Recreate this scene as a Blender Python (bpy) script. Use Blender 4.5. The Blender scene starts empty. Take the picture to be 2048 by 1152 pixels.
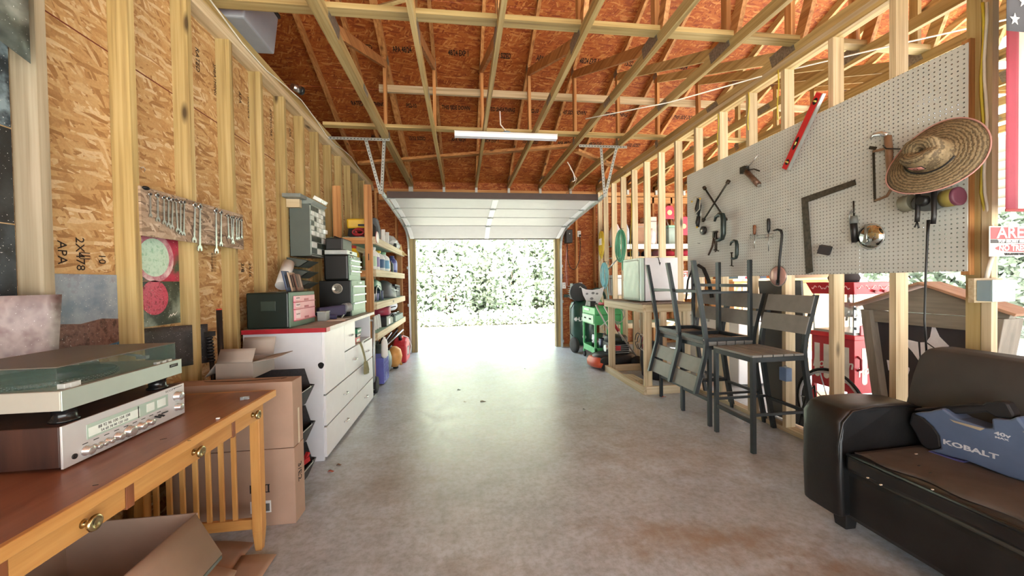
import bpy, bmesh, math, random
from mathutils import Vector, Matrix
from math import sin, cos, pi, radians, sqrt, atan2
random.seed(7)
D = bpy.data
COL = bpy.context.scene.collection
# ------------------------------------------------------------------ camera frame (metres; X right, Y into the garage, Z up)
FPX, CAMZ = 756.0, 1.31
CY = Vector((-100, 11, -756)).normalized()
CZ = Vector((-.019, 1, 0)); CZ = (CZ - CY * CZ.dot(CY)).normalized()
CX = CY.cross(CZ)
def ray(px, py):
    d = Vector((px - 1024, 576 - py, -FPX)); return Vector((CX.dot(d), CY.dot(d), CZ.dot(d)))
EYE = Vector((0, 0, CAMZ))
def onX(px, py, x): d = ray(px, py); return EYE + d * (x / d.x)
def onY(px, py, y): d = ray(px, py); return EYE + d * (y / d.y)
def onZ(px, py, z=0.): d = ray(px, py); return EYE + d * ((z - CAMZ) / d.z)
# ------------------------------------------------------------------ materials
MATS = {}
def _nt(name):
    m = D.materials.new(name); m.use_nodes = True
    return m, m.node_tree.nodes, m.node_tree.links, m.node_tree.nodes['Principled BSDF']
def srgb(c):
    if isinstance(c, str):
        c = tuple(int(c[i:i+2], 16) / 255 for i in (0, 2, 4))
    k = tuple((x / 12.92 if x <= .04045 else ((x + .055) / 1.055) ** 2.4) for x in c)
    return k
def _coord(N, L, scale=(1, 1, 1), rot=(0, 0, 0)):
    t = N.new('ShaderNodeTexCoord'); mp = N.new('ShaderNodeMapping')
    mp.inputs['Scale'].default_value = scale; mp.inputs['Rotation'].default_value = rot
    L.new(t.outputs['Object'], mp.inputs['Vector']); return mp.outputs['Vector']
def _noise(N, L, vec, scale, detail=3, rough=.55):
    n = N.new('ShaderNodeTexNoise'); n.inputs['Scale'].default_value = scale
    n.inputs['Detail'].default_value = detail; n.inputs['Roughness'].default_value = rough
    L.new(vec, n.inputs['Vector']); return n.outputs['Fac']
def _ramp(N, L, fac, stops):
    r = N.new('ShaderNodeValToRGB'); e = r.color_ramp.elements
    while len(e) < len(stops): e.new(.5)
    for el, (p, c) in zip(e, stops):
        el.position = p; el.color = (*c, 1)
    L.new(fac, r.inputs['Fac']); return r.outputs['Color']
def _mix(N, L, fac, a, b, mode='MIX'):
    m = N.new('ShaderNodeMix'); m.data_type = 'RGBA'; m.blend_type = mode
    if isinstance(fac, (int, float)): m.inputs['Factor'].default_value = fac
    else: L.new(fac, m.inputs['Factor'])
    for sock, val in (('A', a), ('B', b)):
        s = [i for i in m.inputs if i.name == sock and i.type == 'RGBA'][0]
        if isinstance(val, tuple): s.default_value = (*val[:3], 1)
        else: L.new(val, s)
    return [o for o in m.outputs if o.type == 'RGBA'][0]
def _bump(N, L, b, fac, strength, dist=.004):
    bp = N.new('ShaderNodeBump'); bp.inputs['Strength'].default_value = strength
    bp.inputs['Distance'].default_value = dist
    L.new(fac, bp.inputs['Height']); L.new(bp.outputs['Normal'], b.inputs['Normal'])
def M(c, rough=.5, metal=0., var=.12, scale=9., bump=0., alpha=1., trans=0., coat=0., emit=0.):
    """plain coloured surface with slight procedural wear"""
    key = ('M', c, rough, metal, var, scale, bump, alpha, trans, coat, emit)
    if key in MATS: return MATS[key]
    m, N, L, b = _nt('surface_%s' % (c if isinstance(c, str) else 'mix'))
    k = srgb(c)
    v = _coord(N, L); f = _noise(N, L, v, scale, 4)
    lo = tuple(x * (1 - var) for x in k); hi = tuple(min(1, x * (1 + var) + .01 * var) for x in k)
    col = _ramp(N, L, f, [(.3, lo), (.7, hi)])
    L.new(col, b.inputs['Base Color'])
    b.inputs['Roughness'].default_value = rough; b.inputs['Metallic'].default_value = metal
    b.inputs['Transmission Weight'].default_value = trans; b.inputs['Coat Weight'].default_value = coat
    b.inputs['Alpha'].default_value = alpha
    if emit:
        L.new(col, b.inputs['Emission Color']); b.inputs['Emission Strength'].default_value = emit
    if bump: _bump(N, L, b, _noise(N, L, v, scale * 6, 3), bump)
    MATS[key] = m; return m
def pine(axis='z', tone='yellow'):
    key = ('pine', axis, tone)
    if key in MATS: return MATS[key]
    m, N, L, b = _nt('pine_%s_%s' % (tone, axis))
    long, cross = .8, 34.
    sc = {'x': (long, cross, cross), 'y': (cross, long, cross), 'z': (cross, cross, long)}[axis]
    v = _coord(N, L, sc)
    oi = N.new('ShaderNodeObjectInfo')
    add = N.new('ShaderNodeVectorMath'); add.operation = 'ADD'
    sca = N.new('ShaderNodeVectorMath'); sca.operation = 'SCALE'; sca.inputs['Scale'].default_value = 37.
    comb = N.new('ShaderNodeCombineXYZ')
    for s in 'XYZ': L.new(oi.outputs['Random'], comb.inputs[s])
    L.new(comb.outputs[0], sca.inputs[0]); L.new(v, add.inputs[0]); L.new(sca.outputs[0], add.inputs[1])
    v = add.outputs[0]
    n1 = _noise(N, L, v, 1.0, 5, .6)
    tones = {'yellow': ((.23, .145, .055), (.45, .33, .135), (.58, .455, .235)),
             'pale': ((.34, .25, .14), (.56, .45, .285), (.69, .59, .42)),
             'red': ((.25, .09, .025), (.50, .23, .075), (.66, .36, .15)),
             'grey': ((.23, .18, .115), (.36, .30, .21), (.46, .40, .30))}[tone]
    col = _ramp(N, L, n1, [(.28, tones[0]), (.5, tones[1]), (.72, tones[2])])
    big = N.new('ShaderNodeVectorMath'); big.operation = 'MULTIPLY'; big.inputs[1].default_value = tuple((1 / long * .9 if a == axis else 1 / cross * 4.5) for a in 'xyz'); L.new(v, big.inputs[0])
    slow = _noise(N, L, big.outputs[0], 1.2, 2); col = _mix(N, L, 1., col, _ramp(N, L, slow, [(.3, (.82, .79, .72)), (.7, (1, 1, 1))]), 'MULTIPLY')
    kv = N.new('ShaderNodeVectorMath'); kv.operation = 'MULTIPLY'; kv.inputs[1].default_value = tuple((1 / long * 1.9 if a == axis else 1 / cross * 6.) for a in 'xyz'); L.new(v, kv.inputs[0])
    vk = N.new('ShaderNodeTexVoronoi'); vk.inputs['Scale'].default_value = 1.; L.new(kv.outputs[0], vk.inputs['Vector'])
    kn = _ramp(N, L, vk.outputs['Distance'], [(.06, (1, 1, 1)), (.15, (0, 0, 0))])
    sk = N.new('ShaderNodeSeparateColor'); L.new(vk.outputs['Color'], sk.inputs[0]); kg = N.new('ShaderNodeMath'); kg.operation = 'GREATER_THAN'; kg.inputs[1].default_value = .55; L.new(sk.outputs[0], kg.inputs[0])
    km = N.new('ShaderNodeMath'); km.operation = 'MULTIPLY'; L.new(kg.outputs[0], km.inputs[0]); L.new(kn, km.inputs[1])
    col = _mix(N, L, km.outputs[0], col, tuple(x * .30 for x in tones[0]))
    hs = N.new('ShaderNodeHueSaturation')
    mr = N.new('ShaderNodeMapRange'); mr.inputs['To Min'].default_value = .82; mr.inputs['To Max'].default_value = 1.14
    L.new(oi.outputs['Random'], mr.inputs['Value']); L.new(mr.outputs[0], hs.inputs['Value']); L.new(col, hs.inputs['Color'])
    L.new(hs.outputs[0], b.inputs['Base Color'])
    b.inputs['Roughness'].default_value = .62
    _bump(N, L, b, n1, .12, .003)
    MATS[key] = m; return m
def osb(plane='x', tone='wall'):
    """oriented strand board: three layers of stretched flakes"""
    key = ('osb', plane, tone)
    if key in MATS: return MATS[key]
    m, N, L, b = _nt('osb_%s_%s' % (tone, plane))
    t = N.new('ShaderNodeTexCoord'); sep = N.new('ShaderNodeSeparateXYZ'); L.new(t.outputs['Object'], sep.inputs[0])
    cb = N.new('ShaderNodeCombineXYZ')
    pair = {'x': ('Y', 'Z'), 'y': ('X', 'Z'), 'z': ('X', 'Y')}[plane]
    L.new(sep.outputs[pair[0]], cb.inputs['X']); L.new(sep.outputs[pair[1]], cb.inputs['Y'])
    nd = N.new('ShaderNodeTexNoise'); nd.inputs['Scale'].default_value = 5; L.new(cb.outputs[0], nd.inputs['Vector'])
    wob = N.new('ShaderNodeVectorMath'); wob.operation = 'MULTIPLY_ADD'
    L.new(nd.outputs['Color'], wob.inputs[0]); wob.inputs[1].default_value = (.05, .05, 0); L.new(cb.outputs[0], wob.inputs[2])
    cols = {'wall': ((.35, .175, .06), (.52, .30, .12), (.60, .39, .175), (.74, .57, .35)),
            'roof': ((.22, .036, .003), (.33, .075, .008), (.40, .115, .017), (.55, .23, .065)),  # wall board again; dim light under the roof put into its darker, redder tone
            'grey': ((.17, .11, .07), (.34, .24, .16), (.46, .34, .24), (.60, .48, .37))}[tone]
    out = None; facs = None
    for i, (ang, sx, sy, off) in enumerate(((.30, 8, 46, 0), (-.55, 9, 56, 7.3), (.9, 11, 56, 3.1), (-.2, 12, 66, 11.7), (-1.0, 15, 64, 5.2), (.1, 10, 60, 9.4))):
        mp = N.new('ShaderNodeMapping'); mp.vector_type = 'TEXTURE'
        mp.inputs['Rotation'].default_value = (0, 0, ang)
        mp.inputs['Location'].default_value = (off, off * .7, 0)
        mp.inputs['Scale'].default_value = (1 / sx, 1 / sy, 1)
        L.new(wob.outputs[0], mp.inputs['Vector'])
        vo = N.new('ShaderNodeTexVoronoi'); vo.voronoi_dimensions = '2D'; vo.inputs['Scale'].default_value = 1
        L.new(mp.outputs[0], vo.inputs['Vector'])
        sp = N.new('ShaderNodeSeparateColor'); L.new(vo.outputs['Color'], sp.inputs[0])
        c = _ramp(N, L, sp.outputs[0], [(.02, cols[0]), (.3, cols[1]), (.75, cols[2]), (1.0, cols[3])])
        if out is None: out = c; facs = vo.outputs['Distance']
        else:
            st = N.new('ShaderNodeMath'); st.operation = 'GREATER_THAN'; st.inputs[1].default_value = .58
            L.new(sp.outputs[1], st.inputs[0]); out = _mix(N, L, st.outputs[0], out, c)
    big = _noise(N, L, cb.outputs[0], 1.3, 2)
    out = _mix(N, L, 1., out, _ramp(N, L, big, [(.3, (.82, .80, .78)), (.7, (1, 1, 1))]), 'MULTIPLY')
    fine = _noise(N, L, cb.outputs[0], 90, 3)
    out = _mix(N, L, .5, out, _ramp(N, L, fine, [(.35, (.74, .70, .66)), (.6, (1, 1, 1))]), 'MULTIPLY')
    L.new(out, b.inputs['Base Color']); b.inputs['Roughness'].default_value = .7
    _bump(N, L, b, fine, .2, .003)
    MATS[key] = m; return m
def concrete():
    m, N, L, b = _nt('stained_concrete')
    v = _coord(N, L)
    a = _noise(N, L, v, .9, 6, .65); f = _noise(N, L, v, 28, 5, .7); g = _noise(N, L, v, 5, 5, .7)
    col = _ramp(N, L, a, [(.3, (.39, .445, .50)), (.55, (.50, .565, .63)), (.75, (.58, .65, .72))])
    col = _mix(N, L, .75, col, _ramp(N, L, f, [(.32, (.60, .58, .55)), (.58, (1, 1, 1))]), 'MULTIPLY')
    col = _mix(N, L, .7, col, _ramp(N, L, g, [(.33, (.66, .62, .57)), (.6, (1, 1, 1))]), 'MULTIPLY')
    # brown spill stains: three soft blobs at fixed places on the slab, broken up by noise
    for (x, y, rx, ry, k) in ((1.15, 1.75, .75, .22, .85), (1.75, 1.35, .6, .30, .8), (1.5, 2.6, .9, .5, .40), (-.55, 2.55, .5, .5, .35), (.1, 1.7, .35, .12, .3)):
        mp = N.new('ShaderNodeMapping'); mp.vector_type = 'TEXTURE'
        mp.inputs['Location'].default_value = (x, y, 0); mp.inputs['Scale'].default_value = (rx, ry, 1)
        mp.inputs['Rotation'].default_value = (0, 0, -.25)
        t = N.new('ShaderNodeTexCoord'); L.new(t.outputs['Object'], mp.inputs['Vector'])
        ln = N.new('ShaderNodeVectorMath'); ln.operation = 'LENGTH'; L.new(mp.outputs[0], ln.inputs[0])
        sub = N.new('ShaderNodeMath'); sub.operation = 'MULTIPLY_ADD'; L.new(g, sub.inputs[0]); sub.inputs[1].default_value = 2.2
        L.new(ln.outputs['Value'], sub.inputs[2])
        fac = _ramp(N, L, sub.outputs[0], [(0.0, (k, k, k)), (.95, (k * .75,) * 3), (1.0, (k * .7,) * 3)])
        mr = N.new('ShaderNodeMapRange'); mr.inputs['From Min'].default_value = .95; mr.inputs['From Max'].default_value = 1.95
        mr.inputs['To Min'].default_value = k; mr.inputs['To Max'].default_value = 0; L.new(sub.outputs[0], mr.inputs['Value'])
        col = _mix(N, L, mr.outputs[0], col, (.27, .185, .11))
    L.new(col, b.inputs['Base Color'])
    rr = _ramp(N, L, g, [(.3, (.30,) * 3), (.7, (.46,) * 3)]); L.new(rr, b.inputs['Roughness'])
    b.inputs['Specular IOR Level'].default_value = .6; b.inputs['Coat Weight'].default_value = .22; b.inputs['Coat Roughness'].default_value = .28
    _bump(N, L, b, f, .12, .003)
    return m
def wood(c0, c1, axis='y', rough=.35, key=None):
    k = ('wood', c0, c1, axis, rough)
    if k in MATS: return MATS[k]
    m, N, L, b = _nt('finished_wood')
    sc = {'x': (.9, 12, 12), 'y': (12, .9, 12), 'z': (12, 12, .9)}[axis]
    v = _coord(N, L, sc); n = _noise(N, L, v, 1.6, 6, .65)
    L.new(_ramp(N, L, n, [(.3, srgb(c0)), (.7, srgb(c1))]), b.inputs['Base Color'])
    b.inputs['Roughness'].default_value = rough
    MATS[k] = m; return m
def glass(c='ffffff', rough=.03, alpha=.25):
    k = ('glass', c, rough, alpha)
    if k in MATS: return MATS[k]
    m, N, L, b = _nt('clear_plastic')
    v = _coord(N, L); f = _noise(N, L, v, 14, 3)
    kk = srgb(c); L.new(_ramp(N, L, f, [(.3, tuple(x * .95 for x in kk)), (.7, kk)]), b.inputs['Base Color'])
    b.inputs['Roughness'].default_value = rough; b.inputs['Alpha'].default_value = alpha
    MATS[k] = m; return m
# ------------------------------------------------------------------ mesh builder
class MB:
    def __init__(s): s.v = []; s.f = []; s.mi = []; s.sm = []; s.cur = 0; s.T = Matrix()
    def _add(s, vs, fs, smooth=False):
        o = len(s.v); s.v += [tuple(s.T @ Vector(p)) for p in vs]
        s.f += [tuple(i + o for i in f) for f in fs]; s.mi += [s.cur] * len(fs)
        s.sm += smooth if isinstance(smooth, list) else [smooth] * len(fs); return s
    def m(s, i): s.cur = i; return s
    def box(s, x0, x1, y0, y1, z0, z1):
        v = [(x, y, z) for x in (x0, x1) for y in (y0, y1) for z in (z0, z1)]
        return s._add(v, [(0, 1, 3, 2), (4, 6, 7, 5), (0, 4, 5, 1), (2, 3, 7, 6), (0, 2, 6, 4), (1, 5, 7, 3)])
    def cbox(s, c, sz): return s.box(*[q for a in range(3) for q in (c[a] - sz[a] / 2, c[a] + sz[a] / 2)])
    def bar(s, p, q, w, h, up=(0, 0, 1), w1=None, h1=None):
        p, q = Vector(p), Vector(q); d = (q - p).normalized(); up = Vector(up)
        if abs(d.dot(up)) > .99: up = Vector((0, 1, 0)) if abs(d.y) < .9 else Vector((1, 0, 0))
        r = d.cross(up).normalized(); u = r.cross(d)
        w1 = w if w1 is None else w1; h1 = h if h1 is None else h1
        v = []
        for c, ww, hh in ((p, w, h), (q, w1, h1)):
            for a, bb in ((-1, -1), (1, -1), (1, 1), (-1, 1)): v.append(c + r * (a * ww / 2) + u * (bb * hh / 2))
        return s._add(v, [(0, 1, 2, 3), (7, 6, 5, 4), (0, 4, 5, 1), (1, 5, 6, 2), (2, 6, 7, 3), (3, 7, 4, 0)])
    def tube(s, pts, r, n=8, closed=False, flat=1.):
        P = [Vector(p) for p in pts]; k = len(P)
        R = r if isinstance(r, (list, tuple)) else [r] * k
        def tan(i):
            a = P[(i + 1) % k] if (closed or i < k - 1) else P[i]
            b = P[(i - 1) % k] if (closed or i > 0) else P[i]
            t = a - b; return t.normalized() if t.length > 1e-9 else Vector((0, 0, 1))
        t = tan(0); u = t.orthogonal().normalized(); v = []
        for i in range(k):
            t2 = tan(i); u = (u - t2 * u.dot(t2))
            u = u.normalized() if u.length > 1e-6 else t2.orthogonal().normalized()
            w = t2.cross(u)
            for j in range(n):
                a = 2 * pi * j / n; v.append(P[i] + (u * cos(a) + w * sin(a) * flat) * R[i])
        f = []
        for i in range(k if closed else k - 1):
            for j in range(n):
                a, b2 = i * n + j, i * n + (j + 1) % n; c = ((i + 1) % k) * n
                f.append((a, b2, c + (j + 1) % n, c + j))
        sm = [True] * len(f)
        if not closed: f += [tuple(range(n - 1, -1, -1)), tuple((k - 1) * n + j for j in range(n))]; sm += [False, False]
        return s._add(v, f, sm)
    def cyl(s, p, q, r, r1=None, n=16):
        p, q = Vector(p), Vector(q); return s.tube([p, q], [r, r if r1 is None else r1], n)
    def lathe(s, prof, base=(0, 0, 0), axis=(0, 0, 1), n=20):
        ax = Vector(axis).normalized(); u = ax.orthogonal().normalized(); w = ax.cross(u); B = Vector(base); v = []; f = []; sm = []
        for r, h in prof:
            for j in range(n):
                a = 2 * pi * j / n; v.append(B + ax * h + (u * cos(a) + w * sin(a)) * max(r, 1e-5))
        for i in range(len(prof) - 1):
            (r0, h0), (r1, h1) = prof[i], prof[i + 1]
            for j in range(n):
                f.append((i * n + j, i * n + (j + 1) % n, (i + 1) * n + (j + 1) % n, (i + 1) * n + j))
                sm.append(True)
        f += [tuple(range(n - 1, -1, -1)), tuple((len(prof) - 1) * n + j for j in range(n))]; sm += [False, False]
        return s._add(v, f, sm)
    def sph(s, c, rx, ry=None, rz=None, n=14, k=9, top=1., bot=-1.):
        ry = rx if ry is None else ry; rz = rx if rz is None else rz; v = []; f = []
        for i in range(k + 1):
            h = bot + (top - bot) * 0; a = -pi / 2 + pi * i / k; zz = max(bot, min(top, sin(a))); rr = sqrt(max(0, 1 - zz * zz)) if abs(sin(a) - zz) < 1e-6 else cos(a)
            rr = max(rr, 1e-4)
            for j in range(n):
                b = 2 * pi * j / n; v.append((c[0] + rx * rr * cos(b), c[1] + ry * rr * sin(b), c[2] + rz * zz))
        for i in range(k):
            for j in range(n): f.append((i * n + j, i * n + (j + 1) % n, (i + 1) * n + (j + 1) % n, (i + 1) * n + j))
        f += [tuple(range(n - 1, -1, -1)), tuple(k * n + j for j in range(n))]
        return s._add(v, f, True)
    def prism(s, poly, w0, w1, fr=None):
        """polygon (u,v) extruded along w; fr maps (u,v,w)->point"""
        fr = fr or (lambda u, v, w: (u, v, w)); n = len(poly)
        a = sum(poly[i][0] * poly[(i + 1) % n][1] - poly[(i + 1) % n][0] * poly[i][1] for i in range(n))
        v = [fr(p[0], p[1], w0) for p in poly] + [fr(p[0], p[1], w1) for p in poly]
        f = [tuple(range(n - 1, -1, -1)), tuple(range(n, 2 * n))] + [(i, (i + 1) % n, n + (i + 1) % n, n + i) for i in range(n)]
        return s._add(v, f)
    def loft(s, rings, smooth=True, cap=True):
        n = len(rings[0]); v = [p for r in rings for p in r]; f = []
        for i in range(len(rings) - 1):
            for j in range(n): f.append((i * n + j, i * n + (j + 1) % n, (i + 1) * n + (j + 1) % n, (i + 1) * n + j))
        sm = [smooth] * len(f)
        if cap: f += [tuple(range(n - 1, -1, -1)), tuple((len(rings) - 1) * n + j for j in range(n))]; sm += [False, False]
        return s._add(v, f, sm)
    def sheet(s, fn, nu, nv, th=.002, smooth=True):
        """solid sheet: fn(u,v)->point, given a thickness along its normal"""
        P = [[Vector(fn(i / nu, j / nv)) for j in range(nv + 1)] for i in range(nu + 1)]; v = []; nn = (nu + 1) * (nv + 1)
        Nn = []
        for i in range(nu + 1):
            for j in range(nv + 1):
                du = P[min(i + 1, nu)][j] - P[max(i - 1, 0)][j]; dv = P[i][min(j + 1, nv)] - P[i][max(j - 1, 0)]
                c = du.cross(dv); Nn.append(c.normalized() if c.length > 1e-12 else Vector((0, 0, 1)))
        flat = [p for r in P for p in r]
        v = [p + n * th / 2 for p, n in zip(flat, Nn)] + [p - n * th / 2 for p, n in zip(flat, Nn)]
        ix = lambda i, j: i * (nv + 1) + j; f = []
        for i in range(nu):
            for j in range(nv):
                q = (ix(i, j), ix(i + 1, j), ix(i + 1, j + 1), ix(i, j + 1)); f.append(q); f.append(tuple(nn + k for k in reversed(q)))
        sm = [smooth] * len(f)
        edge = [ix(i, 0) for i in range(nu + 1)] + [ix(nu, j) for j in range(1, nv + 1)] + [ix(i, nv) for i in range(nu - 1, -1, -1)] + [ix(0, j) for j in range(nv - 1, 0, -1)]
        for a, b in zip(edge, edge[1:] + edge[:1]): f.append((b, a, nn + a, nn + b))
        sm += [False] * len(edge); return s._add(v, f, sm)
    def build(s, name, mat, parent=None, bevel=0., label=None, kind=None, sub=0):
        off = OFF.get(parent.name, Vector()) if parent else Vector()
        me = D.meshes.new(name); me.from_pydata([tuple(Vector(p) - off) for p in s.v], [], s.f)
        for mm in (mat if isinstance(mat, (list, tuple)) else [mat]): me.materials.append(mm)
        me.polygons.foreach_set('material_index', s.mi); me.polygons.foreach_set('use_smooth', s.sm)
        bm = bmesh.new(); bm.from_mesh(me); bmesh.ops.recalc_face_normals(bm, faces=bm.faces); bm.to_mesh(me); bm.free()
        o = D.objects.new(name, me); COL.objects.link(o)
        if parent: o.parent = parent; OFF[o.name] = off
        if bevel:
            b = o.modifiers.new('bevel', 'BEVEL'); b.width = bevel; b.segments = 2; b.limit_method = 'ANGLE'; b.angle_limit = .6
            b.harden_normals = False
        if sub:
            q = o.modifiers.new('sub', 'SUBSURF'); q.levels = sub; q.render_levels = sub
        if label: o['label'] = label
        if kind: o['kind'] = kind
        return o
OFF = {}
def thing(name, label, cat, loc=(0, 0, 0), rot=None, group=None, w=False):
    o = D.objects.new(name, None); COL.objects.link(o); o.empty_display_size = .05
    if isinstance(rot, Matrix): o.matrix_world = Matrix.Translation(loc) @ rot.to_4x4()
    else:
        o.location = loc
        if rot is not None: o.rotation_euler = (0, 0, rot) if isinstance(rot, (int, float)) else rot
    o['label'] = label; o['category'] = cat
    if group: o['group'] = group
    if w: OFF[o.name] = Vector(loc)
    return o
def tag(o, label, cat, group=None):
    """a thing that is one mesh: describe it and put its origin at its base"""
    o['label'] = label; o['category'] = cat
    if group: o['group'] = group
    me = o.data; v = [q.co for q in me.vertices]
    c = Vector(((min(q.x for q in v) + max(q.x for q in v)) / 2, (min(q.y for q in v) + max(q.y for q in v)) / 2, min(q.z for q in v)))
    if o.location.length < 1e-6: me.transform(Matrix.Translation(-c)); o.location = c
    return o
def one(mb, name, mat, label, cat, group=None, bevel=0., sub=0): return tag(mb.build(name, mat, None, bevel, sub=sub), label, cat, group)
def copy_tree(o, loc=None, parent=None, label=None):
    c = o.copy(); COL.objects.link(c)
    if parent: c.parent = parent
    if loc is not None: c.location = loc
    if label: c['label'] = label
    for ch in list(o.children): copy_tree(ch, None, c)
    return c
FONT_CACHE = {}
def text(body, size, mtx, mat, parent=None, name='lettering', ext=.0006, align='CENTER', shear=0., sx=1., bold=0.):
    """lettering as a thin solid mesh; mtx places the text plane (x right, y up, z out)"""
    cu = D.curves.new('txt', 'FONT'); cu.body = body; cu.size = size; cu.extrude = ext; cu.align_x = align; cu.align_y = 'CENTER'; cu.shear = shear
    cu.offset = bold; cu.resolution_u = 2
    t = D.objects.new('txt', cu); COL.objects.link(t); bpy.context.view_layer.update()
    me = D.meshes.new_from_object(t.evaluated_get(bpy.context.evaluated_depsgraph_get()))
    D.objects.remove(t); D.curves.remove(cu)
    off = OFF.get(parent.name, Vector()) if parent else Vector()
    me.transform(Matrix.Translation(-off) @ mtx @ Matrix.Diagonal((sx, 1, 1, 1))); me.materials.clear(); me.materials.append(mat); me.name = name
    o = D.objects.new(name, me); COL.objects.link(o)
    if parent: o.parent = parent; OFF[o.name] = off
    return o
def frame(o, x, y):
    """4x4 from an origin, a 'right' and an 'up' direction"""
    x = Vector(x).normalized(); y = Vector(y); y = (y - x * x.dot(y)).normalized(); z = x.cross(y)
    m = Matrix((x, y, z)).transposed().to_4x4(); m.translation = Vector(o); return m
def rrect(x0, x1, y0, y1, r, n=4):
    p = []
    for cx, cy, a0 in ((x1 - r, y1 - r, 0), (x0 + r, y1 - r, pi / 2), (x0 + r, y0 + r, pi), (x1 - r, y0 + r, 1.5 * pi)):
        for i in range(n + 1): a = a0 + pi / 2 * i / n; p.append((cx + r * cos(a), cy + r * sin(a)))
    return p
def disc(cx, cy, r, n=20, ry=None): return [(cx + r * cos(2 * pi * i / n), cy + (ry or r) * sin(2 * pi * i / n)) for i in range(n)]
def coil(c, rx, rz, turns, r, jitter=.02, ax=(0, 1, 0), up=(0, 0, 1), n=22, depth=.04):
    ax = Vector(ax); up = Vector(up); pts = []
    for i in range(int(turns * n)):
        a = 2 * pi * i / n; k = 1 + random.uniform(-.04, .04); t = i // n
        ox = jitter * sin(t * 2.3 + 1.1) + random.uniform(-.004, .004); oz = jitter * cos(t * 1.7)
        dd = depth * (sin(t * 1.9) * .5)
        out = ax.cross(up)
        pts.append(Vector(c) + ax * (rx * k * (1 + .12 * sin(t * 3.1)) * cos(a) + ox) + up * (rz * k * (1 + .06 * cos(t * 2.2)) * sin(a) + oz) + out * dd)
    return pts
def struct(o): o['kind'] = 'structure'; return o
# shared finishes
STEEL = M('b9bcbc', .32, 1., .1, 20); CHROME = M('d5d8d8', .2, .75, .05, 12); DARKM = M('2a2b2c', .45, .6, .2, 14)
GALV = M('b4b8b6', .45, .9, .15, 30); BLACK = M('151515', .45, 0, .25, 12); BLACKR = M('1c1c1c', .8, 0, .2, 18)
WHITE = M('e6e6e2', .5, 0, .05); BRASS = M('b9a67a', .25, 1., .1, 20)
CARD = M('a38672', .85, 0, .08, 6, .1); CARDL = M('baa18f', .85, 0, .06, 6, .1); INK = M('161310', .8)
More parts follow.
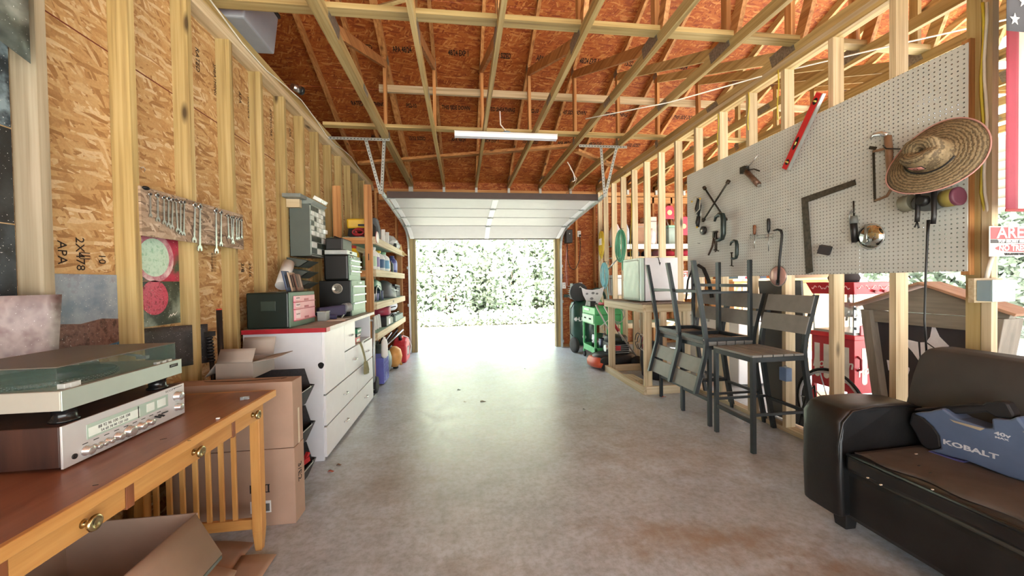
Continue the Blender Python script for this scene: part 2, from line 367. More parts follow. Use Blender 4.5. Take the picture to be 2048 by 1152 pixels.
# ------------------------------------------------------------------ the setting
ZT = 3.04      # underside of the wall plates
ZC = 3.116     # underside of the trusses
FARY = 7.30
def build_setting():
    fl = MB().box(-1.75, 7.2, -4.2, 7.46, -.1, 0).build('floor', concrete()); struct(fl)
    # left wall: sheathing, studs, plates
    wl = struct(MB().box(-1.69, -1.677, -1.2, 7.46, 0, 3.2).build('wall_left', osb('x')))
    for k in range(-6, 14):
        y = 1.71 + .4115 * k
        MB().box(-1.676, -1.587, y - .038, y, .038, ZT).build('stud', pine('z', 'yellow' if k > 0 else 'grey'), wl)
    MB().box(-1.6768, -1.6755, -1.2, 7.3, 2.452, 2.458).build('sheet_seam', M('6b2a12', .8), wl)
    MB().box(-1.676, -1.587, -1.2, 7.3, 0, .038).build('bottom_plate', pine('y'), wl)
    MB().box(-1.676, -1.587, -1.2, 7.3, ZT, ZT + .038).build('top_plate', pine('y', 'pale'), wl)
    MB().box(-1.676, -1.588, -1.2, 7.3, ZT + .0385, ZT + .0755).build('top_plate', pine('y', 'pale'), wl)
    # far wall round the big door
    wf = MB()
    wf.box(-1.676, -.93, FARY + .09, FARY + .102, 0, 3.3).box(1.9, 7.1, FARY + .09, FARY + .102, 0, 3.3).box(-.93, 1.9, FARY + .09, FARY + .102, 2.16, 3.3)
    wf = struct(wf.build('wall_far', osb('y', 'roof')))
    pr = lambda ax: pine(ax, 'red')
    for x in (-1.56, -1.20, 2.28, 2.66, 3.1, 3.5, 3.9, 4.3, 4.71, 5.12, 5.53, 5.94, 6.35, 6.76):
        MB().box(x - .019, x + .019, FARY, FARY + .089, .038, ZT - .04).build('stud', pr('z'), wf)
    MB().box(-1.58, -.99, FARY, FARY + .089, 0, .038).build('bottom_plate', pr('x'), wf)
    MB().box(1.98, 7.0, FARY, FARY + .089, 0, .038).build('bottom_plate', pr('x'), wf)
    for a, b2 in ((-.99, -.955), (-.953, -.90), (1.875, 1.925), (1.927, 1.975)):
        MB().box(a, b2, FARY, FARY + .12, 0, 2.16 if a in (-.953, 1.875) else 2.9).build('jamb', pine('z', 'yellow'), wf)
    MB().box(-1.5, 7.0, FARY, FARY + .089, 2.86, 2.985).build('header', pr('x'), wf)
    for x in (-.93, .39, 1.62):
        MB().box(x, x + .13, FARY - .02, FARY + .07, 2.80, 3.0).build('header_block', pine('x', 'pale' if x < 0 else 'red'), wf)
    for x in (-.62, -.2, .1, .75, 1.15, 1.5, 2.1):
        MB().box(x - .05, x + .14, FARY + .01, FARY + .089, 2.70, 2.858).build('cripple', pr('z'), wf)
    MB().box(-1.58, 7.0, FARY, FARY + .089, ZT - .04, ZT + .04).build('top_plate', pr('x'), wf)
    # garage partition: open studs, no boarding
    wp = struct(MB().box(2.692, 2.781, 1.60, 7.3, 0, .038).build('wall_partition', pine('y', 'pale')))
    for y in (2.03, 2.43, 2.845, 3.24, 3.64, 4.05, 4.46, 4.87, 5.28, 5.69, 6.1, 6.5, 6.9, 7.2):
        MB().box(2.692, 2.781, y, y + .038, .038, ZT).build('stud', pine('z', 'pale'), wp)
    MB().box(2.692, 2.731, 1.60, 1.638, .0, 3.6).build('stud', pine('z', 'pale'), wp)
    MB().box(2.692, 2.731, 1.642, 1.70, .0, 3.6).build('stud', pine('z', 'yellow'), wp)
    MB().box(2.692, 2.781, -.5, 7.3, ZT, ZT + .038).build('top_plate', pine('y'), wp)
    MB().box(2.693, 2.780, -.5, 7.3, ZT + .0385, ZT + .0755).build('top_plate', pine('y', 'pale'), wp)
    # outer wall of the other bay, with a wide doorway to the garden
    wr = MB().box(7.0, 7.1, 5.9, 7.46, 0, 3.1).box(7.0, 7.1, -4.2, -.5, 0, 3.1).box(7.0, 7.1, -.5, 5.9, 2.16, 3.1)
    wr = struct(wr.build('wall_right', M('dfe2e0', .6, 0, .05)))
    for i in range(7):
        MB().box(6.985, 7.0, -.5, 5.9, 2.17 + i * .12, 2.175 + i * .12).build('lap_line', M('a9adac', .7), wr)
    # roof boarding
    zr = lambda y: 3.277 + .417 * (7.3 - y)
    ro = MB()
    for y0, y1 in ((7.75, 6.645), (6.640, 5.515), (5.510, 4.39), (4.385, 3.26), (3.255, 2.0)):
        ro.prism([(y0, zr(y0)), (y1, zr(y1)), (y1, zr(y1) + .012), (y0, zr(y0) + .012)], -3.0, 7.4, lambda u, v, w: (w, u, v))
    zk = lambda y: zr(2.0) - .417 * (2.0 - y)
    ro.prism([(2.0, zr(2)), (-4.6, zk(-4.6)), (-4.6, zk(-4.6) + .012), (2.0, zr(2) + .012)], -3.0, 7.4, lambda u, v, w: (w, u, v))
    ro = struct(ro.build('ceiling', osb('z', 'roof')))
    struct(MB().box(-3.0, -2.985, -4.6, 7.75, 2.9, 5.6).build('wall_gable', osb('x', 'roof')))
    struct(MB().box(-2.985, -1.69, -4.6, 7.75, 3.06, 3.075).build('trim_5', pine('y', 'red')))
    # eave board closing the slot over the far wall, printed stamps on the boarding
    struct(MB().box(-3.0, 7.1, FARY + .45, FARY + .47, 2.9, 3.12).build('trim_1', pine('x', 'red')))
    ink = M('20120a', .9)
    nrm = Vector((0, -1, .417)).normalized()
    words = ['48/24 EXP 1', 'RATED SHEATHING', '15/32 SIZED', 'PS2-10', 'APA 48/24', 'THIS SIDE DOWN']
    for j, y in enumerate((6.35, 5.75, 4.95)):
        for i in range(10):
            x = -1.25 + .61 * i + random.uniform(-.06, .06)
            text(words[(i * 2 + j) % 6], .105, frame((x, y, zr(y) - .0015), (1, 0, 0), (0, -1, .417)), ink, ro, 'printed_stamp', .0003, sx=.5, bold=.003)
    # printed marks on the left wall boards
    for (px, py, s, h) in (('10', (204, 518), .05, 0), ('2X478', (160, 508), .055, 0), ('|||', (172, 512), .05, 0), ('APA', (124, 505), .055, 0), ('5M', (236, 520), .05, 0), ('RATED', (395, 120), .05, 0), ('SHEATHING', (430, 160), .04, 0), ('APA', (480, 195), .05, 0), ('SPAN 24/16', (497, 215), .035, 0), ('EXPOSURE 1', (542, 250), .05, 0), ('APA', (580, 265), .05, 0), ('24/16', (500, 540), .05, 0), ('3/8', (485, 535), .06, 0)):
        p = onX(py[0], py[1], -1.6745); text(px, s, frame(p, (0, 0, 1), (0, 1, 0)) @ Matrix.Rotation(pi, 4, 'X') if False else frame(p, (0, 0, -1), (0, 1, 0)), ink, wl, 'printed_stamp', .0003)
    fine = ' '.join('||.:|' for _ in range(3))
    for r in range(7):
        p = onX(427, 508 + r * 5.5, -1.6745); text('.|:||.:| |.:|', .017, frame(p, (0, 1, 0), (0, 0, 1)), ink, wl, 'printed_stamp', .0003)
TRX = [-1.632, -.915, -.305, .305, .93, 1.55, 2.16, 2.737, 3.35, 3.96, 4.57, 5.18, 5.79, 6.4, 6.9]
def build_trusses():
    ordn = ['first', 'second', 'third', 'fourth', 'fifth', 'sixth', 'seventh', 'eighth', 'ninth', 'tenth', 'eleventh', 'twelfth', 'thirteenth', 'fourteenth', 'fifteenth']
    W = .038; H = .089; tc = lambda y: 3.18 + .417 * (7.3 - y)
    GP = M('8f9089', .5, .8, .3, 60)
    for i, x in enumerate(TRX):
        tone = 'yellow'; red = 'red' if i < 9 else 'yellow'
        where = ('sitting on the left wall plate' if i == 0 else 'sitting on the open stud partition' if i == 7 else 'over the car bay' if i < 7 else 'over the far right bay')
        t = thing('roof_truss', '%s pine roof truss from the left wall, %s' % (ordn[i], where), 'roof truss', (x, 7.3, ZC), None, 'pine roof trusses', w=True)
        w2 = W if i != 1 else .072
        def mem(name, p, q, mt, w=W, h=H):
            return MB().bar((x, *p), (x, *q), w, h).build(name, mt, t)
        mem('bottom_chord', (7.38, ZC + H / 2), (-4.0, ZC + H / 2), pine('y', tone), w2)
        if i == 0: continue
        mem('top_chord', (7.7, tc(7.7) + .048), (2.02, tc(2.02) + .048), pine('y', red), w2)
        mem('top_chord', (2.0, tc(2.02) + .048), (-4.2, tc(2.02) + .048 - .417 * 6.2), pine('y', red))
        mem('web', (4.98, ZC + H), (4.98, tc(4.98)), pine('z', red), W, .064)
        mem('web', (5.03, tc(5.03) - .02), (2.95, ZC + H - .01), pine('y', 'red' if i < 6 else tone), W - .002)
        mem('web', (2.84, ZC + H), (2.84, tc(2.84)), pine('z', red), W, .064)
        mem('web', (2.75, ZC + H), (1.95, tc(2.0) - .03), pine('y', red), W - .002)
        for (y, z, sy, sz) in ((2.9, ZC + .085, .26, .13), (3.8, ZC + .045, .2, .07), (4.98, ZC + .08, .1, .12), (5.0, tc(5) - .0, .13, .1), (7.1, tc(7.1) - .0, .3, .06)):
            for sgn in (-1, 1):
                xx = x + sgn * (w2 / 2 + .001)
                MB().prism([(y - sy / 2, z - sz * .35), (y + sy / 2 - .03, z - sz / 2), (y + sy / 2, z + sz * .3), (y - sy / 2 + .03, z + sz / 2)], xx - .001, xx + .001, lambda u, v, w: (w, u, v)).build('connector_plate', GP, t)
        MB().box(x - w2 / 2 - .004, x + w2 / 2 + .004, 7.27, 7.298, ZC - .09, ZC + .03).build('hurricane_clip', GALV, t)
    for x, lab in ((-1.29, 'lone pine rafter between the left wall plate and the doubled truss'), (-1.80, 'lone pine rafter outside the left wall plate behind the grey tote')):
        one(MB().bar((x, 7.7, tc(7.7) + .048), (x, 2.0, tc(2.0) + .048), W, H), 'rafter', pine('y', 'red'), lab, 'rafter')
    def brace(label, p, q, w, h, tone='yellow', up=(0, 0, 1)):
        one(MB().bar(p, q, w, h, up), 'brace_board', pine('x', tone), label, 'brace board')
    zt = ZC + H
    brace('long pine brace board across the truss chords at the top of the picture', (-1.63, 2.80, zt + .0195), (6.9, 2.74, zt + .0195), .089, .038)
    brace('long pine brace board across the truss chords just above the strip light', (-1.60, 4.80, zt + .0195), (6.9, 4.86, zt + .0195), .089, .038, 'yellow')
    brace('pale upright brace board fixed along the far side of the truss webs', (-1.0, 5.035, 3.80), (6.9, 5.035, 3.80), .038, .089, 'pale')
    brace('skewed loose board laid across the chords over the raised door', (-1.58, 6.28, zt + .0195), (1.62, 5.22, zt + .0195), .089, .038, 'red')
    brace('short loose board lying from the skewed board towards the partition', (1.70, 5.42, zt + .0195), (2.95, 6.4, zt + .0195), .089, .038, 'red')
    brace('wide yellow offcut board lying askew on the chords near the top edge', (-.60, 2.90, zt + .120), (.35, 2.46, zt + .122), .022, .15, 'yellow', (0, .75, .65))
    one(MB().box(5.5, 6.0, 5.2, 7.0, zt, zt + .012), 'loft_board', osb('z', 'wall'), 'strand board offcut laid on the chords over the far right bay', 'board')
build_setting(); build_trusses()
# ================================================================== LEFT SIDE OF THE GARAGE
ORW = wood('ad7438', 'cf9d5c', 'y', .4); ORZ = wood('ad7438', 'cf9d5c', 'z', .4); ORX = wood('ad7438', 'cf9d5c', 'x', .4)
REDW = wood('744433', '925f48', 'y', .34); DRK = M('4a2413', .6)
def FL(p): return frame(p, (0, 1, 0), (0, 0, 1))
def desk():
    t = thing('desk', 'orange wooden desk with slatted ends and brass knobs under the stereo', 'desk', (-1.28, 1.48, 0), w=True)
    mb = MB(); mb.sheet(lambda u, v: (-1.59 + .63 * u, .86 + 1.22 * v, .764), 1, 1, .022, False); mb.build('tabletop', [REDW], t, .003)
    MB().box(-.975, -.958, .86, 2.08, .742, .776).build('edge_strip', ORW, t, .003)
    MB().box(-1.59, -.975, 2.066, 2.081, .745, .7755).build('edge_strip', ORX, t, .002)
    mb = MB().box(-1.03, -1.012, .95, 2.0, .655, .742); mb.build('front_rail', DRK, t)
    for a, b in ((.93, .953), (1.2465, 1.2735), (1.7665, 1.7885)): MB().box(-1.012, -.9935, a, b, .655, .742).build('divider', wood('6e3c22', '8c5534', 'z', .4), t, .001)
    for a, b, hy in ((.955, 1.245, 1.12), (1.275, 1.765, 1.53), (1.79, 1.985, 1.925)):
        d = MB().box(-1.012, -.995, a, b, .662, .738).build('drawer', ORW, t, .002)
        k = MB(); k.lathe([(.012, 0), (.007, .006), (.007, .018), (.019, .021), (.0215, .026), (.019, .031), (.012, .0315), (.010, .0285), (.001, .0285)], (-.995, hy, .70 if hy > 1.2 else .695), (1, 0, 0), 20)
        k.build('knob', BRASS, d)
    for x in (-1.56, -1.045):
        for y in (.905, 1.99):
            mb = MB(); mb.box(x, x + .045, y, y + .045, .10, .742)
            mb.bar((x + .0225, y + .0225, .10), (x + .0225, y + .0225, 0), .045, .045, (0, 1, 0), .03, .03); mb.build('leg', ORZ, t, .003)
    for y in (.92, 2.005):
        MB().box(-1.515, -1.045, y, y + .018, .66, .742).build('end_rail', ORX, t, .002)
        MB().box(-1.515, -1.045, y, y + .02, .105, .155).build('end_rail', ORX, t, .002)
        for i in range(8):
            x = -1.12 - .058 * i; MB().box(x - .022, x, y + .003, y + .015, .155, .66).build('slat', ORZ, t, .002)
    MB().box(-1.56, -1.545, .95, 1.99, .36, .742).build('back_panel', REDW, t)
desk()
def stereo():
    # receiver
    x1, y0, y1, z0, z1 = -1.17, 1.262, 1.755, .777, .907
    t = thing('stereo_receiver', 'silver fronted stereo receiver with dark wood sides on the desk', 'receiver', (-1.34, 1.51, .776), w=True)
    MB().box(-1.53, x1 - .006, y0, y1, z0 + .008, z1).build('case', wood('2a1814', '4a2c20', 'z', .5), t, .003)
    for yy in (y0 + .05, y1 - .05):
        for xx in (-1.5, -1.21): MB().cyl((xx, yy, .776), (xx, yy, z0 + .01), .014).build('foot', BLACKR, t)
    fp = MB().box(x1 - .006, x1, y0 + .002, y1, z0 + .004, z1).build('faceplate', M('d6d6d6', .36, .35, .03, 14), t, .001)
    Fq = lambda y, z, d=0: frame((x1 + d, y, z), (0, 1, 0), (0, 0, 1))
    wn = MB(); wn.box(x1 - .001, x1 + .001, y0 + .075, y1 - .09, z1 - .068, z1 - .022); wn.m(1).box(x1, x1 + .0015, y0 + .08, y0 + .27, z1 - .062, z1 - .034)
    wn.m(2).box(x1, x1 + .0025, y0 + .262, y0 + .265, z1 - .067, z1 - .025).m(1).box(x1, x1 + .002, y0 + .30, y0 + .335, z1 - .06, z1 - .03).box(x1, x1 + .002, y0 + .35, y0 + .39, z1 - .06, z1 - .03)
    wn.build('dial_window', [M('a9bdb0', .15, 0, .1), M('dde7df', .4), INK], fp)
    text('88 92 96 100 104 108', .014, Fq(y0 + .17, z1 - .042, .002), INK, fp, 'dial_scale', .0002, sx=.95)
    text('54 60 70 90 120 160', .012, Fq(y0 + .17, z1 - .056, .002), INK, fp, 'dial_scale', .0002, sx=1.0)
    text('SCOTT', .011, Fq(y1 - .075, z1 - .011, .0005), INK, fp, 'maker_lettering', .0002, sx=1.5)
    MB().box(x1, x1 + .0004, y1 - .058, y1 - .012, z1 - .0095, z1 - .0075).build('maker_line', INK, fp)
    kn = lambda y, z, r, l: MB().lathe([(r * 1.15, 0), (r * 1.15, .003), (r, .004), (r, l - .002), (r * .85, l), (r * .2, l)], (x1, y, z), (1, 0, 0), 22).build('knob', CHROME, t)
    kn(y1 - .045, z1 - .043, .017, .022)
    zz = z0 + .03
    for y, r in ((.07, .0135), (.098, .008), (.118, .007), (.142, .009), (.178, .0125), (.222, .0175), (.268, .0125), (.306, .011)): kn(y0 + y, zz + .1 * y * .05, r, .02)
    kn(y1 - .045, z0 + .042, .013, .022)
    for y in (.338, .355, .372):
        MB().bar((x1, y0 + y, zz + .012), (x1 + .018, y0 + y + .004, zz + .006 + .012 * (y > .36)), .008, .004).build('lever_switch', BLACK, t)
    MB().lathe([(.008, 0), (.008, .003), (.004, .003), (.003, .001)], (x1, y0 + .035, z0 + .028), (1, 0, 0)).build('headphone_socket', BLACK, t)
    for i in range(9): MB().box(x1, x1 + .0004, y0 + .06 + .036 * i, y0 + .078 + .036 * i, zz + .021, zz + .0235).build('printed_mark', INK, fp)
    # turntable
    a, b2, c, d = .953, 1.012, 1.083, -1.165
    t = thing('turntable', 'silver record player with dusty clear lid on top of the receiver', 'turntable', (-1.35, 1.50, .9075), w=True)
    ty0, ty1, tx0 = 1.262, 1.738, -1.53
    MB().box(tx0, d - .004, ty0, ty1, a, b2).build('plinth', M('a8a498', .5, .2, .05), t, .003)
    ft = MB().box(d - .004, d, ty0, ty1, a, b2).build('front_strip', M('c3cfc6', .38, .6, .04), t, .001)
    bd = MB().box(d, d + .001, ty1 - .065, ty1 - .022, b2 - .024, b2 - .012).build('badge', INK, ft)
    text('SCOTT', .009, frame((d + .0012, ty1 - .043, b2 - .018), (0, 1, 0), (0, 0, 1)), CHROME, bd, 'badge_lettering', .0002, sx=1.2)
    for xx in (tx0 + .05, d - .05):
        for yy in (ty0 + .06, ty1 - .06):
            MB().lathe([(.034, 0), (.034, .006), (.028, .010), (.027, .034), (.031, .037), (.031, .0455)], (xx, yy, .9075), (0, 0, 1), 24).build('foot', M('17181a', .18, .2), t)
    cx, cy = -1.36, 1.44
    pl = MB().lathe([(.155, 0), (.158, .004), (.158, .014), (.153, .018), (.15, .015), (.01, .015)], (cx, cy, b2), (0, 0, 1), 48).build('platter', M('3b3b39', .4, .5), t)
    dm = MB()
    for i in range(84):
        for r in range(3):
            an = 2 * pi * (i + .5 * (r % 2)) / 84; dm.cbox((cx + .1585 * cos(an), cy + .1585 * sin(an), b2 + .004 + .004 * r), (.003, .003, .0022))
    dm.build('strobe_dots', STEEL, pl)
    MB().lathe([(.15, 0), (.15, .003), (.003, .003)], (cx, cy, b2 + .0155), (0, 0, 1), 40).build('rubber_mat', BLACKR, pl)
    ar = MB(); ar.cyl((-1.45, ty1 - .06, b2), (-1.45, ty1 - .06, b2 + .035), .028, .022)
    ar.tube([(-1.48, ty1 - .06, b2 + .042), (-1.42, ty1 - .062, b2 + .042), (-1.32, ty1 - .07, b2 + .04), (-1.24, ty1 - .10, b2 + .034)], .005); ar.cbox((-1.23, ty1 - .105, b2 + .03), (.035, .016, .012)); ar.cyl((-1.51, ty1 - .06, b2 + .042), (-1.475, ty1 - .06, b2 + .042), .014)
    ar.build('tonearm', CHROME, t)
    for i in range(3): MB().cbox((-1.185, ty1 - .10 + .03 * i, b2 + .004), (.014, .016, .008)).build('push_button', M('d8d8d2', .4), t, .001)
    hd = MB().cbox((-1.19, ty0 + .05, b2 + .008), (.02, .05, .015)); hd.cbox((-1.185, ty0 + .055, b2 + .004), (.012, .024, .02)); hd.build('headshell_holder', WHITE, t, .001)
    lid = MB(); th = .004; lx0, lx1, ly0, ly1 = tx0 + .005, d - .012, ty0 + .003, ty1 - .012
    lid.box(lx0, lx1, ly0, ly1, c - th, c).m(1)
    lid.box(lx1 - th, lx1, ly0, ly1, b2 + .001, c - th).box(lx0, lx0 + th, ly0, ly1, b2 + .001, c - th).box(lx0 + th, lx1 - th, ly0, ly0 + th, b2 + .001, c - th).box(lx0 + th, lx1 - th, ly1 - th, ly1, b2 + .001, c - th)
    lid.build('dust_cover', [glass('6a635a', .5, .9), glass('5f7468', .03, .2)], t, .002)
stereo()
def desk_bits():
    for i, (px, py, l, a) in enumerate(((185, 972, .012, .3), (320, 880, .018, .6), (375, 882, .01, .1))):
        p = onZ(px, py, .776)
        one(MB().bar((p.x, p.y, .7770), (p.x + l * cos(a), p.y + l * sin(a), .7770), .0015, .0012), 'twig', M('2b241c', .9), ['tiny dark twig lying nearest the desk front edge', 'tiny dark twig beside the foot of the receiver', 'tiny dark twig near the middle of the desk edge'][i], 'twig', 'twigs on the desk')
    p = onZ(492, 800, .7755); s = MB(); s.tube([(p.x - .02, p.y, .783), (p.x, p.y + .005, .784), (p.x + .016, p.y - .004, .7825)], .0025); s.cbox((p.x - .016, p.y, .784), (.012, .014, .014)); s.cbox((p.x, p.y + .006, .784), (.02, .007, .014))
    one(s, 'screw', GALV, 'small metal screw fitting lying near the far end of the desk', 'hardware')
    p = onZ(436, 838, .7755)
    one(MB().cbox((p.x, p.y, .7785), (.012, .007, .005)), 'paint_chip', WHITE, 'small pale chip lying on the far half of the desk', 'chip')
    # offcut leaning by the near desk leg
    s = MB().prism([(-.05, 0), (.05, 0), (.055, .42), (.02, .50), (-.045, .47)], -.012, .012, lambda u, v, w: (-.955 + w + v * -.05, .895 + u, v))
    one(s, 'wood_offcut', pine('z', 'pale'), 'pale knotty wood offcut leaning on the near leg of the desk', 'offcut')
desk_bits()
def open_box(name, label, x0, x1, y0, y1, z0, z1, flaps, mats, th=.004, group=None):
    """flaps: dict side -> (length, angle above horizontal outwards)"""
    t = thing(name, label, 'box', ((x0 + x1) / 2, (y0 + y1) / 2, z0), w=True, group=group)
    mb = MB(); mb.box(x0, x1, y0, y1, z0, z0 + th).box(x0, x0 + th, y0, y1, z0 + th, z1).box(x1 - th, x1, y0, y1, z0 + th, z1).box(x0 + th, x1 - th, y0, y0 + th, z0 + th, z1).box(x0 + th, x1 - th, y1 - th, y1, z0 + th, z1)
    mb.build('carton', mats, t)
    for sd, (ln, an) in flaps.items():
        c, s = cos(an) * ln, sin(an) * ln; q = {'x0': ((x0, y0, z1), (0, 1, 0), (-c, 0, s)), 'x1': ((x1, y0, z1), (0, 1, 0), (c, 0, s)), 'y0': ((x0, y0, z1), (1, 0, 0), (0, -c, s)), 'y1': ((x0, y1, z1), (1, 0, 0), (0, c, s))}[sd]
        L = (y1 - y0) if sd[0] == 'x' else (x1 - x0); o = Vector(q[0]); a = Vector(q[1]) * L; b2 = Vector(q[2])
        f = MB().sheet(lambda u, v: o + a * (.02 + .96 * u) + b2 * v + Vector((0, 0, .001)), 1, 4, .0035); f.build('flap', mats, t)
    return t
def boxes():
    # tall flat carton standing behind the desk
    t = thing('cardboard_box', 'tall narrow brown carton with a curved arrow on top, standing behind the desk', 'box', (-1.24, 2.26, 0), w=True)
    x0, x1, y0, y1, z1 = -1.57, -.93, 2.20, 2.325, .785
    mb = MB().box(x0, x1, y0, y1, 0, .418).box(x0, x1 - .002, y0 + .001, y1, .421, z1); mb.build('carton', CARD, t, .002)
    sw = [(-1.42 + .42 * i / 14, 2.285 - .028 * sin(pi * i / 14) + .012 * i / 14, z1 + .0008) for i in range(15)]
    s = MB()
    for a, b2, i in zip(sw, sw[1:], range(14)): s.bar(a, b2, .004 + .012 * sin(pi * (i + .5) / 14), .001)
    s.bar((-1.04, 2.285, z1 + .0008), (-1.0, 2.298, z1 + .0008), .006, .001).bar((-1.02, 2.272, z1 + .0008), (-1.0, 2.298, z1 + .0008), .005, .001)
    s.build('printed_arrow', M('3a2a22', .8), t)
    text('3/E2', .06, frame((x1 + .0008, 2.262, .26), (0, 0, -1), (0, 1, 0)), INK, t, 'marker_writing', .0004)
    lb = MB().box(-1.16, -1.055, y0 - .001, y0, .075, .14).build('shipping_label', WHITE, t)
    bc = MB()
    for i in range(22):
        w0 = random.choice((.0015, .003)); bc.box(-1.15 + i * .004, -1.15 + i * .004 + w0, y0 - .0016, y0 - .001, .083, .125)
    bc.build('barcode', INK, lb)
    bc = MB(); bc.box(-1.16, -1.06, y0 - .0012, y0, .185, .19).box(-1.16, -1.06, y0 - .0012, y0, .225, .23)
    for i in range(6): bc.box(-1.16 + i * .018, -1.152 + i * .018, y0 - .0012, y0, .19, .225)
    bc.build('printed_marks', INK, t)
    MB().box(x1, x1 + .0008, 2.255, 2.275, .42, .62).build('packing_tape', M('c9b79c', .35), t)
    # three black stacking drawers behind the carton
    for i in range(3):
        z = .005 + i * .25
        t = thing('storage_bin', ['lowest black mesh bin of the stack behind the tall carton, holding a red clamp', 'middle black mesh bin of the stack behind the tall carton', 'topmost black mesh bin of the stack, under the small open carton'][i], 'bin', (-1.25, 2.58, z), w=True, group='black stacking bins')
        X1 = -1.01; mb = MB(); bl = M('2c2c2e', .6, 0, .3, 60)
        mb.box(-1.45, X1 - .10, 2.40, 2.72, z, z + .006)
        for y in (2.40, 2.715): mb.prism([(-1.45, z), (X1 - .06, z), (X1, z + .13), (X1 - .03, z + .135), (X1 - .06, z + .24), (-1.45, z + .24)], y, y + .005, lambda u, v, w: (u, w, v))
        mb.box(-1.45, -1.445, 2.405, 2.715, z, z + .24)
        mb.bar((X1 - .06, 2.56, z + .003), (X1, 2.56, z + .13), .315, .006, (0, 0, 1))
        mb.build('bin_body', bl, t)
        MB().tube([(X1 - .002, 2.46, z + .135), (X1 + .012, 2.49, z + .137), (X1 + .012, 2.63, z + .137), (X1 - .002, 2.66, z + .135)], .003).build('rim_wire', GALV, t)
    cl = MB().bar((-1.06, 2.46, .165), (-1.005, 2.58, .19), .022, .03); cl.bar((-1.02, 2.56, .19), (-1.01, 2.59, .225), .02, .018); cl.bar((-1.07, 2.46, .165), (-1.07, 2.46, .225), .016, .02)
    one(cl, 'clamp', M('a3262a', .4), 'red hand clamp lying in the lowest black bin', 'clamp')
    # small open carton above them
    t = open_box('cardboard_box', 'small open grey cardboard carton on top of the black bins', -1.455, -1.25, 2.44, 2.70, .757, .852, {'y0': (.09, 2.1), 'y1': (.12, 1.25), 'x1': (.12, .15), 'x0': (.10, -.9)}, M('a0968c', .85, 0, .06, 6))
    # big open carton under the desk front, tipped towards the viewer
    t = open_box('cardboard_box', 'large open brown carton beneath the desk with its flap hanging out', -1.50, -1.045, .97, 1.62, .002, .425, {'x1': (.19, -1.08)}, CARD, .005)
    MB().bar((-.954, 1.02, .252), (-.954, 1.60, .252), .006, .012).build('tape_edge', M('6f776e', .3, .3), t)
    # flattened sheets on the floor
    for lab, pts, z in (('pinkish flat cardboard sheet on the floor behind the large open carton', ((-1.33, 2.11), (-1.075, 2.06), (-1.06, 1.80), (-1.26, 1.78)), .004),
                        ('tan flat cardboard sheet on the floor nearest the desk leg', ((-1.08, 1.96), (-.915, 1.945), (-.91, 1.68), (-1.05, 1.70)), .009),
                        ('lowest tan cardboard flap lying at the bottom edge of the picture', ((-1.26, 1.93), (-1.04, 1.85), (-1.0, 1.64), (-1.25, 1.64)), .016)):
        q = [Vector((*p, z)) for p in pts]
        one(MB().sheet(lambda u, v: (q[0] * (1 - u) + q[1] * u) * (1 - v) + (q[3] * (1 - u) + q[2] * u) * v + Vector((0, 0, .004 * sin(pi * u) * (1 - v))), 6, 4, .004), 'cardboard_sheet', CARD if z < .01 else CARDL, lab, 'cardboard', 'flattened cardboard on the floor')
    # rods behind
    b = thing('baton', 'thin black baton with a red tip leaning on the left wall', 'baton', (-1.55, 2.62, 0), w=True)
    p0, p1 = Vector((-1.52, 2.62, 0.0)), onX(438, 620, -1.555)
    MB().cyl(p0, p1, .016).build('rod', BLACK, b); MB().cyl(p1, p1 + (p1 - p0).normalized() * .008, .0155).build('tip', M('c8432e', .5), b)
    k = thing('ribbed_bar', 'short black ribbed bar leaning on the wall beside the red tipped baton', 'bar', (-1.56, 2.55, 0), w=True)
    p0, p1 = onX(432, 735, -1.53), onX(418, 668, -1.57); p0 = Vector((-1.50, p0.y, 0))
    m2 = MB().cyl(p0, p1, .013); m2.build('shaft', BLACK, k)
    g = MB()
    for i in range(8): q = p1 + (p0 - p1).normalized() * (.02 + .02 * i); g.cyl(q, q + (p0 - p1).normalized() * .011, .019)
    g.cbox(p1, (.04, .06, .03)); g.build('grip', DARKM, k)
boxes()
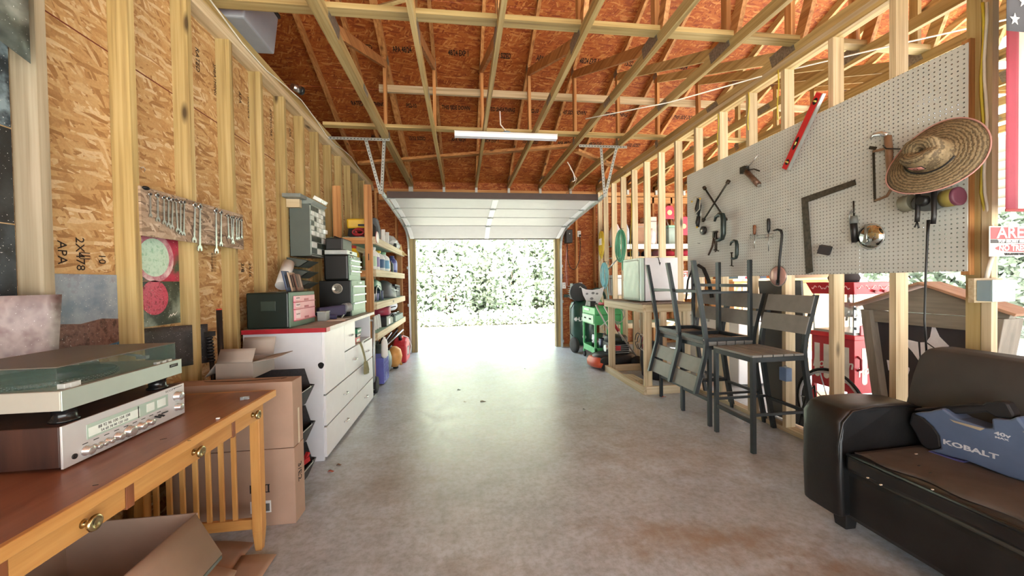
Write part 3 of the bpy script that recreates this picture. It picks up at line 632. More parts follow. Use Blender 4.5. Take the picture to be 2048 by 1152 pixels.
def posters():
    def poster(label, Y0, Y1, Z0, Z1, mats, shapes, x=-1.672, curl=None):
        t = thing('poster', label, 'poster', (x, (Y0 + Y1) / 2, Z0), w=True, group='spray painted posters on the left wall')
        mb = MB()
        if curl: mb.sheet(curl, 10, 6, .0012)
        else: mb.box(x, x + .0015, Y0, Y1, Z0, Z1)
        mb.build('sheet', mats[0], t)
        for i, (nm, poly, mi) in enumerate(shapes):
            MB().prism(poly, x + .0015 + .0003 * i, x + .0019 + .0003 * i, lambda u, v, w: (w, u, v)).build(nm, mats[mi], t)
    def paint(a, b2, c, s=6, key=''):
        k = ('paint', a, b2, c, s)
        if k in MATS: return MATS[k]
        m, N, L, b = _nt('spray_paint'); v = _coord(N, L); n = _noise(N, L, v, s, 4, .6); st = _noise(N, L, v, 160, 1)
        col = _ramp(N, L, n, [(.33, srgb(a)), (.5, srgb(b2)), (.66, srgb(c))]); col = _mix(N, L, _ramp(N, L, st, [(.72, (0, 0, 0)), (.75, (1, 1, 1))]), col, (.7, .7, .7))
        L.new(col, b.inputs['Base Color']); b.inputs['Roughness'].default_value = .35; MATS[k] = m; return m
    def P(px, py, x=-1.672): p = onX(px, py, x); return p.y, p.z
    y0, z0 = P(119, 695); y1, z1 = P(244, 562); z0 = 1.0
    wave = [(1.715, 1.14), (1.80, 1.165), (1.90, 1.155), (2.0, 1.17), (2.095, 1.16), (2.095, 1.04), (1.95, 1.02), (1.80, 1.04), (1.715, 1.03)]
    poster('blue grey sprayed sky over brown sea poster between the first two wall studs', 1.715, 2.095, 1.0, 1.375, [paint('6f7f8f', '8f9aa5', '6a5a62'), paint('3c2420', '7a5a52', '54352e', 24), paint('8c8f92', '55585c', 'b4b5b6', 50), paint('27506f', '4f7fa0', '8fb2c6', 16)], [('brown_sea', wave, 1), ('moon', disc(1.745, 1.315, .045), 2), ('blue_ice', [(1.78, 1.03), (1.9, 1.045), (2.0, 1.04), (2.09, 1.05), (2.09, 1.01), (1.76, 1.01)], 3)])
    poster('poster of a pale green planet on red, below the wrench board', 2.14, 2.50, 1.345, 1.60, [paint('7d1030', 'b32a4e', '39503f', 5), paint('a9cdb6', 'c7e0cc', '8fbf9f', 30), paint('d7a9b0', 'b4667a', 'e2c7c9', 9)], [('glow', disc(2.32, 1.475, .135, 28), 2), ('planet', disc(2.315, 1.475, .105, 28), 1)])
    poster('poster of a crimson planet on dark green, below the pale planet', 2.14, 2.52, 1.10, 1.343, [paint('16211d', '3d4a40', '8d9a8c', 5), paint('9c1f3a', 'c9506a', '7d1830', 40), WHITE], [('planet', disc(2.31, 1.255, .095, 28), 1), ('signature', [(2.40, 1.135), (2.42, 1.15), (2.425, 1.14), (2.44, 1.155), (2.45, 1.145), (2.475, 1.17), (2.45, 1.152), (2.44, 1.162), (2.425, 1.147), (2.42, 1.157)], 2)])
    c0 = lambda u, v: (-1.66 + .09 * u * u * u, 2.14 + .43 * u, .86 + .24 * v - .02 * u)
    poster('blank dark grey poster curling off the wall beneath the crimson planet', 2.14, 2.56, .86, 1.1, [paint('232323', '3c3a3a', '1c1c1e', 5)], [], curl=c0)
    poster('dark poster with swirling pale strokes, second from the top at the left edge', 1.30, 1.665, 1.92, 2.40, [paint('0d1114', '22303a', '7c8f98', 10)], [('purple_swirl', disc(1.50, 2.15, .09, 16, .12), 0)])
    poster('black poster with half of a pink planet at the left edge', 1.30, 1.665, 1.56, 1.915, [paint('101214', '1f2326', '33383a', 7), paint('a97c7c', 'd2b5b0', '8a6064', 9)], [('planet', disc(1.47, 1.74, .13, 28, .14), 1)])
    poster('dark poster with a small blue glow, low at the left edge', 1.30, 1.665, 1.22, 1.555, [paint('15181b', '3b444a', '232a30', 5), paint('6f93a8', '9fb9c6', '52202a', 9)], [('blue_glow', disc(1.56, 1.47, .035, 16), 1)])
    c1 = lambda u, v: (-1.5855 + .05 * u * u * (1 - .4 * v), 1.24 + .46 * u - .05 * (1 - v), .98 + .31 * v)
    poster('pale grey poster with a white glow curling over the first stud behind the turntable', 1.24, 1.7, .98, 1.29, [paint('85787c', 'b5aaac', '6b4a4c', 5), paint('c2d8dc', 'e4eeee', 'a9bcc0', 9)], [], curl=c1)
    c2 = lambda u, v: (-1.5855 + .03 * u * u, 1.22 + .40 * u, 2.30 + .5 * v - .16 * (1 - v) * u)
    poster('dark grey green sheet curling over the first stud at the top left corner', 1.22, 1.68, 2.25, 2.8, [paint('2b302c', '4d534c', '8f948c', 5)], [], curl=c2)
posters()
def wrench(label, top, bot, s=1., red=False):
    t = thing('wrench', label, 'wrench', top, frame((0, 0, 0), (bot - top).cross(Vector((1, 0, 0))).normalized() * -1, (0, 0, 1)).to_3x3() if False else None, 'wrenches on the strand board', w=True)
    d = bot - top; L = d.length; d.normalize(); out = Vector((1, 0, 0)); side = d.cross(out).normalized()
    f = lambda u, v, w: top + side * u + d * v + out * w
    r = .011 * s; mt = M('c4c7c6', .25, 1., .12, 30)
    mb = MB(); mb.tube([f(r * cos(a), r * sin(a), .006) for a in [2 * pi * i / 12 for i in range(12)]], r * .38, 6, True)
    mb.prism([(-.0042 * s, r * .9), (.0042 * s, r * .9), (.0055 * s, L * .5), (.005 * s, L - r * 1.4), (-.005 * s, L - r * 1.4), (-.0055 * s, L * .5)], .004, .0085, f)
    j = r * 1.25
    mb.prism([(-.005 * s, L - r * 1.5), (.005 * s, L - r * 1.5), (j, L - j * .5), (j * 1.05, L + j * .55), (j * .55, L + j * .8), (j * .45, L - .05 * j), (-j * .35, L - .2 * j), (-j * .5, L + .65 * j), (-j * 1.0, L + .4 * j), (-j, L - j * .6)], .0035, .009, f)
    mb.build('wrench_body', mt, t)
    nl = MB().cyl(f(0, 0, -.006), f(0, 0, .016), .0022, n=6).build('hanging_nail', DARKM, t)
def wrench_board():
    x = -1.587
    p = [onX(*q, x + .006) for q in ((278, 371), (484, 430), (486, 499), (282, 471))]
    poly = [(q.y, q.z) for q in p]
    one(MB().prism(poly, x + .0005, x + .0115, lambda u, v, w: (w, u, v)), 'wrench_board', osb('x', 'grey'), 'long weathered strand board strip nailed across the studs for wrenches', 'board')
    W = [(185, 190, 190, 487, .75), (285, 205, 290, 540, 1), (370, 238, 375, 580, .9), (435, 250, 432, 615, 1), (490, 268, 482, 645, 1), (533, 272, 560, 685, 1), (600, 300, 597, 715, .95), (650, 300, 640, 735, .9), (795, 340, 785, 820, 1.3), (865, 360, 862, 935, 1.45), (1082, 415, 1088, 970, 1.4), (1152, 440, 1150, 875, 1.2), (1243, 482, 1255, 780, 1), (1290, 505, 1300, 800, .9), (1318, 510, 1312, 850, 1.05), (1360, 520, 1365, 800, .9), (1395, 530, 1392, 795, .9), (1430, 545, 1432, 780, .8)]
    names = ['shortest wrench hanging alone at the left end of the strand board', 'pinkish wrench hanging second from the left on the strand board', 'third wrench from the left on the strand board', 'fourth wrench from the left on the strand board', 'fifth wrench from the left on the strand board', 'slanting wrench hanging sixth from the left on the strand board', 'seventh wrench from the left, dull and close to the slanting one', 'eighth wrench from the left, last of the first cluster', 'shorter of the two large wrenches mid board', 'longest wrench, right one of the large pair mid board', 'large wrench hanging just right of the bare middle of the board', 'medium wrench just right of the third large wrench', 'first of the small wrenches at the right end of the board', 'tilted thin wrench crossing another near the right end', 'longer small wrench crossed by the tilted one', 'third wrench from the right end of the board', 'second wrench from the right end of the board', 'last small wrench at the right end of the board']
    for (a, b, c, d, s), n in zip(W, names):
        X = x + .0125; wrench(n, onX(270 + a / 6.78, 360 + b / 6.78, X), onX(270 + c / 6.78, 360 + d / 6.78, X), s)
    for (a, b, c) in ((150, 110, 'bolt'),):
        q = onX(270 + a / 6.78, 360 + b / 6.78, x + .02); one(MB().sph(q, .012, .02, .01), 'bolt', M('1c1c1c', .5, .5), 'small dark bolt sticking out at the top left of the strand board', 'bolt')
    # bare picture hook on the stud
    q = onX(280, 337, -1.586); one(MB().tube([q + Vector((.002, -.012 * 0, 0)), q + Vector((.012, .004, .01)), q + Vector((.016, .01, .0)), q + Vector((.01, .012, -.012))], .0014, 6), 'hook', STEEL, 'small bent wire hook screwed into the stud above the strand board', 'hook')
wrench_board()
def cabinet():
    x0, x1, y0, y1 = -1.575, -1.022, 2.955, 4.45; zt = .965
    W1 = M('d3d6da', .4, 0, .03); gap = M('4b4d50', .7)
    t = thing('cabinet', 'white painted garage cabinet with seven drawers and a red edged worktop', 'cabinet', (-1.3, 3.7, 0), w=True)
    mb = MB(); mb.box(x0, x1 - .018, y0, y0 + .018, 0, zt).box(x0, x1 - .018, y1 - .018, y1, 0, zt).box(x0, x0 + .008, y0 + .018, y1 - .018, .06, zt)
    mb.box(x0 + .008, x1 - .018, y0 + .018, y1 - .018, .06, .078).box(x0 + .008, x1 - .022, 3.77, 3.785, .72, zt).box(x0 + .008, x1 - .022, 3.785, y1 - .018, .70, .715).box(x0 + .2, x0 + .21, 3.785, y1 - .018, .715, zt)
    mb.box(x1 - .06, x1 - .045, y0 + .1, y1, 0, .06)
    mb.build('carcass', [W1], t, .001)
    MB().box(x1 - .05, x1 - .02, y0 + .018, 3.77, .08, zt).build('front_frame', gap, t)
    MB().box(x1 - .05, x1 - .02, 3.77, y1 - .018, .08, .70).build('front_frame', gap, t)
    MB().box(x0 + .008, x1 - .04, y0 + .0182, y0 + .1, .0, .06).build('toe_block', M('6c6f66', .8), t)
    def front(nm, a, b2, c, d, handles=()):
        o = MB().box(x1 - .018, x1, a + .003, b2 - .003, c + .003, d - .003).build(nm, M('dcdddf', .35, 0, .03), t, .002)
        for hy in handles:
            hz = (c + d) / 2
            MB().tube([(x1, hy - .045, hz), (x1 + .02, hy - .04, hz), (x1 + .026, hy, hz), (x1 + .02, hy + .04, hz), (x1, hy + .045, hz)], .005, 8).build('handle', CHROME, o)
    front('door', y0 + .005, 3.44, .49, zt); front('drawer', 3.44, 3.775, .725, zt, (3.62,)); front('drawer', 3.44, 4.08, .49, .72, (3.72,)); front('drawer', 4.08, y1, .49, .70, (4.2,))
    front('drawer', y0 + .005, 3.80, .255, .485, (3.42,)); front('drawer', 3.80, y1, .255, .485, (4.15,)); front('drawer', y0 + .005, y1, .02, .25, (3.42, 4.1))
    tp = MB().box(x0, x1 + .02, y0 - .015, y1 + .02, zt, .992).build('worktop', M('a5a096', .5, 0, .2, 7), t, .002)
    MB().box(x0, x1 + .024, y0 - .021, y0 - .0152, zt - .004, .993).build('red_edging', M('a2212c', .4, 0, .15), t)
    MB().box(x1 + .0202, x1 + .025, y0 - .021, y0 + .06, zt - .004, .993).build('red_edging', M('a2212c', .4, 0, .15), t)
    MB().box(x1 + .0202, x1 + .024, y0 + .061, y1 + .02, zt, .993).build('white_edging', WHITE, t)
    q = onY(642, 731, y0); MB().prism([(q.x + .021 * cos(a) * (1 + .12 * sin(3 * a)), q.z + .024 * sin(a)) for a in [2 * pi * i / 14 for i in range(14)]], y0 - .0012, y0 - .0002, lambda u, v, w: (u, w, v)).build('cable_hole', M('0b0b0c', .9), t)
    # things in the cubby
    for i, (c, y, z, lab) in enumerate((('b8464a', 3.90, .716, 'small red carton at the bottom of the cabinet cubby'), ('22302c', 3.90, .783, 'small dark carton between two others in the cabinet cubby'), ('2f7d5c', 3.88, .822, 'small green carton on top of the pile in the cabinet cubby'))):
        b = thing('small_box', lab, 'box', (-1.1, y + .07, z), w=True, group='cartons in the cubby')
        h = (.064, .036, .045)[i]; MB().box(-1.22, -1.05 + .01 * i, y, y + .15, z, z + h).build('carton', M(c, .5), b, .001); MB().box(-1.05 + .01 * i, -1.049 + .01 * i, y + .02, y + .13, z + h * .3, z + h * .7).build('pale_label', M('cfd8d0', .5), b)
    s = thing('strap', 'olive canvas strap hanging out of the cabinet cubby over the drawers', 'strap', (-1.0, 3.9, .62), w=True)
    pts = [(-1.10, 3.83, .735), (-1.0, 3.86, .738), (-.99, 3.89, .68), (-.988, 3.95, .60), (-.988, 4.0, .52)]
    mb = MB(); n = len(pts)
    for i, (a, b2) in enumerate(zip(pts, pts[1:])): mb.bar(a, b2, .045, .004, (0, 0, 1) if i == 0 else (1, 0, 0))
    mb.build('webbing', M('8b8663', .9, 0, .15, 30), s); 
    mb = MB().prism([(3.97, .53), (4.04, .52), (4.10, .42), (4.07, .385), (3.95, .40)], -1.0, -.975, lambda u, v, w: (w, u, v)); mb.build('pouch', M('7d7957', .9, 0, .15, 30), s, .008)
cabinet()
ZW = .994
def on_cabinet():
    # green drawer chest
    t = thing('drawer_chest', 'dark green chest with three pink labelled drawers on the cabinet', 'drawer chest', (-1.4, 3.2, ZW), w=True)
    x0, x1, y0, y1, z1 = -1.565, -1.265, 2.985, 3.46, ZW + .265
    MB().box(x0, x1 - .012, y0, y1, ZW, z1).build('body', M('0f1d17', .4, 0, .15), t, .01)
    mb = MB().box(x1 - .012, x1, y0, y1, ZW, z1); fr = mb.build('front_frame', M('55705f', .45, 0, .08), t, .006)
    MB().box(x0 + .10, x1 - .10, y0 - .002, y0 + .002, ZW + .13, ZW + .20).build('grip_recess', M('2f3b34', .3), t, .001)
    for i, (a, b2) in enumerate(((.19, .235), (.135, .185), (.05, .13))):
        d = MB().box(x1 - .002, x1 + .012, y0 + .06, y1 - .03, ZW + a, ZW + b2).build('drawer', M('dc9aa4', .4, 0, .06), t, .003)
        MB().box(x1 - .001, x1 + .016, y0 + .055, y1 - .026, ZW + a - .006, ZW + a + .001).build('drawer_lip', M('b03a50', .4), d)
        MB().box(x1 + .012, x1 + .0135, y0 + .23, y0 + .31, ZW + a + .004, ZW + a + .02).build('finger_pull', M('a83348', .4), d)
        MB().box(x1 + .012, x1 + .013, y0 + .07, y0 + .15, ZW + a + .015, ZW + b2 - .004).build('paper_label', M('ecd3d6', .6), d)
        MB().tube([(x1 + .0135, y0 + .078 + .0045 * q, ZW + (a + b2) / 2 + .006 + .006 * sin(q * 2.3 + i)) for q in range(15)], .0012, 5).build('handwriting', M('7a5560', .8), d)
    # papers
    for i, (px, py, ang, c, lab) in enumerate(((615, 642, .3, 'd9b9a6', 'pinkish sheet of paper at the red edge of the cabinet top'), (668, 640, -.1, 'd6d4cd', 'printed sheet of paper near the middle of the cabinet top'))):
        p = onZ(px, py, ZW); p.x = -1.115
        o = thing('paper_sheet', lab, 'paper', (p.x, p.y, ZW + .0006 + .001 * i), ang, 'papers on the cabinet')
        MB().sheet(lambda u, v: (-.075 + .15 * u, -.11 + .22 * v, .004 * sin(3 * u) * v + .001), 5, 5, .0006).build('page', M(c, .7, 0, .04, 30), o)
    # lower and upper tool chests
    def chest(lab, x0, x1, y0, y1, z0, z1, nd, round_top):
        t = thing('tool_chest', lab, 'tool chest', ((x0 + x1) / 2, (y0 + y1) / 2, z0), w=True)
        MB().box(x0, x1 - .01, y0, y1, z0, z1).build('case', M('0c0d0c', .4, .1, .15), t, .006 if not round_top else .02)
        fr = MB().box(x1 - .01, x1, y0 + .002, y1 - .002, z0, z1 - (.01 if round_top else 0)).build('front_panel', M('6a7f73', .4, .3, .06), t, .002)
        h = (z1 - z0 - .10) / nd
        for i in range(nd):
            zz = z0 + .05 + h * i
            d = MB().box(x1, x1 + .006, y0 + .03, y1 - .03, zz + .004, zz + h - .004).build('drawer', M('74887c', .38, .3, .06), t, .001)
            MB().box(x1 + .004, x1 + .022, y0 + .028, y1 - .028, zz + h - .018, zz + h - .004).build('pull_bar', M('d9dedb', .25, .8), d, .002)
        return t
    t = chest('lower green grey tool chest with a round emblem standing on the cabinet', -1.39, -1.085, 3.92, 4.44, ZW, ZW + .355, 3, False)
    em = MB().lathe([(.05, 0), (.05, .003), (.044, .004), (.043, .002), (.002, .002)], (-1.22, 3.919, ZW + .275), (0, -1, 0), 28).build('round_emblem', M('a7a59a', .35, .5), t)
    MB().prism([(-.026, -.018), (-.01, -.028), (.014, -.02), (.03, -.002), (.02, .006), (.03, .016), (.01, .028), (-.006, .018), (-.022, .024), (-.03, .006), (-.014, .0)], 0, .0015, lambda u, v, w: (-1.22 + u, 3.917 - w, ZW + .275 + v)).build('emblem_figure', M('5d5b52', .5), em)
    text('C', .03, frame((-1.0845, 4.13, ZW + .33), (0, 1, 0), (0, 0, 1)), INK, t, 'badge_lettering', .0005)
    MB().box(-1.085, -1.083, 4.22, 4.30, ZW + .322, ZW + .338).build('maker_plate', CHROME, t)
    t = chest('upper black and silver tool chest stacked on the lower one', -1.365, -1.12, 3.98, 4.40, ZW + .356, ZW + .62, 3, True)
    for y in (4.06, 4.32):
        MB().tube([(-1.12, y - .02, ZW + .60), (-1.10, y, ZW + .585), (-1.12, y + .02, ZW + .60)], .006).build('latch', CHROME, t)
    z = ZW + .62
    o = thing('metal_case', 'flat pale grey case lying on the upper tool chest', 'case', (-1.3, 4.2, z), w=True)
    MB().box(-1.36, -1.14, 4.0, 4.36, z, z + .045).build('shell', M('aeb4b2', .4, .4), o, .006); MB().box(-1.14, -1.13, 4.1, 4.14, z + .014, z + .03).build('catch', DARKM, o)
    o = thing('black_case', 'black carrying case standing on the flat pale case', 'case', (-1.3, 4.2, z + .045), w=True)
    MB().box(-1.355, -1.19, 4.02, 4.35, z + .0455, z + .17).build('shell', BLACK, o, .012); MB().tube([(-1.29, 4.08, z + .168), (-1.29, 4.10, z + .19), (-1.29, 4.26, z + .19), (-1.29, 4.28, z + .168)], .007).build('handle', BLACKR, o)
    # nailer and pouch in front of the chests
    t = thing('power_tool', 'purple and black power tool lying in front of the tool chests', 'power tool', (-1.2, 3.75, ZW), w=True)
    MB().bar((-1.30, 3.62, ZW + .06), (-1.12, 3.80, ZW + .075), .07, .10).build('body', M('33304c', .5, 0, .15), t, .015)
    MB().cyl((-1.12, 3.78, ZW + .095), (-1.09, 3.84, ZW + .095), .045).build('head', M('a9adb0', .35, .6), t, .004)
    MB().bar((-1.10, 3.84, ZW + .08), (-1.13, 3.72, ZW + .003), .012, .012).build('nose', STEEL, t)
    MB().tube([(-1.30, 3.60, ZW + .06), (-1.22, 3.58, ZW + .035), (-1.13, 3.60, ZW + .02)], .022, 10).build('handle', M('27264a', .6), t)
    t = thing('tool_pouch', 'navy canvas tool pouch slumped between the green chest and the power tool', 'pouch', (-1.28, 3.55, ZW), w=True)
    MB().loft([[(-1.44 + .10 * k * cos(a), 3.54 + .055 * k * sin(a), z0) for a in [2 * pi * i / 14 for i in range(14)]] for z0, k in ((ZW + .001, .9), (ZW + .04, 1.05), (ZW + .10, 1.0), (ZW + .13, .8))]).build('bag', M('2d2c52', .85, 0, .2, 30), t)
    MB().box(-1.40, -1.355, 3.485, 3.50, ZW + .10, ZW + .12).build('yellow_tag', M('d3c23c', .5), t)
    t = thing('small_box', 'small grey plastic box between the green chest and the papers', 'box', (-1.22, 3.53, ZW), w=True)
    MB().box(-1.255, -1.18, 3.475, 3.57, ZW, ZW + .075).build('tub', M('8d9490', .5), t, .005); MB().box(-1.258, -1.177, 3.472, 3.573, ZW + .075, ZW + .083).build('lid', M('a9b0ac', .5), t, .002)
    # rolled paper and magazines on the green chest
    zc = z1
    p = onY(566, 552, 3.3)
    t = thing('paper_roll', 'white roll of paper leaning on the studs behind the green chest', 'paper roll', (-1.5, 3.2, zc), w=True)
    a = onX(563, 572, -1.50); b2 = onX(577, 527, -1.53); a.z = max(a.z, zc + .03); d = (b2 - a)
    MB().cyl(a, a + d, .048, n=24).build('roll', M('dcdcda', .7), t); q = a + d; MB().cyl(q - d.normalized() * .002, q + d.normalized() * .001, .04, n=20).build('open_end', M('a9a9a6', .8), t)
    for i, (c, lab) in enumerate((('3a4a66', 'blue backed magazine leaning beside the paper roll'), ('c9b49e', 'cream magazine with dark lettering leaning beside the paper roll'), ('5a3a30', 'brown magazine leaning last beside the paper roll'))):
        o = thing('magazine', lab, 'magazine', (-1.40 + .028 * i, 3.28 + .03 * i, zc + .004), (0, -.22, 0), 'magazines on the green chest')
        MB().box(-.006, .0, -.02, .10, .0, .17 - .012 * i).build('cover', M(c, .4), o)
        MB().box(.0, .005, -.018, .098, .002, .165 - .012 * i).build('pages', M(('5f6f86', 'b09c88', '7a5a4a')[i], .6), o)
        for q in range(3): MB().prism([(-.01 + .035 * q, .03), (.012 + .035 * q, .03), (.016 + .035 * q, .13), (-.004 + .035 * q, .14)], .005, .0055, lambda u, v, w: (w, u, v)).build('cover_picture', M(('2a2a30', '6a5a50', 'a89a8a')[q], .5), o)
    # three tilted grey bins on the wall
    for i in range(3):
        zb = 1.285 + .10 * i; y0, y1 = 3.70, 3.94
        t = thing('parts_bin', ['lowest', 'middle', 'topmost'][i] + ' grey tilted parts bin hanging on the wall under the small drawer cabinet', 'parts bin', (-1.5, 3.72, zb), w=True, group='tilted grey parts bins')
        g = M('4a514c', .5, 0, .1); mb = MB(); X = -1.585
        mb.prism([(X, zb), (X + .10, zb - .01), (X + .19, zb + .045), (X + .185, zb + .05), (X + .10, zb - .004), (X + .006, zb + .006), (X + .006, zb + .082), (X, zb + .082)], y0, y1, lambda u, v, w: (u, w, v))
        for y in (y0, y1 - .005, (y0 + y1) / 2): mb.prism([(X, zb), (X + .10, zb - .01), (X + .19, zb + .045), (X + .02, zb + .082), (X, zb + .082)], y, y + .005, lambda u, v, w: (u, w, v))
        mb.build('bin_body', g, t)
        MB().box(X + .03, X + .12, y0 + .02, y0 + .10, zb + .006, zb + .05).build('loose_parts', M('2c3a33', .8, 0, .4, 90), t)
    # small drawer cabinet on a ledge
    x0, x1, y0, y1, z0, z1b = -1.586, -1.397, 3.78, 4.16, 1.585, 2.075
    t = thing('parts_cabinet', 'grey wall cabinet of many small clear drawers above the parts bins', 'parts cabinet', (-1.48, 4.03, 1.62), w=True)
    MB().box(x0, x1 - .01, y0, y1, z0, z1b).build('case', M('525a55', .55, 0, .06), t, .003)
    gr = MB(); rows = [z1b - .012 - .047 * i for i in range(7)] + [z1b - .012 - .047 * 6 - .058 * j for j in range(1, 4)]
    for zz in rows: gr.box(x1 - .01, x1, y0, y1, zz - .003, zz + .003)
    gr.box(x1 - .01, x1, y0, y0 + .008, z0, z1b).box(x1 - .01, x1, y1 - .008, y1, z0, z1b).box(x1 - .01, x1, y0, y1, z0, z0 + .012).box(x1 - .01, x1, y0, y1, z1b - .012, z1b)
    gr.build('grid', M('9aa59e', .5), t)
    MB().box(x1 - .0101, x1 - .009, y0 + .008, y1 - .008, z0 + .012, z1b - .012).build('dark_inside', M('1d2421', .8), t)
    clr = [M('c6cfca', .25, 0, .08), M('dfe5e2', .3, 0, .05), M('38433d', .4)]
    dark = {(0, 0), (0, 1), (0, 2), (2, 1), (4, 1), (3, 0), (1, 5), (2, 5)}
    for r in range(6):
        for k in range(6):
            a = y0 + .010 + (y1 - y0 - .02) / 6 * k; zt, zb = rows[r] - .004, rows[r + 1] + .004
            ex = .02 if (r, k) == (4, 5) else 0
            MB().box(x1 - .009, x1 + .004 + ex, a + .001, a + (y1 - y0 - .02) / 6 - .001, zb, zt).build('small_drawer', clr[2] if (r, k) in dark else clr[(r * 3 + k) % 2], t)
    for r in range(3):
        for k in range(3):
            a = y0 + .010 + (y1 - y0 - .02) / 3 * k; zt = rows[6 + r] - .004; zb = zt - .05
            MB().box(x1 - .009, x1 + .004, a + .002, a + (y1 - y0 - .02) / 3 - .002, zb, zt).build('wide_drawer', clr[2] if (r, k) in ((0, 0), (0, 1), (1, 1), (1, 2), (2, 2), (2, 0)) else clr[1], t)
    tr = thing('tray', 'grey sloping tray on top of the small drawer cabinet', 'tray', (-1.48, 4.02, z1b), w=True)
    MB().prism([(x0 + .01, z1b + .001), (x1, z1b + .001), (x1 + .03, z1b + .035), (x0 + .09, z1b + .10), (x0 + .01, z1b + .10)], y0 + .02, y1 - .02, lambda u, v, w: (u, w, v)).build('body', M('7c8580', .5), tr, .003)
    for k in range(2):
        o = thing('spare_drawer', ['left clear spare drawer resting on the grey tray', 'right clear spare drawer resting on the grey tray'][k], 'drawer', (x1 + .02, y0 + .13 + .09 * k, z1b + .05), (0, .5, 0), 'spare drawers on the tray')
        MB().box(-.04, .04, -.035, .035, 0, .035).build('shell', clr[1], o, .002); MB().box(.04, .048, -.012, .012, .01, .02).build('pull', clr[0], o)
    lg = thing('ledge_block', 'sawn wood block under a grey plate, fixed left of the small drawer cabinet', 'ledge', (-1.5, 3.75, 2.06), w=True)
    MB().box(-1.586, -1.47, 3.72, 3.772, 2.03, 2.105).build('block', pine('x', 'pale'), lg, .003); MB().box(-1.586, -1.43, 3.64, 3.775, 2.106, 2.14).build('plate', M('7f8683', .5, .3), lg, .002)
on_cabinet()
def bottle(name, lab, x, y, z, r, h, body, cap, label_c=None, neck=.4, group=None, flat=1.):
    t = thing(name, lab, 'bottle', (x, y, z), None, group)
    n = r * neck
    b = MB().lathe([(r * .9, 0), (r, .006), (r, h * .62), (r * .9, h * .72), (n, h * .86), (n, h * .9)], n=18)
    b.v = [(vx, vy * flat, vz) for vx, vy, vz in b.v]; b.build('body', M(body, .35), t)
    MB().lathe([(n * 1.15, h * .88), (n * 1.2, h * .99), (n * .9, h)], n=14).build('cap', M(cap, .4), t)
    if label_c:
        l = MB().lathe([(r * 1.01, h * .15), (r * 1.012, h * .16), (r * 1.012, h * .56), (r * 1.01, h * .57)], n=18); l.v = [(vx, vy * flat, vz) for vx, vy, vz in l.v]; l.build('paper_label', M(label_c, .5), t)
    return t
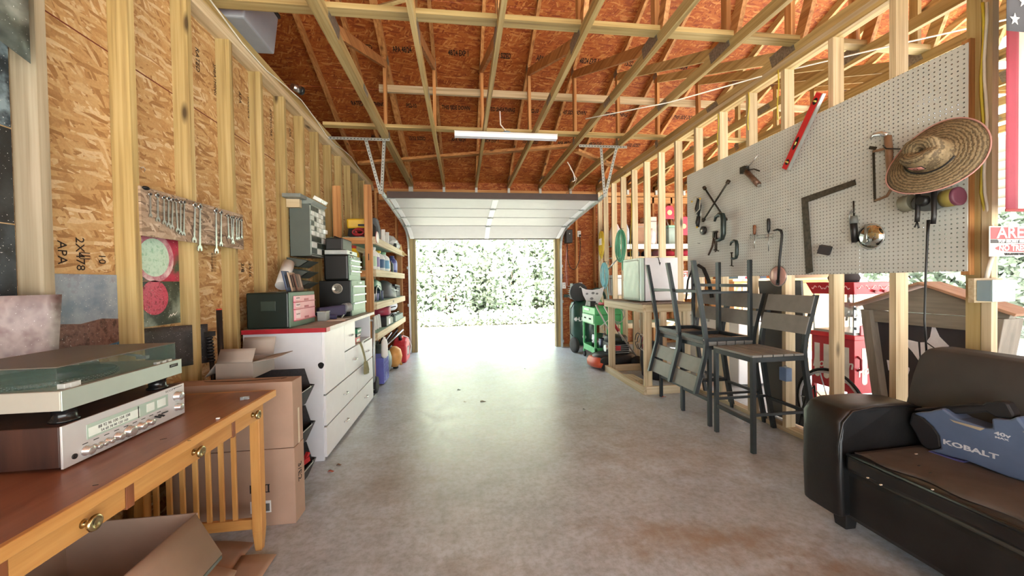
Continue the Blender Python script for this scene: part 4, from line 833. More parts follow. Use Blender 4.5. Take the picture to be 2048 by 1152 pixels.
def shelf_unit():
    x0, x1, y0, y1 = -1.575, -1.075, 4.80, 7.12; PZ = pine('z', 'red'); PY = pine('y', 'pale'); gz = M('93b3a2', .8, 0, .2, 20)
    t = thing('shelf_unit', 'tall home built pine shelf unit along the left wall by the big door', 'shelf', (-1.32, 5.95, 0), w=True)
    for x, zt in ((x0 + .05, 2.5), (x1 - .089, 2.52)): MB().box(x, x + .089, y0, y0 + .038, 0, zt).build('post', PZ, t, .002)
    for x in (x0, x1 - .089): MB().box(x, x + .089, y1 - .038, y1, 0, 1.95).build('post', PZ, t, .002)
    for z in (1.89, 1.49, 1.085, .705):
        MB().box(x1, x1 + .038, y0 + .0, y1, z - .09, z - .001).build('front_board', PY, t, .002)
        MB().box(x0, x0 + .038, y0 + .04, y1 - .04, z - .09, z - .012).build('back_board', PY, t)
        MB().box(x0 + .14, x1 - .089, y0, y0 + .038, z - .09, z - .012).build('end_board', pine('x', 'red'), t)
        MB().box(x0, x1 + .03, y0 + .042, y1 - .04, z - .011, z).build('shelf_board', gz, t)
    MB().box(x1 - .05, x1 - .04, y0 - .004, y0, 1.60, 1.68).build('power_socket', BLACK, t)
    Z1, Z2, Z3, Z4 = 1.891, 1.491, 1.086, .706
    # ---- top shelf
    t = thing('power_tool', 'yellow plastic power tool at the near end of the top shelf', 'power tool', (-1.3, 4.95, Z1), w=True)
    MB().bar((-1.40, 4.93, Z1 + .17), (-1.18, 4.97, Z1 + .18), .09, .12).build('housing', M('c9a21f', .45), t, .02); MB().bar((-1.26, 4.90, Z1 + .15), (-1.13, 4.90, Z1 + .15), .02, .025).build('trigger', BLACK, t); MB().bar((-1.36, 4.95, Z1 + .012), (-1.34, 4.95, Z1 + .125), .07, .08).build('base', BLACKR, t, .01)
    t = thing('cable_bundle', 'red jumper cables heaped at the near end of the top shelf', 'cable', (-1.35, 4.9, Z1), w=True)
    for k, c in enumerate(('8d1a22', '151515', '9c2a24')): MB().tube(coil((-1.25 + .01 * k, 4.865 + .012 * k, Z1 + .06), .065, .035, 3, .008, .01, (1, 0, 0)), .009, 6).build('cable', M(c, .5), t)
    t = thing('bag', 'black fabric tool bag on the top shelf behind the front post', 'bag', (-1.2, 5.15, Z1), w=True)
    MB().loft([[(-1.27 + .17 * k * cos(a), 5.19 + .12 * k * sin(a), z0) for a in [2 * pi * i / 16 for i in range(16)]] for z0, k in ((Z1 + .001, .9), (Z1 + .08, 1.), (Z1 + .17, .95), (Z1 + .23, .6))]).build('sack', M('211d1b', .8, 0, .3, 18), t)
    t = thing('cushion', 'dark grey cushion standing on the top shelf beside the bag', 'cushion', (-1.2, 5.42, Z1), w=True)
    MB().sheet(lambda u, v: (-1.17 + .02 * sin(4 * v), 5.45 + .20 * (u - .5) * (1 - .25 * sin(pi * v)), Z1 + .015 + .30 * v), 8, 8, .07).build('cover', M('585c60', .85, 0, .15, 10), t, .01)
    t = thing('disc', 'white and red round disc clipped to the near end of the top shelf', 'disc', (-1.03, 4.87, Z1 - .03), w=True)
    MB().lathe([(.07, 0), (.07, .012), (.02, .014)], (-1.036, 4.87, Z1 - .005), (1, 0, 0), 24).build('disc', WHITE, t); MB().lathe([(.073, -.0), (.073, .006)], (-1.0355, 4.87, Z1 - .005), (1, 0, 0), 24).build('backing', M('a33a34', .5), t)
    t = thing('helmet', 'black rounded helmet on the top shelf behind two white bars', 'helmet', (-1.25, 5.85, Z1), w=True)
    MB().sph((-1.34, 5.85, Z1 + .02), .15, .2, .22, bot=-.05).build('shell', BLACK, t)
    for k in range(2): one(MB().bar((-1.112, 5.62 + .28 * k, Z1 + .018), (-1.112, 5.66 + .30 * k, Z1 + .2), .05, .02), 'white_bar', WHITE, ['nearer white plastic bar leaning on the top shelf', 'farther white plastic bar leaning on the top shelf'][k], 'bar', 'white bars on the top shelf')
    t = thing('plastic_bag', 'crumpled clear plastic bag of dark parts at the far end of the top shelf', 'bag', (-1.2, 6.6, Z1), w=True)
    rr = [[(-1.22 + (.19 * k + random.uniform(-.02, .02)) * cos(a), 6.60 + (.27 * k + random.uniform(-.03, .03)) * sin(a), z0 + random.uniform(-.012, .012) * (i0 > 0)) for a in [2 * pi * i / 14 for i in range(14)]] for i0, (z0, k) in enumerate(((Z1 + .002, .85), (Z1 + .06, 1.), (Z1 + .14, .85), (Z1 + .22, .4)))]
    MB().loft(rr, False).build('film', glass('dfe2e2', .2, .72), t)
    for k in range(5): MB().cbox((-1.08 - .03 * (k % 2), 6.42 + .07 * k, Z1 + .045), (.05, .05, .07)).build('dark_part', BLACK, t)
    one(MB().prism([(0, 0), (.12, -.01), (.02, .07), (0, .2), (-.004, .2), (-.03, .02)], 6.9, 6.93, lambda u, v, w: (-1.06 + u, w, Z1 - .08 + v)), 'paper_scrap', M('c9b37e', .8), 'tan paper corner sticking out at the far end of the top shelf', 'paper')
    # ---- bottles on the second shelf
    B = 'bottles on the second shelf'
    bottle('spray_bottle', 'clear bottle with a red spray head seen past the near post', -1.48, 4.95, Z2, .045, .26, 'd8d4cc', 'b3252a', 'c9b8a0', .35, B)
    bottle('jug', 'yellow jug with a red cap at the near end of the second shelf', -1.34, 4.93, Z2, .075, .30, 'd0a81c', 'a8241f', None, .5, B)
    bottle('spray_bottle', 'small orange labelled bottle beside the yellow jug', -1.42, 5.06, Z2, .035, .2, 'c9c2b6', 'b8452c', 'c07040', .35, B)
    for k, a in enumerate((('jug', 'first white jug from the near post on the second shelf', 5.02, .085, .30, 'e2e1de', 'e8e6e4', 'a9c3a9'), ('jug', 'second white jug with a purple label on the second shelf', 5.24, .085, .31, 'e6e6e2', 'dfdfdc', '7d6fa0'), ('oil_bottle', 'large blue labelled white bottle with a yellow cap', 5.58, .095, .29, 'dcdedd', 'd0b22a', '31547a'), ('oil_bottle', 'white bottle with a green cap and blue label on the second shelf', 5.86, .09, .29, 'd9dfe0', '7fb08a', '5f93b5'), ('oil_bottle', 'slim pale blue bottle between green capped and red bottles', 6.08, .06, .25, 'b9cdd2', 'd5d5d0', '5a8fa0'), ('spray_can', 'slim red and white can on the second shelf', 6.25, .05, .25, 'c9523c', 'e4e0d8', 'e0cdbd'), ('oil_bottle', 'dark green bottle near the far end of the second shelf', 6.42, .05, .20, '26352f', '2e2f4d', None), ('jug', 'purple blue jug near the far end of the second shelf', 6.62, .085, .29, '4a4f8c', '35366a', '7f86b8'), ('spray_can', 'pale grey can last on the second shelf', 6.82, .05, .27, 'b9c0cc', '6a6f8a', '8790a8'))):
        bottle(a[0], a[1], -1.16 - .01 * (k % 3), a[2], Z2, a[3], a[4], a[5], a[6], a[7], .38, B)
    # ---- third shelf
    t = thing('green_sprayer', 'green curved garden sprayer with wire handle on the third shelf', 'sprayer', (-1.2, 5.2, Z3), w=True)
    MB().tube([(-1.14, 4.98, Z3 + .20), (-1.14, 5.14, Z3 + .24), (-1.14, 5.34, Z3 + .22), (-1.14, 5.5, Z3 + .12)], [.03, .05, .045, .025], 12).build('shell', M('4e7d66', .35), t); MB().tube([(-1.10, 5.05, Z3 + .005), (-1.10, 5.06, Z3 + .15), (-1.10, 5.14, Z3 + .2), (-1.10, 5.3, Z3 + .15), (-1.10, 5.33, Z3 + .005)], .008).build('wire_stand', STEEL, t); MB().cyl((-1.14, 5.46, Z3), (-1.14, 5.46, Z3 + .13), .05).build('cup', M('3e4a68', .5), t); MB().bar((-1.15, 4.92, Z3 + .19), (-1.14, 5.05, Z3 + .25), .04, .05).build('red_tip', M('ab2f2c', .5), t)
    for k, (y, c, lab) in enumerate(((4.95, 'a9b3c4', 'pale cup at the near end of the third shelf'), (5.17, '6d6f94', 'purple cup on the third shelf inside the wire stand'))):
        o = thing('cup', lab, 'cup', (-1.13 - .0 * k, y, Z3)); MB().lathe([(.035, 0), (.045, .10), (.042, .10), (.034, .006), (.001, .005)], n=20).build('wall', M(c, .5), o)
    t = thing('welding_helmet', 'dark grey welding helmet lying on the third shelf', 'helmet', (-1.25, 6.2, Z3), w=True)
    MB().sph((-1.24, 6.2, Z3 + .03), .2, .36, .25, bot=-.1).build('shell', M('4d4f50', .45), t); MB().bar((-1.10, 6.2, Z3 + .20), (-1.05, 6.36, Z3 + .18), .10, .03).build('visor', BLACK, t, .004); MB().tube([(-1.05, 5.9, Z3 + .13), (-1.03, 6.2, Z3 + .12), (-1.05, 6.5, Z3 + .10)], .006).build('wire_band', STEEL, t)
    t = thing('battery_box', 'black plastic box at the far end of the third shelf', 'box', (-1.25, 6.85, Z3), w=True)
    MB().box(-1.40, -1.10, 6.62, 6.98, Z3, Z3 + .16).build('case', M('3b3e3f', .5), t, .012); MB().tube([(-1.25, 6.68, Z3 + .158), (-1.25, 6.72, Z3 + .2), (-1.25, 6.88, Z3 + .2), (-1.25, 6.92, Z3 + .158)], .01).build('handle', BLACK, t)
    # ---- fourth shelf
    t = thing('cooking_pot', 'dull red pot on the fourth shelf', 'pot', (-1.2, 5.75, Z4 + .12), w=True)
    MB().lathe([(.12, 0), (.14, .02), (.14, .12), (.135, .12), (.13, .02), (.001, .015)], (-1.19, 5.75, Z4 + .145), (0, 0, 1), 26).build('bowl', M('a03a4c', .35), t); MB().bar((-1.07, 5.80, Z4 + .25), (-1.0, 5.88, Z4 + .26), .025, .012).build('handle', BLACK, t)
    one(MB().cyl((-1.20, 5.98, Z4 + .265), (-1.20, 6.75, Z4 + .225), .085, .085, 20), 'paper_roll', M('d9d5dc', .6), 'white roll with dark print lying over the junk on the fourth shelf', 'roll')
    t = thing('battery_charger', 'black battery charger with a carry handle on the fourth shelf', 'charger', (-1.2, 5.6, Z4), w=True)
    MB().box(-1.32, -1.06, 5.5, 5.98, Z4, Z4 + .14).build('case', BLACK, t, .01); MB().box(-1.06, -1.056, 5.62, 5.74, Z4 + .02, Z4 + .10).build('panel', M('cfd3d2', .4), t); MB().tube([(-1.06, 5.8, Z4 + .12), (-1.03, 5.84, Z4 + .15), (-1.03, 5.92, Z4 + .13), (-1.06, 5.95, Z4 + .1)], .01).build('handle', DARKM, t)
    for k in range(3):
        y = 4.98 + .14 * k
        o = thing('shelf_bracket', ['nearest', 'middle', 'farthest'][k] + ' white metal bracket leaning at the near end of the fourth shelf', 'bracket', (-1.1, y, Z4), w=True, group='brackets on the fourth shelf')
        MB().bar((-1.10, y, Z4 + .02), (-1.10, y - .07, Z4 + .20), .012, .028, (1, 0, 0)).build('arm', WHITE, o); MB().bar((-1.115, y + .03, Z4 + .02), (-1.17, y - .02, Z4 + .15), .012, .02, (1, 0, 0)).build('arm', M('a9adaa', .4, .6), o)
    t = thing('engine_part', 'greasy grey engine part behind the brackets on the fourth shelf', 'engine part', (-1.33, 5.2, Z4), w=True)
    MB().cbox((-1.35, 5.2, Z4 + .09), (.22, .3, .18)).build('block', DARKM, t, .012)
    for k in range(4): MB().cyl((-1.33, 5.08 + .08 * k, Z4 + .178), (-1.30, 5.08 + .08 * k, Z4 + .26), .028).build('port', M('6d6f6e', .35, .8), t)
    t = thing('tool_tray', 'grey green tray of tools at the far end of the fourth shelf', 'tray', (-1.15, 6.5, Z4), w=True)
    MB().box(-1.30, -1.05, 6.15, 6.9, Z4, Z4 + .09).build('tray', M('6d7c74', .5), t, .004)
    for k in range(6): MB().cyl((-1.25 + .03 * k, 6.2 + .1 * k, Z4 + .105), (-1.10, 6.3 + .1 * k, Z4 + .105 + .004 * k), .012).build('tool', [STEEL, DARKM][k % 2], t)
    # ---- on the floor under and before the shelves
    t = thing('gas_can', 'red plastic fuel can on the floor by the big door', 'fuel can', (-1.03, 6.62, 0), w=True)
    MB().prism([(6.38, .0), (6.80, .0), (6.82, .05), (6.80, .30), (6.72, .37), (6.60, .40), (6.48, .35), (6.38, .28)], -1.15, -.93, lambda u, v, w: (w, u, v)).build('tank', M('b8232c', .4), t, .03)
    MB().prism([(6.46, .34), (6.56, .42), (6.66, .42), (6.78, .33), (6.75, .30), (6.64, .37), (6.57, .37), (6.50, .31)], -1.06, -1.02, lambda u, v, w: (w, u, v)).build('handle', M('c93a3c', .4), t, .006)
    MB().cyl((-1.04, 6.5, .37), (-1.04, 6.47, .45), .03, .026).build('cap', BLACK, t); MB().box(-.931, -.928, 6.50, 6.70, .10, .25).build('sticker', M('3a3a3a', .5), t)
    MB().box(-.9285, -.927, 6.52, 6.60, .12, .23).build('sticker_print', M('c9c9c4', .5), t)
    one(MB().tube([(-1.05, 6.80, .40), (-.98, 6.95, .34), (-.93, 7.0, .18), (-.97, 6.98, .03), (-.95, 6.85, .012)], .011, 8), 'hose', M('c9c9c2', .5), 'pale clear hose arching down beside the red fuel can', 'hose')
    t = thing('fuel_bottle', 'orange fuel bottle with a dark nozzle on the floor before the fuel can', 'fuel bottle', (-1.02, 6.05, 0), w=True)
    MB().lathe([(.05, 0), (.10, .06), (.12, .16), (.10, .26), (.04, .31)], (-1.06, 6.02, .03), (0, 0, 1), 20).build('tank', M('d59a52', .45), t); MB().cyl((-1.04, 6.03, 0), (-1.05, 6.02, .06), .04).build('foot', BLACKR, t); MB().cyl((-1.0, 6.05, .16), (-.955, 6.02, .05), .02).build('nozzle', M('c48a3c', .4), t)
    t = thing('dome_lid', 'small grey green domed lid propped behind the blue crate', 'lid', (-1.2, 5.6, 0), w=True)
    MB().sph((-1.22, 5.62, .20), .2, .26, .25, bot=-.8).build('dome', M('515a55', .3, .3), t); MB().tube([(-1.05, 5.5, .38), (-1.02, 5.58, .42), (-1.05, 5.66, .38)], .012).build('handle', BLACK, t)
    t = thing('tool_bucket', 'grey bucket heaped with metal clamps under the lowest shelf', 'bucket', (-1.3, 6.15, 0), w=True)
    MB().lathe([(.13, 0), (.16, .38), (.155, .38), (.12, .02), (.001, .02)], (-1.34, 6.15, 0), (0, 0, 1), 22).build('pail', M('7e8782', .5), t)
    for k in range(5): MB().cyl((-1.36 + .03 * k, 6.1 + .03 * k, .3), (-1.28 + .07 * k, 6.0 + .14 * k, .53 + .02 * (k % 2)), .014).build('clamp_bar', [STEEL, DARKM][k % 2], t)
    t = thing('jug', 'white plastic bottle hung on the hand truck next to the blue crate', 'bottle', (-1.07, 5.02, .36), w=True)
    MB().lathe([(.02, 0), (.042, .03), (.042, .17), (.035, .22), (.016, .25), (.016, .27)], (-1.0, 5.0, .36), (0, 0, 1), 20).build('body', WHITE, t)
    t = thing('milk_crate', 'purple blue milk crate standing on end beside the cabinet', 'crate', (-1.03, 5.25, 0), w=True)
    bl = M('5a5fae', .5, 0, .08); X0, X1, Y0, Y1, Z0, Z9 = -1.30, -1.02, 5.03, 5.36, .02, .355
    mb = MB(); 
    for a in (Y0, Y1 - .02): mb.box(X0, X1, a, a + .02, Z0, Z9)
    for a in (Z0, Z9 - .03): mb.box(X0, X1, Y0 + .02, Y1 - .02, a, a + .03)
    mb.build('frame', bl, t, .003)
    mb = MB()
    for k in range(-4, 7):
        a = Y0 + .055 * k
        for s in (1, -1):
            p0 = [a, Z0 + .03]; p1 = [a + .16 * 1, Z9 - .03]
            if s < 0: p0[0], p1[0] = p1[0], p0[0]
            lo, hi = Y0 + .02, Y1 - .02
            f = lambda t_: (p0[0] + (p1[0] - p0[0]) * t_, p0[1] + (p1[1] - p0[1]) * t_)
            ts = sorted(((lo - p0[0]) / (p1[0] - p0[0]), (hi - p0[0]) / (p1[0] - p0[0]))); t0, t1 = max(0, ts[0]), min(1, ts[1])
            if t1 - t0 > .05:
                q0, q1 = f(t0), f(t1); mb.bar((X1 - .006, *q0), (X1 - .006, *q1), .008, .012, (1, 0, 0))
    mb.box(X1 - .011, X1, Y0 + .10, Y0 + .23, Z0 + .03, Z0 + .12)
    mb.build('lattice', M('6f76bb', .5, 0, .08), t)
    t = thing('hand_truck', 'grey steel hand truck standing between cabinet and shelf unit', 'hand truck', (-1.2, 4.65, 0), w=True)
    for x in (-1.40, -1.055): MB().tube([(x, 4.62, .06), (x, 4.66, .5), (x, 4.68, .92)], .016).build('rail', M('b9bfc0', .35, .7), t)
    for z in (.25, .55, .88): MB().cyl((-1.40, 4.66, z), (-1.055, 4.66, z), .012).build('cross_bar', M('b9bfc0', .35, .7), t)
    for x in (-1.40, -1.055): MB().lathe([(.04, -.02), (.095, -.025), (.10, 0), (.095, .025), (.04, .02)], (x + .0, 4.70, .10), (1, 0, 0), 24).build('wheel', BLACKR, t)
    MB().box(-1.42, -1.03, 4.50, 4.62, .004, .016).build('toe_plate', M('9fa5a6', .35, .7), t)
shelf_unit()
def left_ceiling():
    # grey tote in the rafters
    t = thing('storage_tote', 'grey plastic tote with a white label stowed in the trusses, top left', 'tote', (-1.7, 3.2, ZC + .09), w=True)
    a = Vector((-1.60, 3.0, 3.215)); X0, X1, Y0, Y1, Z0, Z9 = -1.98, -1.46, 2.92, 3.36, ZC + .090, ZC + .40
    MB().loft([[(X0, Y0, Z0), (X1 - .03, Y0, Z0), (X1 - .03, Y1, Z0), (X0, Y1, Z0)], [(X0 - .02, Y0 - .02, Z9), (X1, Y0 - .02, Z9), (X1, Y1 + .02, Z9), (X0 - .02, Y1 + .02, Z9)]], False).build('tub', M('8b8f97', .5, 0, .05), t, .012)
    MB().box(X0 - .03, X1 + .012, Y0 - .03, Y1 + .03, Z9, Z9 + .03).build('lid', BLACK, t, .006)
    lb = MB().box(-1.66, -1.54, Y0 - .012, Y0 - .008, Z0 + .06, Z0 + .16).build('label', WHITE, t); text('P', .08, frame((-1.60, Y0 - .0125, Z0 + .11), (1, 0, 0), (0, 0, 1)), INK, lb, 'label_lettering')
    one(MB().box(-1.95, -1.90, 2.6, 3.7, ZC, ZC + .089), 'outlook_board', pine('y', 'yellow'), 'short pine board under the outer side of the grey tote', 'board')
    t = thing('flashlight', 'small black and silver lamp on the wall plate under the rafters', 'lamp', (-1.6, 3.9, ZC), w=True)
    MB().cyl((-1.60, 3.95, ZC + .125), (-1.56, 4.02, ZC + .13), .03, .036).build('barrel', STEEL, t); MB().cyl((-1.56, 4.02, ZC + .13), (-1.545, 4.045, ZC + .13), .04).build('head', BLACK, t)
    one(MB().tube([(-1.588 + .012, 2.0 + .35 * i, ZC + .02 + .045 * sin(i * 1.3)) for i in range(0, 14)], .005, 6), 'cable', M('e3e0d6', .5), 'white electric cable running along the left wall plate', 'cable')
left_ceiling()
# ================================================================== BIG DOOR, STRIP LIGHT, RIGHT SIDE
def big_door():
    prof = [(7.20, 2.135), (6.69, 2.305), (6.17, 2.365), (5.65, 2.405), (5.12, 2.445)]; x0, x1 = -.935, 1.895
    wh = M('cdcbc7', .5, 0, .03); brown = M('3a2b26', .5); t = thing('garage_door', 'white sectional garage door raised overhead above the driveway opening', 'garage door', (.48, 6.2, 2.13), w=True)
    for i in range(4):
        (ya, za), (yb, zb) = prof[i], prof[i + 1]; d = Vector((0, yb - ya, zb - za)).normalized(); n = Vector((0, -d.z, d.y)) * (1 if d.y < 0 else -1)
        if n.z > 0: n = -n
        a = Vector((0, ya, za)) + d * .006; b = Vector((0, yb, zb)) - d * .006
        s = MB(); X = Vector((1, 0, 0))
        q = lambda x, p, k: Vector((x, p.y, p.z)) - n * k
        s._add([q(x0, a, 0), q(x1, a, 0), q(x1, b, 0), q(x0, b, 0), q(x0, a, .045), q(x1, a, .045), q(x1, b, .045), q(x0, b, .045)], [(0, 1, 2, 3), (0, 4, 5, 1), (1, 5, 6, 2), (2, 6, 7, 3), (3, 7, 4, 0)])
        s.m(1)._add([q(x0, a, .0455), q(x1, a, .0455), q(x1, b, .0455), q(x0, b, .0455)], [(0, 1, 2, 3)])
        o = s.build('door_section', [wh, brown], t)
        for xs, w in ((x0, .07), ((x0 + x1) / 2 - .04, .08), (x1 - .07, .07)):
            m2 = MB(); m2._add([q(xs, a, -.004), q(xs + w, a, -.004), q(xs + w, b, -.004), q(xs, b, -.004), q(xs, a, 0), q(xs + w, a, 0), q(xs + w, b, 0), q(xs, b, 0)], [(3, 2, 1, 0), (0, 1, 5, 4), (1, 2, 6, 5), (2, 3, 7, 6), (3, 0, 4, 7)]); m2.build('stile', M('f3f3f2', .4, 0, .02), o)
        # seam lip
        MB().bar(Vector((x0, 0, 0)) + b + n * .004, Vector((x1, 0, 0)) + b + n * .004, .006, .004).build('seam_lip', M('8f8f8b', .6), o)
        for xs in (x0 + .035, (x0 + x1) / 2, x1 - .035):
            h = MB(); c = Vector((xs, 0, 0)) + b; 
            h.bar(c + X * -.05 + n * .012 - d * .02, c + X * .05 + n * .012 - d * .02, .02, .006, n).bar(c - d * .04 + n * .008, c + d * .03 + n * .008, .03, .006, n).cyl(c + X * -.045 + n * .016, c + X * .045 + n * .016, .007)
            if xs != (x0 + x1) / 2: h.cyl(c + n * .02, c + n * .02 + X * (.09 if xs > 0 else -.09), .006)
            h.build('hinge', GALV, o)
    b = Vector((0, 5.12, 2.445)); MB().box(x0 - .01, x1 + .01, 5.085, 5.118, 2.425, 2.51).build('top_rail', brown, t, .002)
    for sx in (-.985, 1.945):
        s = 1 if sx < 0 else -1
        tk = thing('door_track', ('left' if sx < 0 else 'right') + ' galvanised garage door track curving up from the floor', 'door track', (sx, 7.2, 0), w=True)
        P = [(7.245, .0), (7.245, 1.0), (7.245, 1.80), (7.235, 1.95), (7.19, 2.09), (7.10, 2.19), (6.95, 2.265), (6.72, 2.31), (6.2, 2.365), (5.6, 2.41), (4.98, 2.45)]
        m2 = MB(); hx = .0125
        for (ya, za), (yb, zb) in zip(P, P[1:]):
            dd = Vector((0, yb - ya, zb - za)); ln = dd.length; dd.normalize(); nn = Vector((0, -dd.z, dd.y)); A = Vector((sx, ya, za)); B = Vector((sx, yb, zb)) + dd * .004
            m2.bar(A, B, .003, .055, nn); m2.bar(A + nn * .026 + Vector((s * hx, 0, 0)), B + nn * .026 + Vector((s * hx, 0, 0)), .025, .003, nn); m2.bar(A - nn * .026 + Vector((s * hx, 0, 0)), B - nn * .026 + Vector((s * hx, 0, 0)), .025, .003, nn)
        m2.build('rail', M('cfd4d3', .35, .7, .08), tk)
        for z in (.12, .9, 1.6):
            MB().cbox((sx - s * .014, 7.27, z), (.025, .06, .05)).build('wall_bracket', GALV, tk)
        # perforated hanger
        hg = thing('track_hanger', ('left' if sx < 0 else 'right') + ' perforated steel hanger of the garage door track', 'hanger', (sx, 4.9, 2.45), w=True)
        PM = M('a2a6a2', .5, .8, .35, 160)
        def angle_iron(p, q, nm, up=(0, 1, 0)):
            m3 = MB(); p, q = Vector(p), Vector(q); dd = (q - p).normalized(); m3.bar(p, q, .035, .003, up); r = dd.cross(Vector(up)).normalized(); m3.bar(p + r * .017 + Vector(up) * .016, q + r * .017 + Vector(up) * .016, .003, .035, up)
            o = m3.build(nm, PM, hg); hs = MB(); L = (q - p).length
            for k in range(int(L / .04)): c = p + dd * (.02 + .04 * k); hs.cyl(c - Vector(up) * .0018, c - Vector(up) * .0024, .007, n=8)
            hs.build('hole_pattern', M('2c2c2c', .8), o)
        s2 = -1 if sx < 0 else 1
        top = 3.105
        angle_iron((sx + s2 * -.05, 4.93, top), (sx + s2 * .0, 4.95, 2.44), 'upright'); angle_iron((sx + s2 * .17, 4.93, top), (sx + s2 * .015, 4.975, 2.45), 'diagonal_stay')
        if sx < 0: angle_iron((-1.62, 4.9, 3.105), (-.86, 4.9, 3.105), 'cross_angle', (0, 1, 0))
        else: angle_iron((1.58, 4.9, 3.105), (2.25, 4.9, 3.105), 'cross_angle', (0, 1, 0))
    # brown stop moulding round the opening
    for a, b2 in ((-.90, -.86), (1.835, 1.875)): struct(MB().box(a, b2, 7.31, 7.44, 0, 2.14).build('trim_2' if a < 0 else 'trim_3', M('8a7c5c', .7, 0, .12)))
    struct(MB().box(-.90, 1.875, 7.36, 7.44, 2.14, 2.17).build('trim_4', brown))
    # strip light
    t = thing('strip_light', 'white fluorescent strip light hung under the trusses', 'ceiling light', (.57, 4.55, 3.04), w=True)
    MB().prism([(-.035, 0), (.035, 0), (.05, .035), (.04, .06), (-.04, .06), (-.05, .035)], -.05, 1.18, lambda u, v, w: (w, 4.55 + u, 3.035 + v)).build('housing', M('e9ebf2', .4, 0, .02), t)
    for x in (-.052, 1.18): MB().cbox((x, 4.55, 3.065), (.006, .1, .062)).build('end_cap', WHITE, t)
    jb = MB().cyl((.57, 4.56, 3.096), (.57, 4.56, 3.114), .05, n=12).build('junction_box', M('7593a6', .4, .3), t)
    MB().tube([(.57, 4.56, 3.114), (.55, 4.60, 3.16), (.50, 4.60, 3.22), (.49, 4.55, 3.36)], .008, 8).build('cable', M('ddd6cf', .5), t)
    one(MB().tube([(1.62, 5.6, 3.11), (1.66, 5.62, 3.06), (1.72, 5.63, 2.95), (1.74, 5.62, 2.84), (1.70, 5.62, 2.82)], .007, 8), 'cable', M('e5e2dc', .5), 'white cable end dangling from a chord over the raised door', 'cable')
    one(MB().tube([(1.75, 5.9, 3.11), (1.95, 6.2, 3.02), (2.0, 6.6, 2.95), (2.05, 7.2, 3.02)], .006, 8), 'cable', M('cdbfa5', .5), 'tan cable drooping from the chords to the far wall', 'cable')
    one(MB().tube([(1.4, 4.1, 3.112), (2.1, 3.6, 3.09), (2.68, 3.1, 3.11), (3.3, 2.6, 3.10), (3.9, 2.2, 3.11)], .006, 8), 'cable', M('e6e4dd', .5), 'white cable strung diagonally under the chords to the right bay', 'cable')
big_door()
def far_wall_bits():
    Y = 7.29
    t = thing('door_opener', 'black box of the door opener mounted right of the big door', 'opener', (2.05, 7.2, 1.9), w=True)
    a = onY(1131, 460, 7.18); b2 = onY(1143, 486, 7.18)
    MB().box(2.02, 2.14, 7.12, 7.29, b2.z, 2.30).build('housing', M('232323', .4), t, .006); MB().cyl((2.08, 7.119, 2.22), (2.08, 7.112, 2.22), .008).build('lamp_button', WHITE, t)
    for i, (px, py, lab) in enumerate(((1158, 468, 'white wall socket with a black plug, high on the far wall'), (1128, 571, 'white wall socket low on the far wall by the door post'), (1161, 571, 'white wall socket low on the far wall above the compressor'))):
        p = onY(px, py, Y); s = thing('wall_socket', lab, 'socket', (p.x, Y, p.z), w=True, group='sockets on the far wall')
        MB().box(p.x - .036, p.x + .036, Y - .012, Y - .001, p.z - .06, p.z + .06).build('plate', WHITE, s, .003)
        for dz in (-.025, .025): MB().box(p.x - .012, p.x + .012, Y - .014, Y - .012, p.z + dz - .012, p.z + dz + .012).build('outlet', M('b9b9b4', .5), s)
        if i == 0: MB().cbox((p.x + .01, Y - .03, p.z - .03), (.03, .035, .03)).build('plug', BLACK, s)
    p = onY(1124, 553, 7.24); one(MB().cbox((p.x, 7.285, p.z), (.05, .025, .10)), 'wall_button', M('3c3f40', .5), 'dark door button on the post right of the big door', 'button')
    one(MB().box(1.99, 2.28, 7.26, 7.297, .98, 1.04), 'strap_rail', M('2c3f38', .6), 'dark green flat bar fixed across the far wall behind the compressor', 'bar')
    q = [onY(*c, 7.26) for c in ((1134, 488), (1136, 520), (1140, 535), (1146, 539), (1152, 537), (1159, 520), (1161, 490), (1159, 472))]
    one(MB().tube(q, .007, 8), 'cable', BLACK, 'black cable looping from the opener to the high wall socket', 'cable')
    for k, c in enumerate(('b0646a', 'd9d0c9', 'a85a5f')):
        q = [onY(1131 + 1.8 * k + sin(i + k) * 1.2, 488 + 12 * i, 7.27) for i in range(8)]; one(MB().tube(q, .003, 6), 'wire', M(c, .5), ['left reddish wire hanging below the door opener', 'pale wire hanging below the door opener', 'right reddish wire hanging below the door opener'][k], 'wire', 'wires below the door opener')
far_wall_bits()
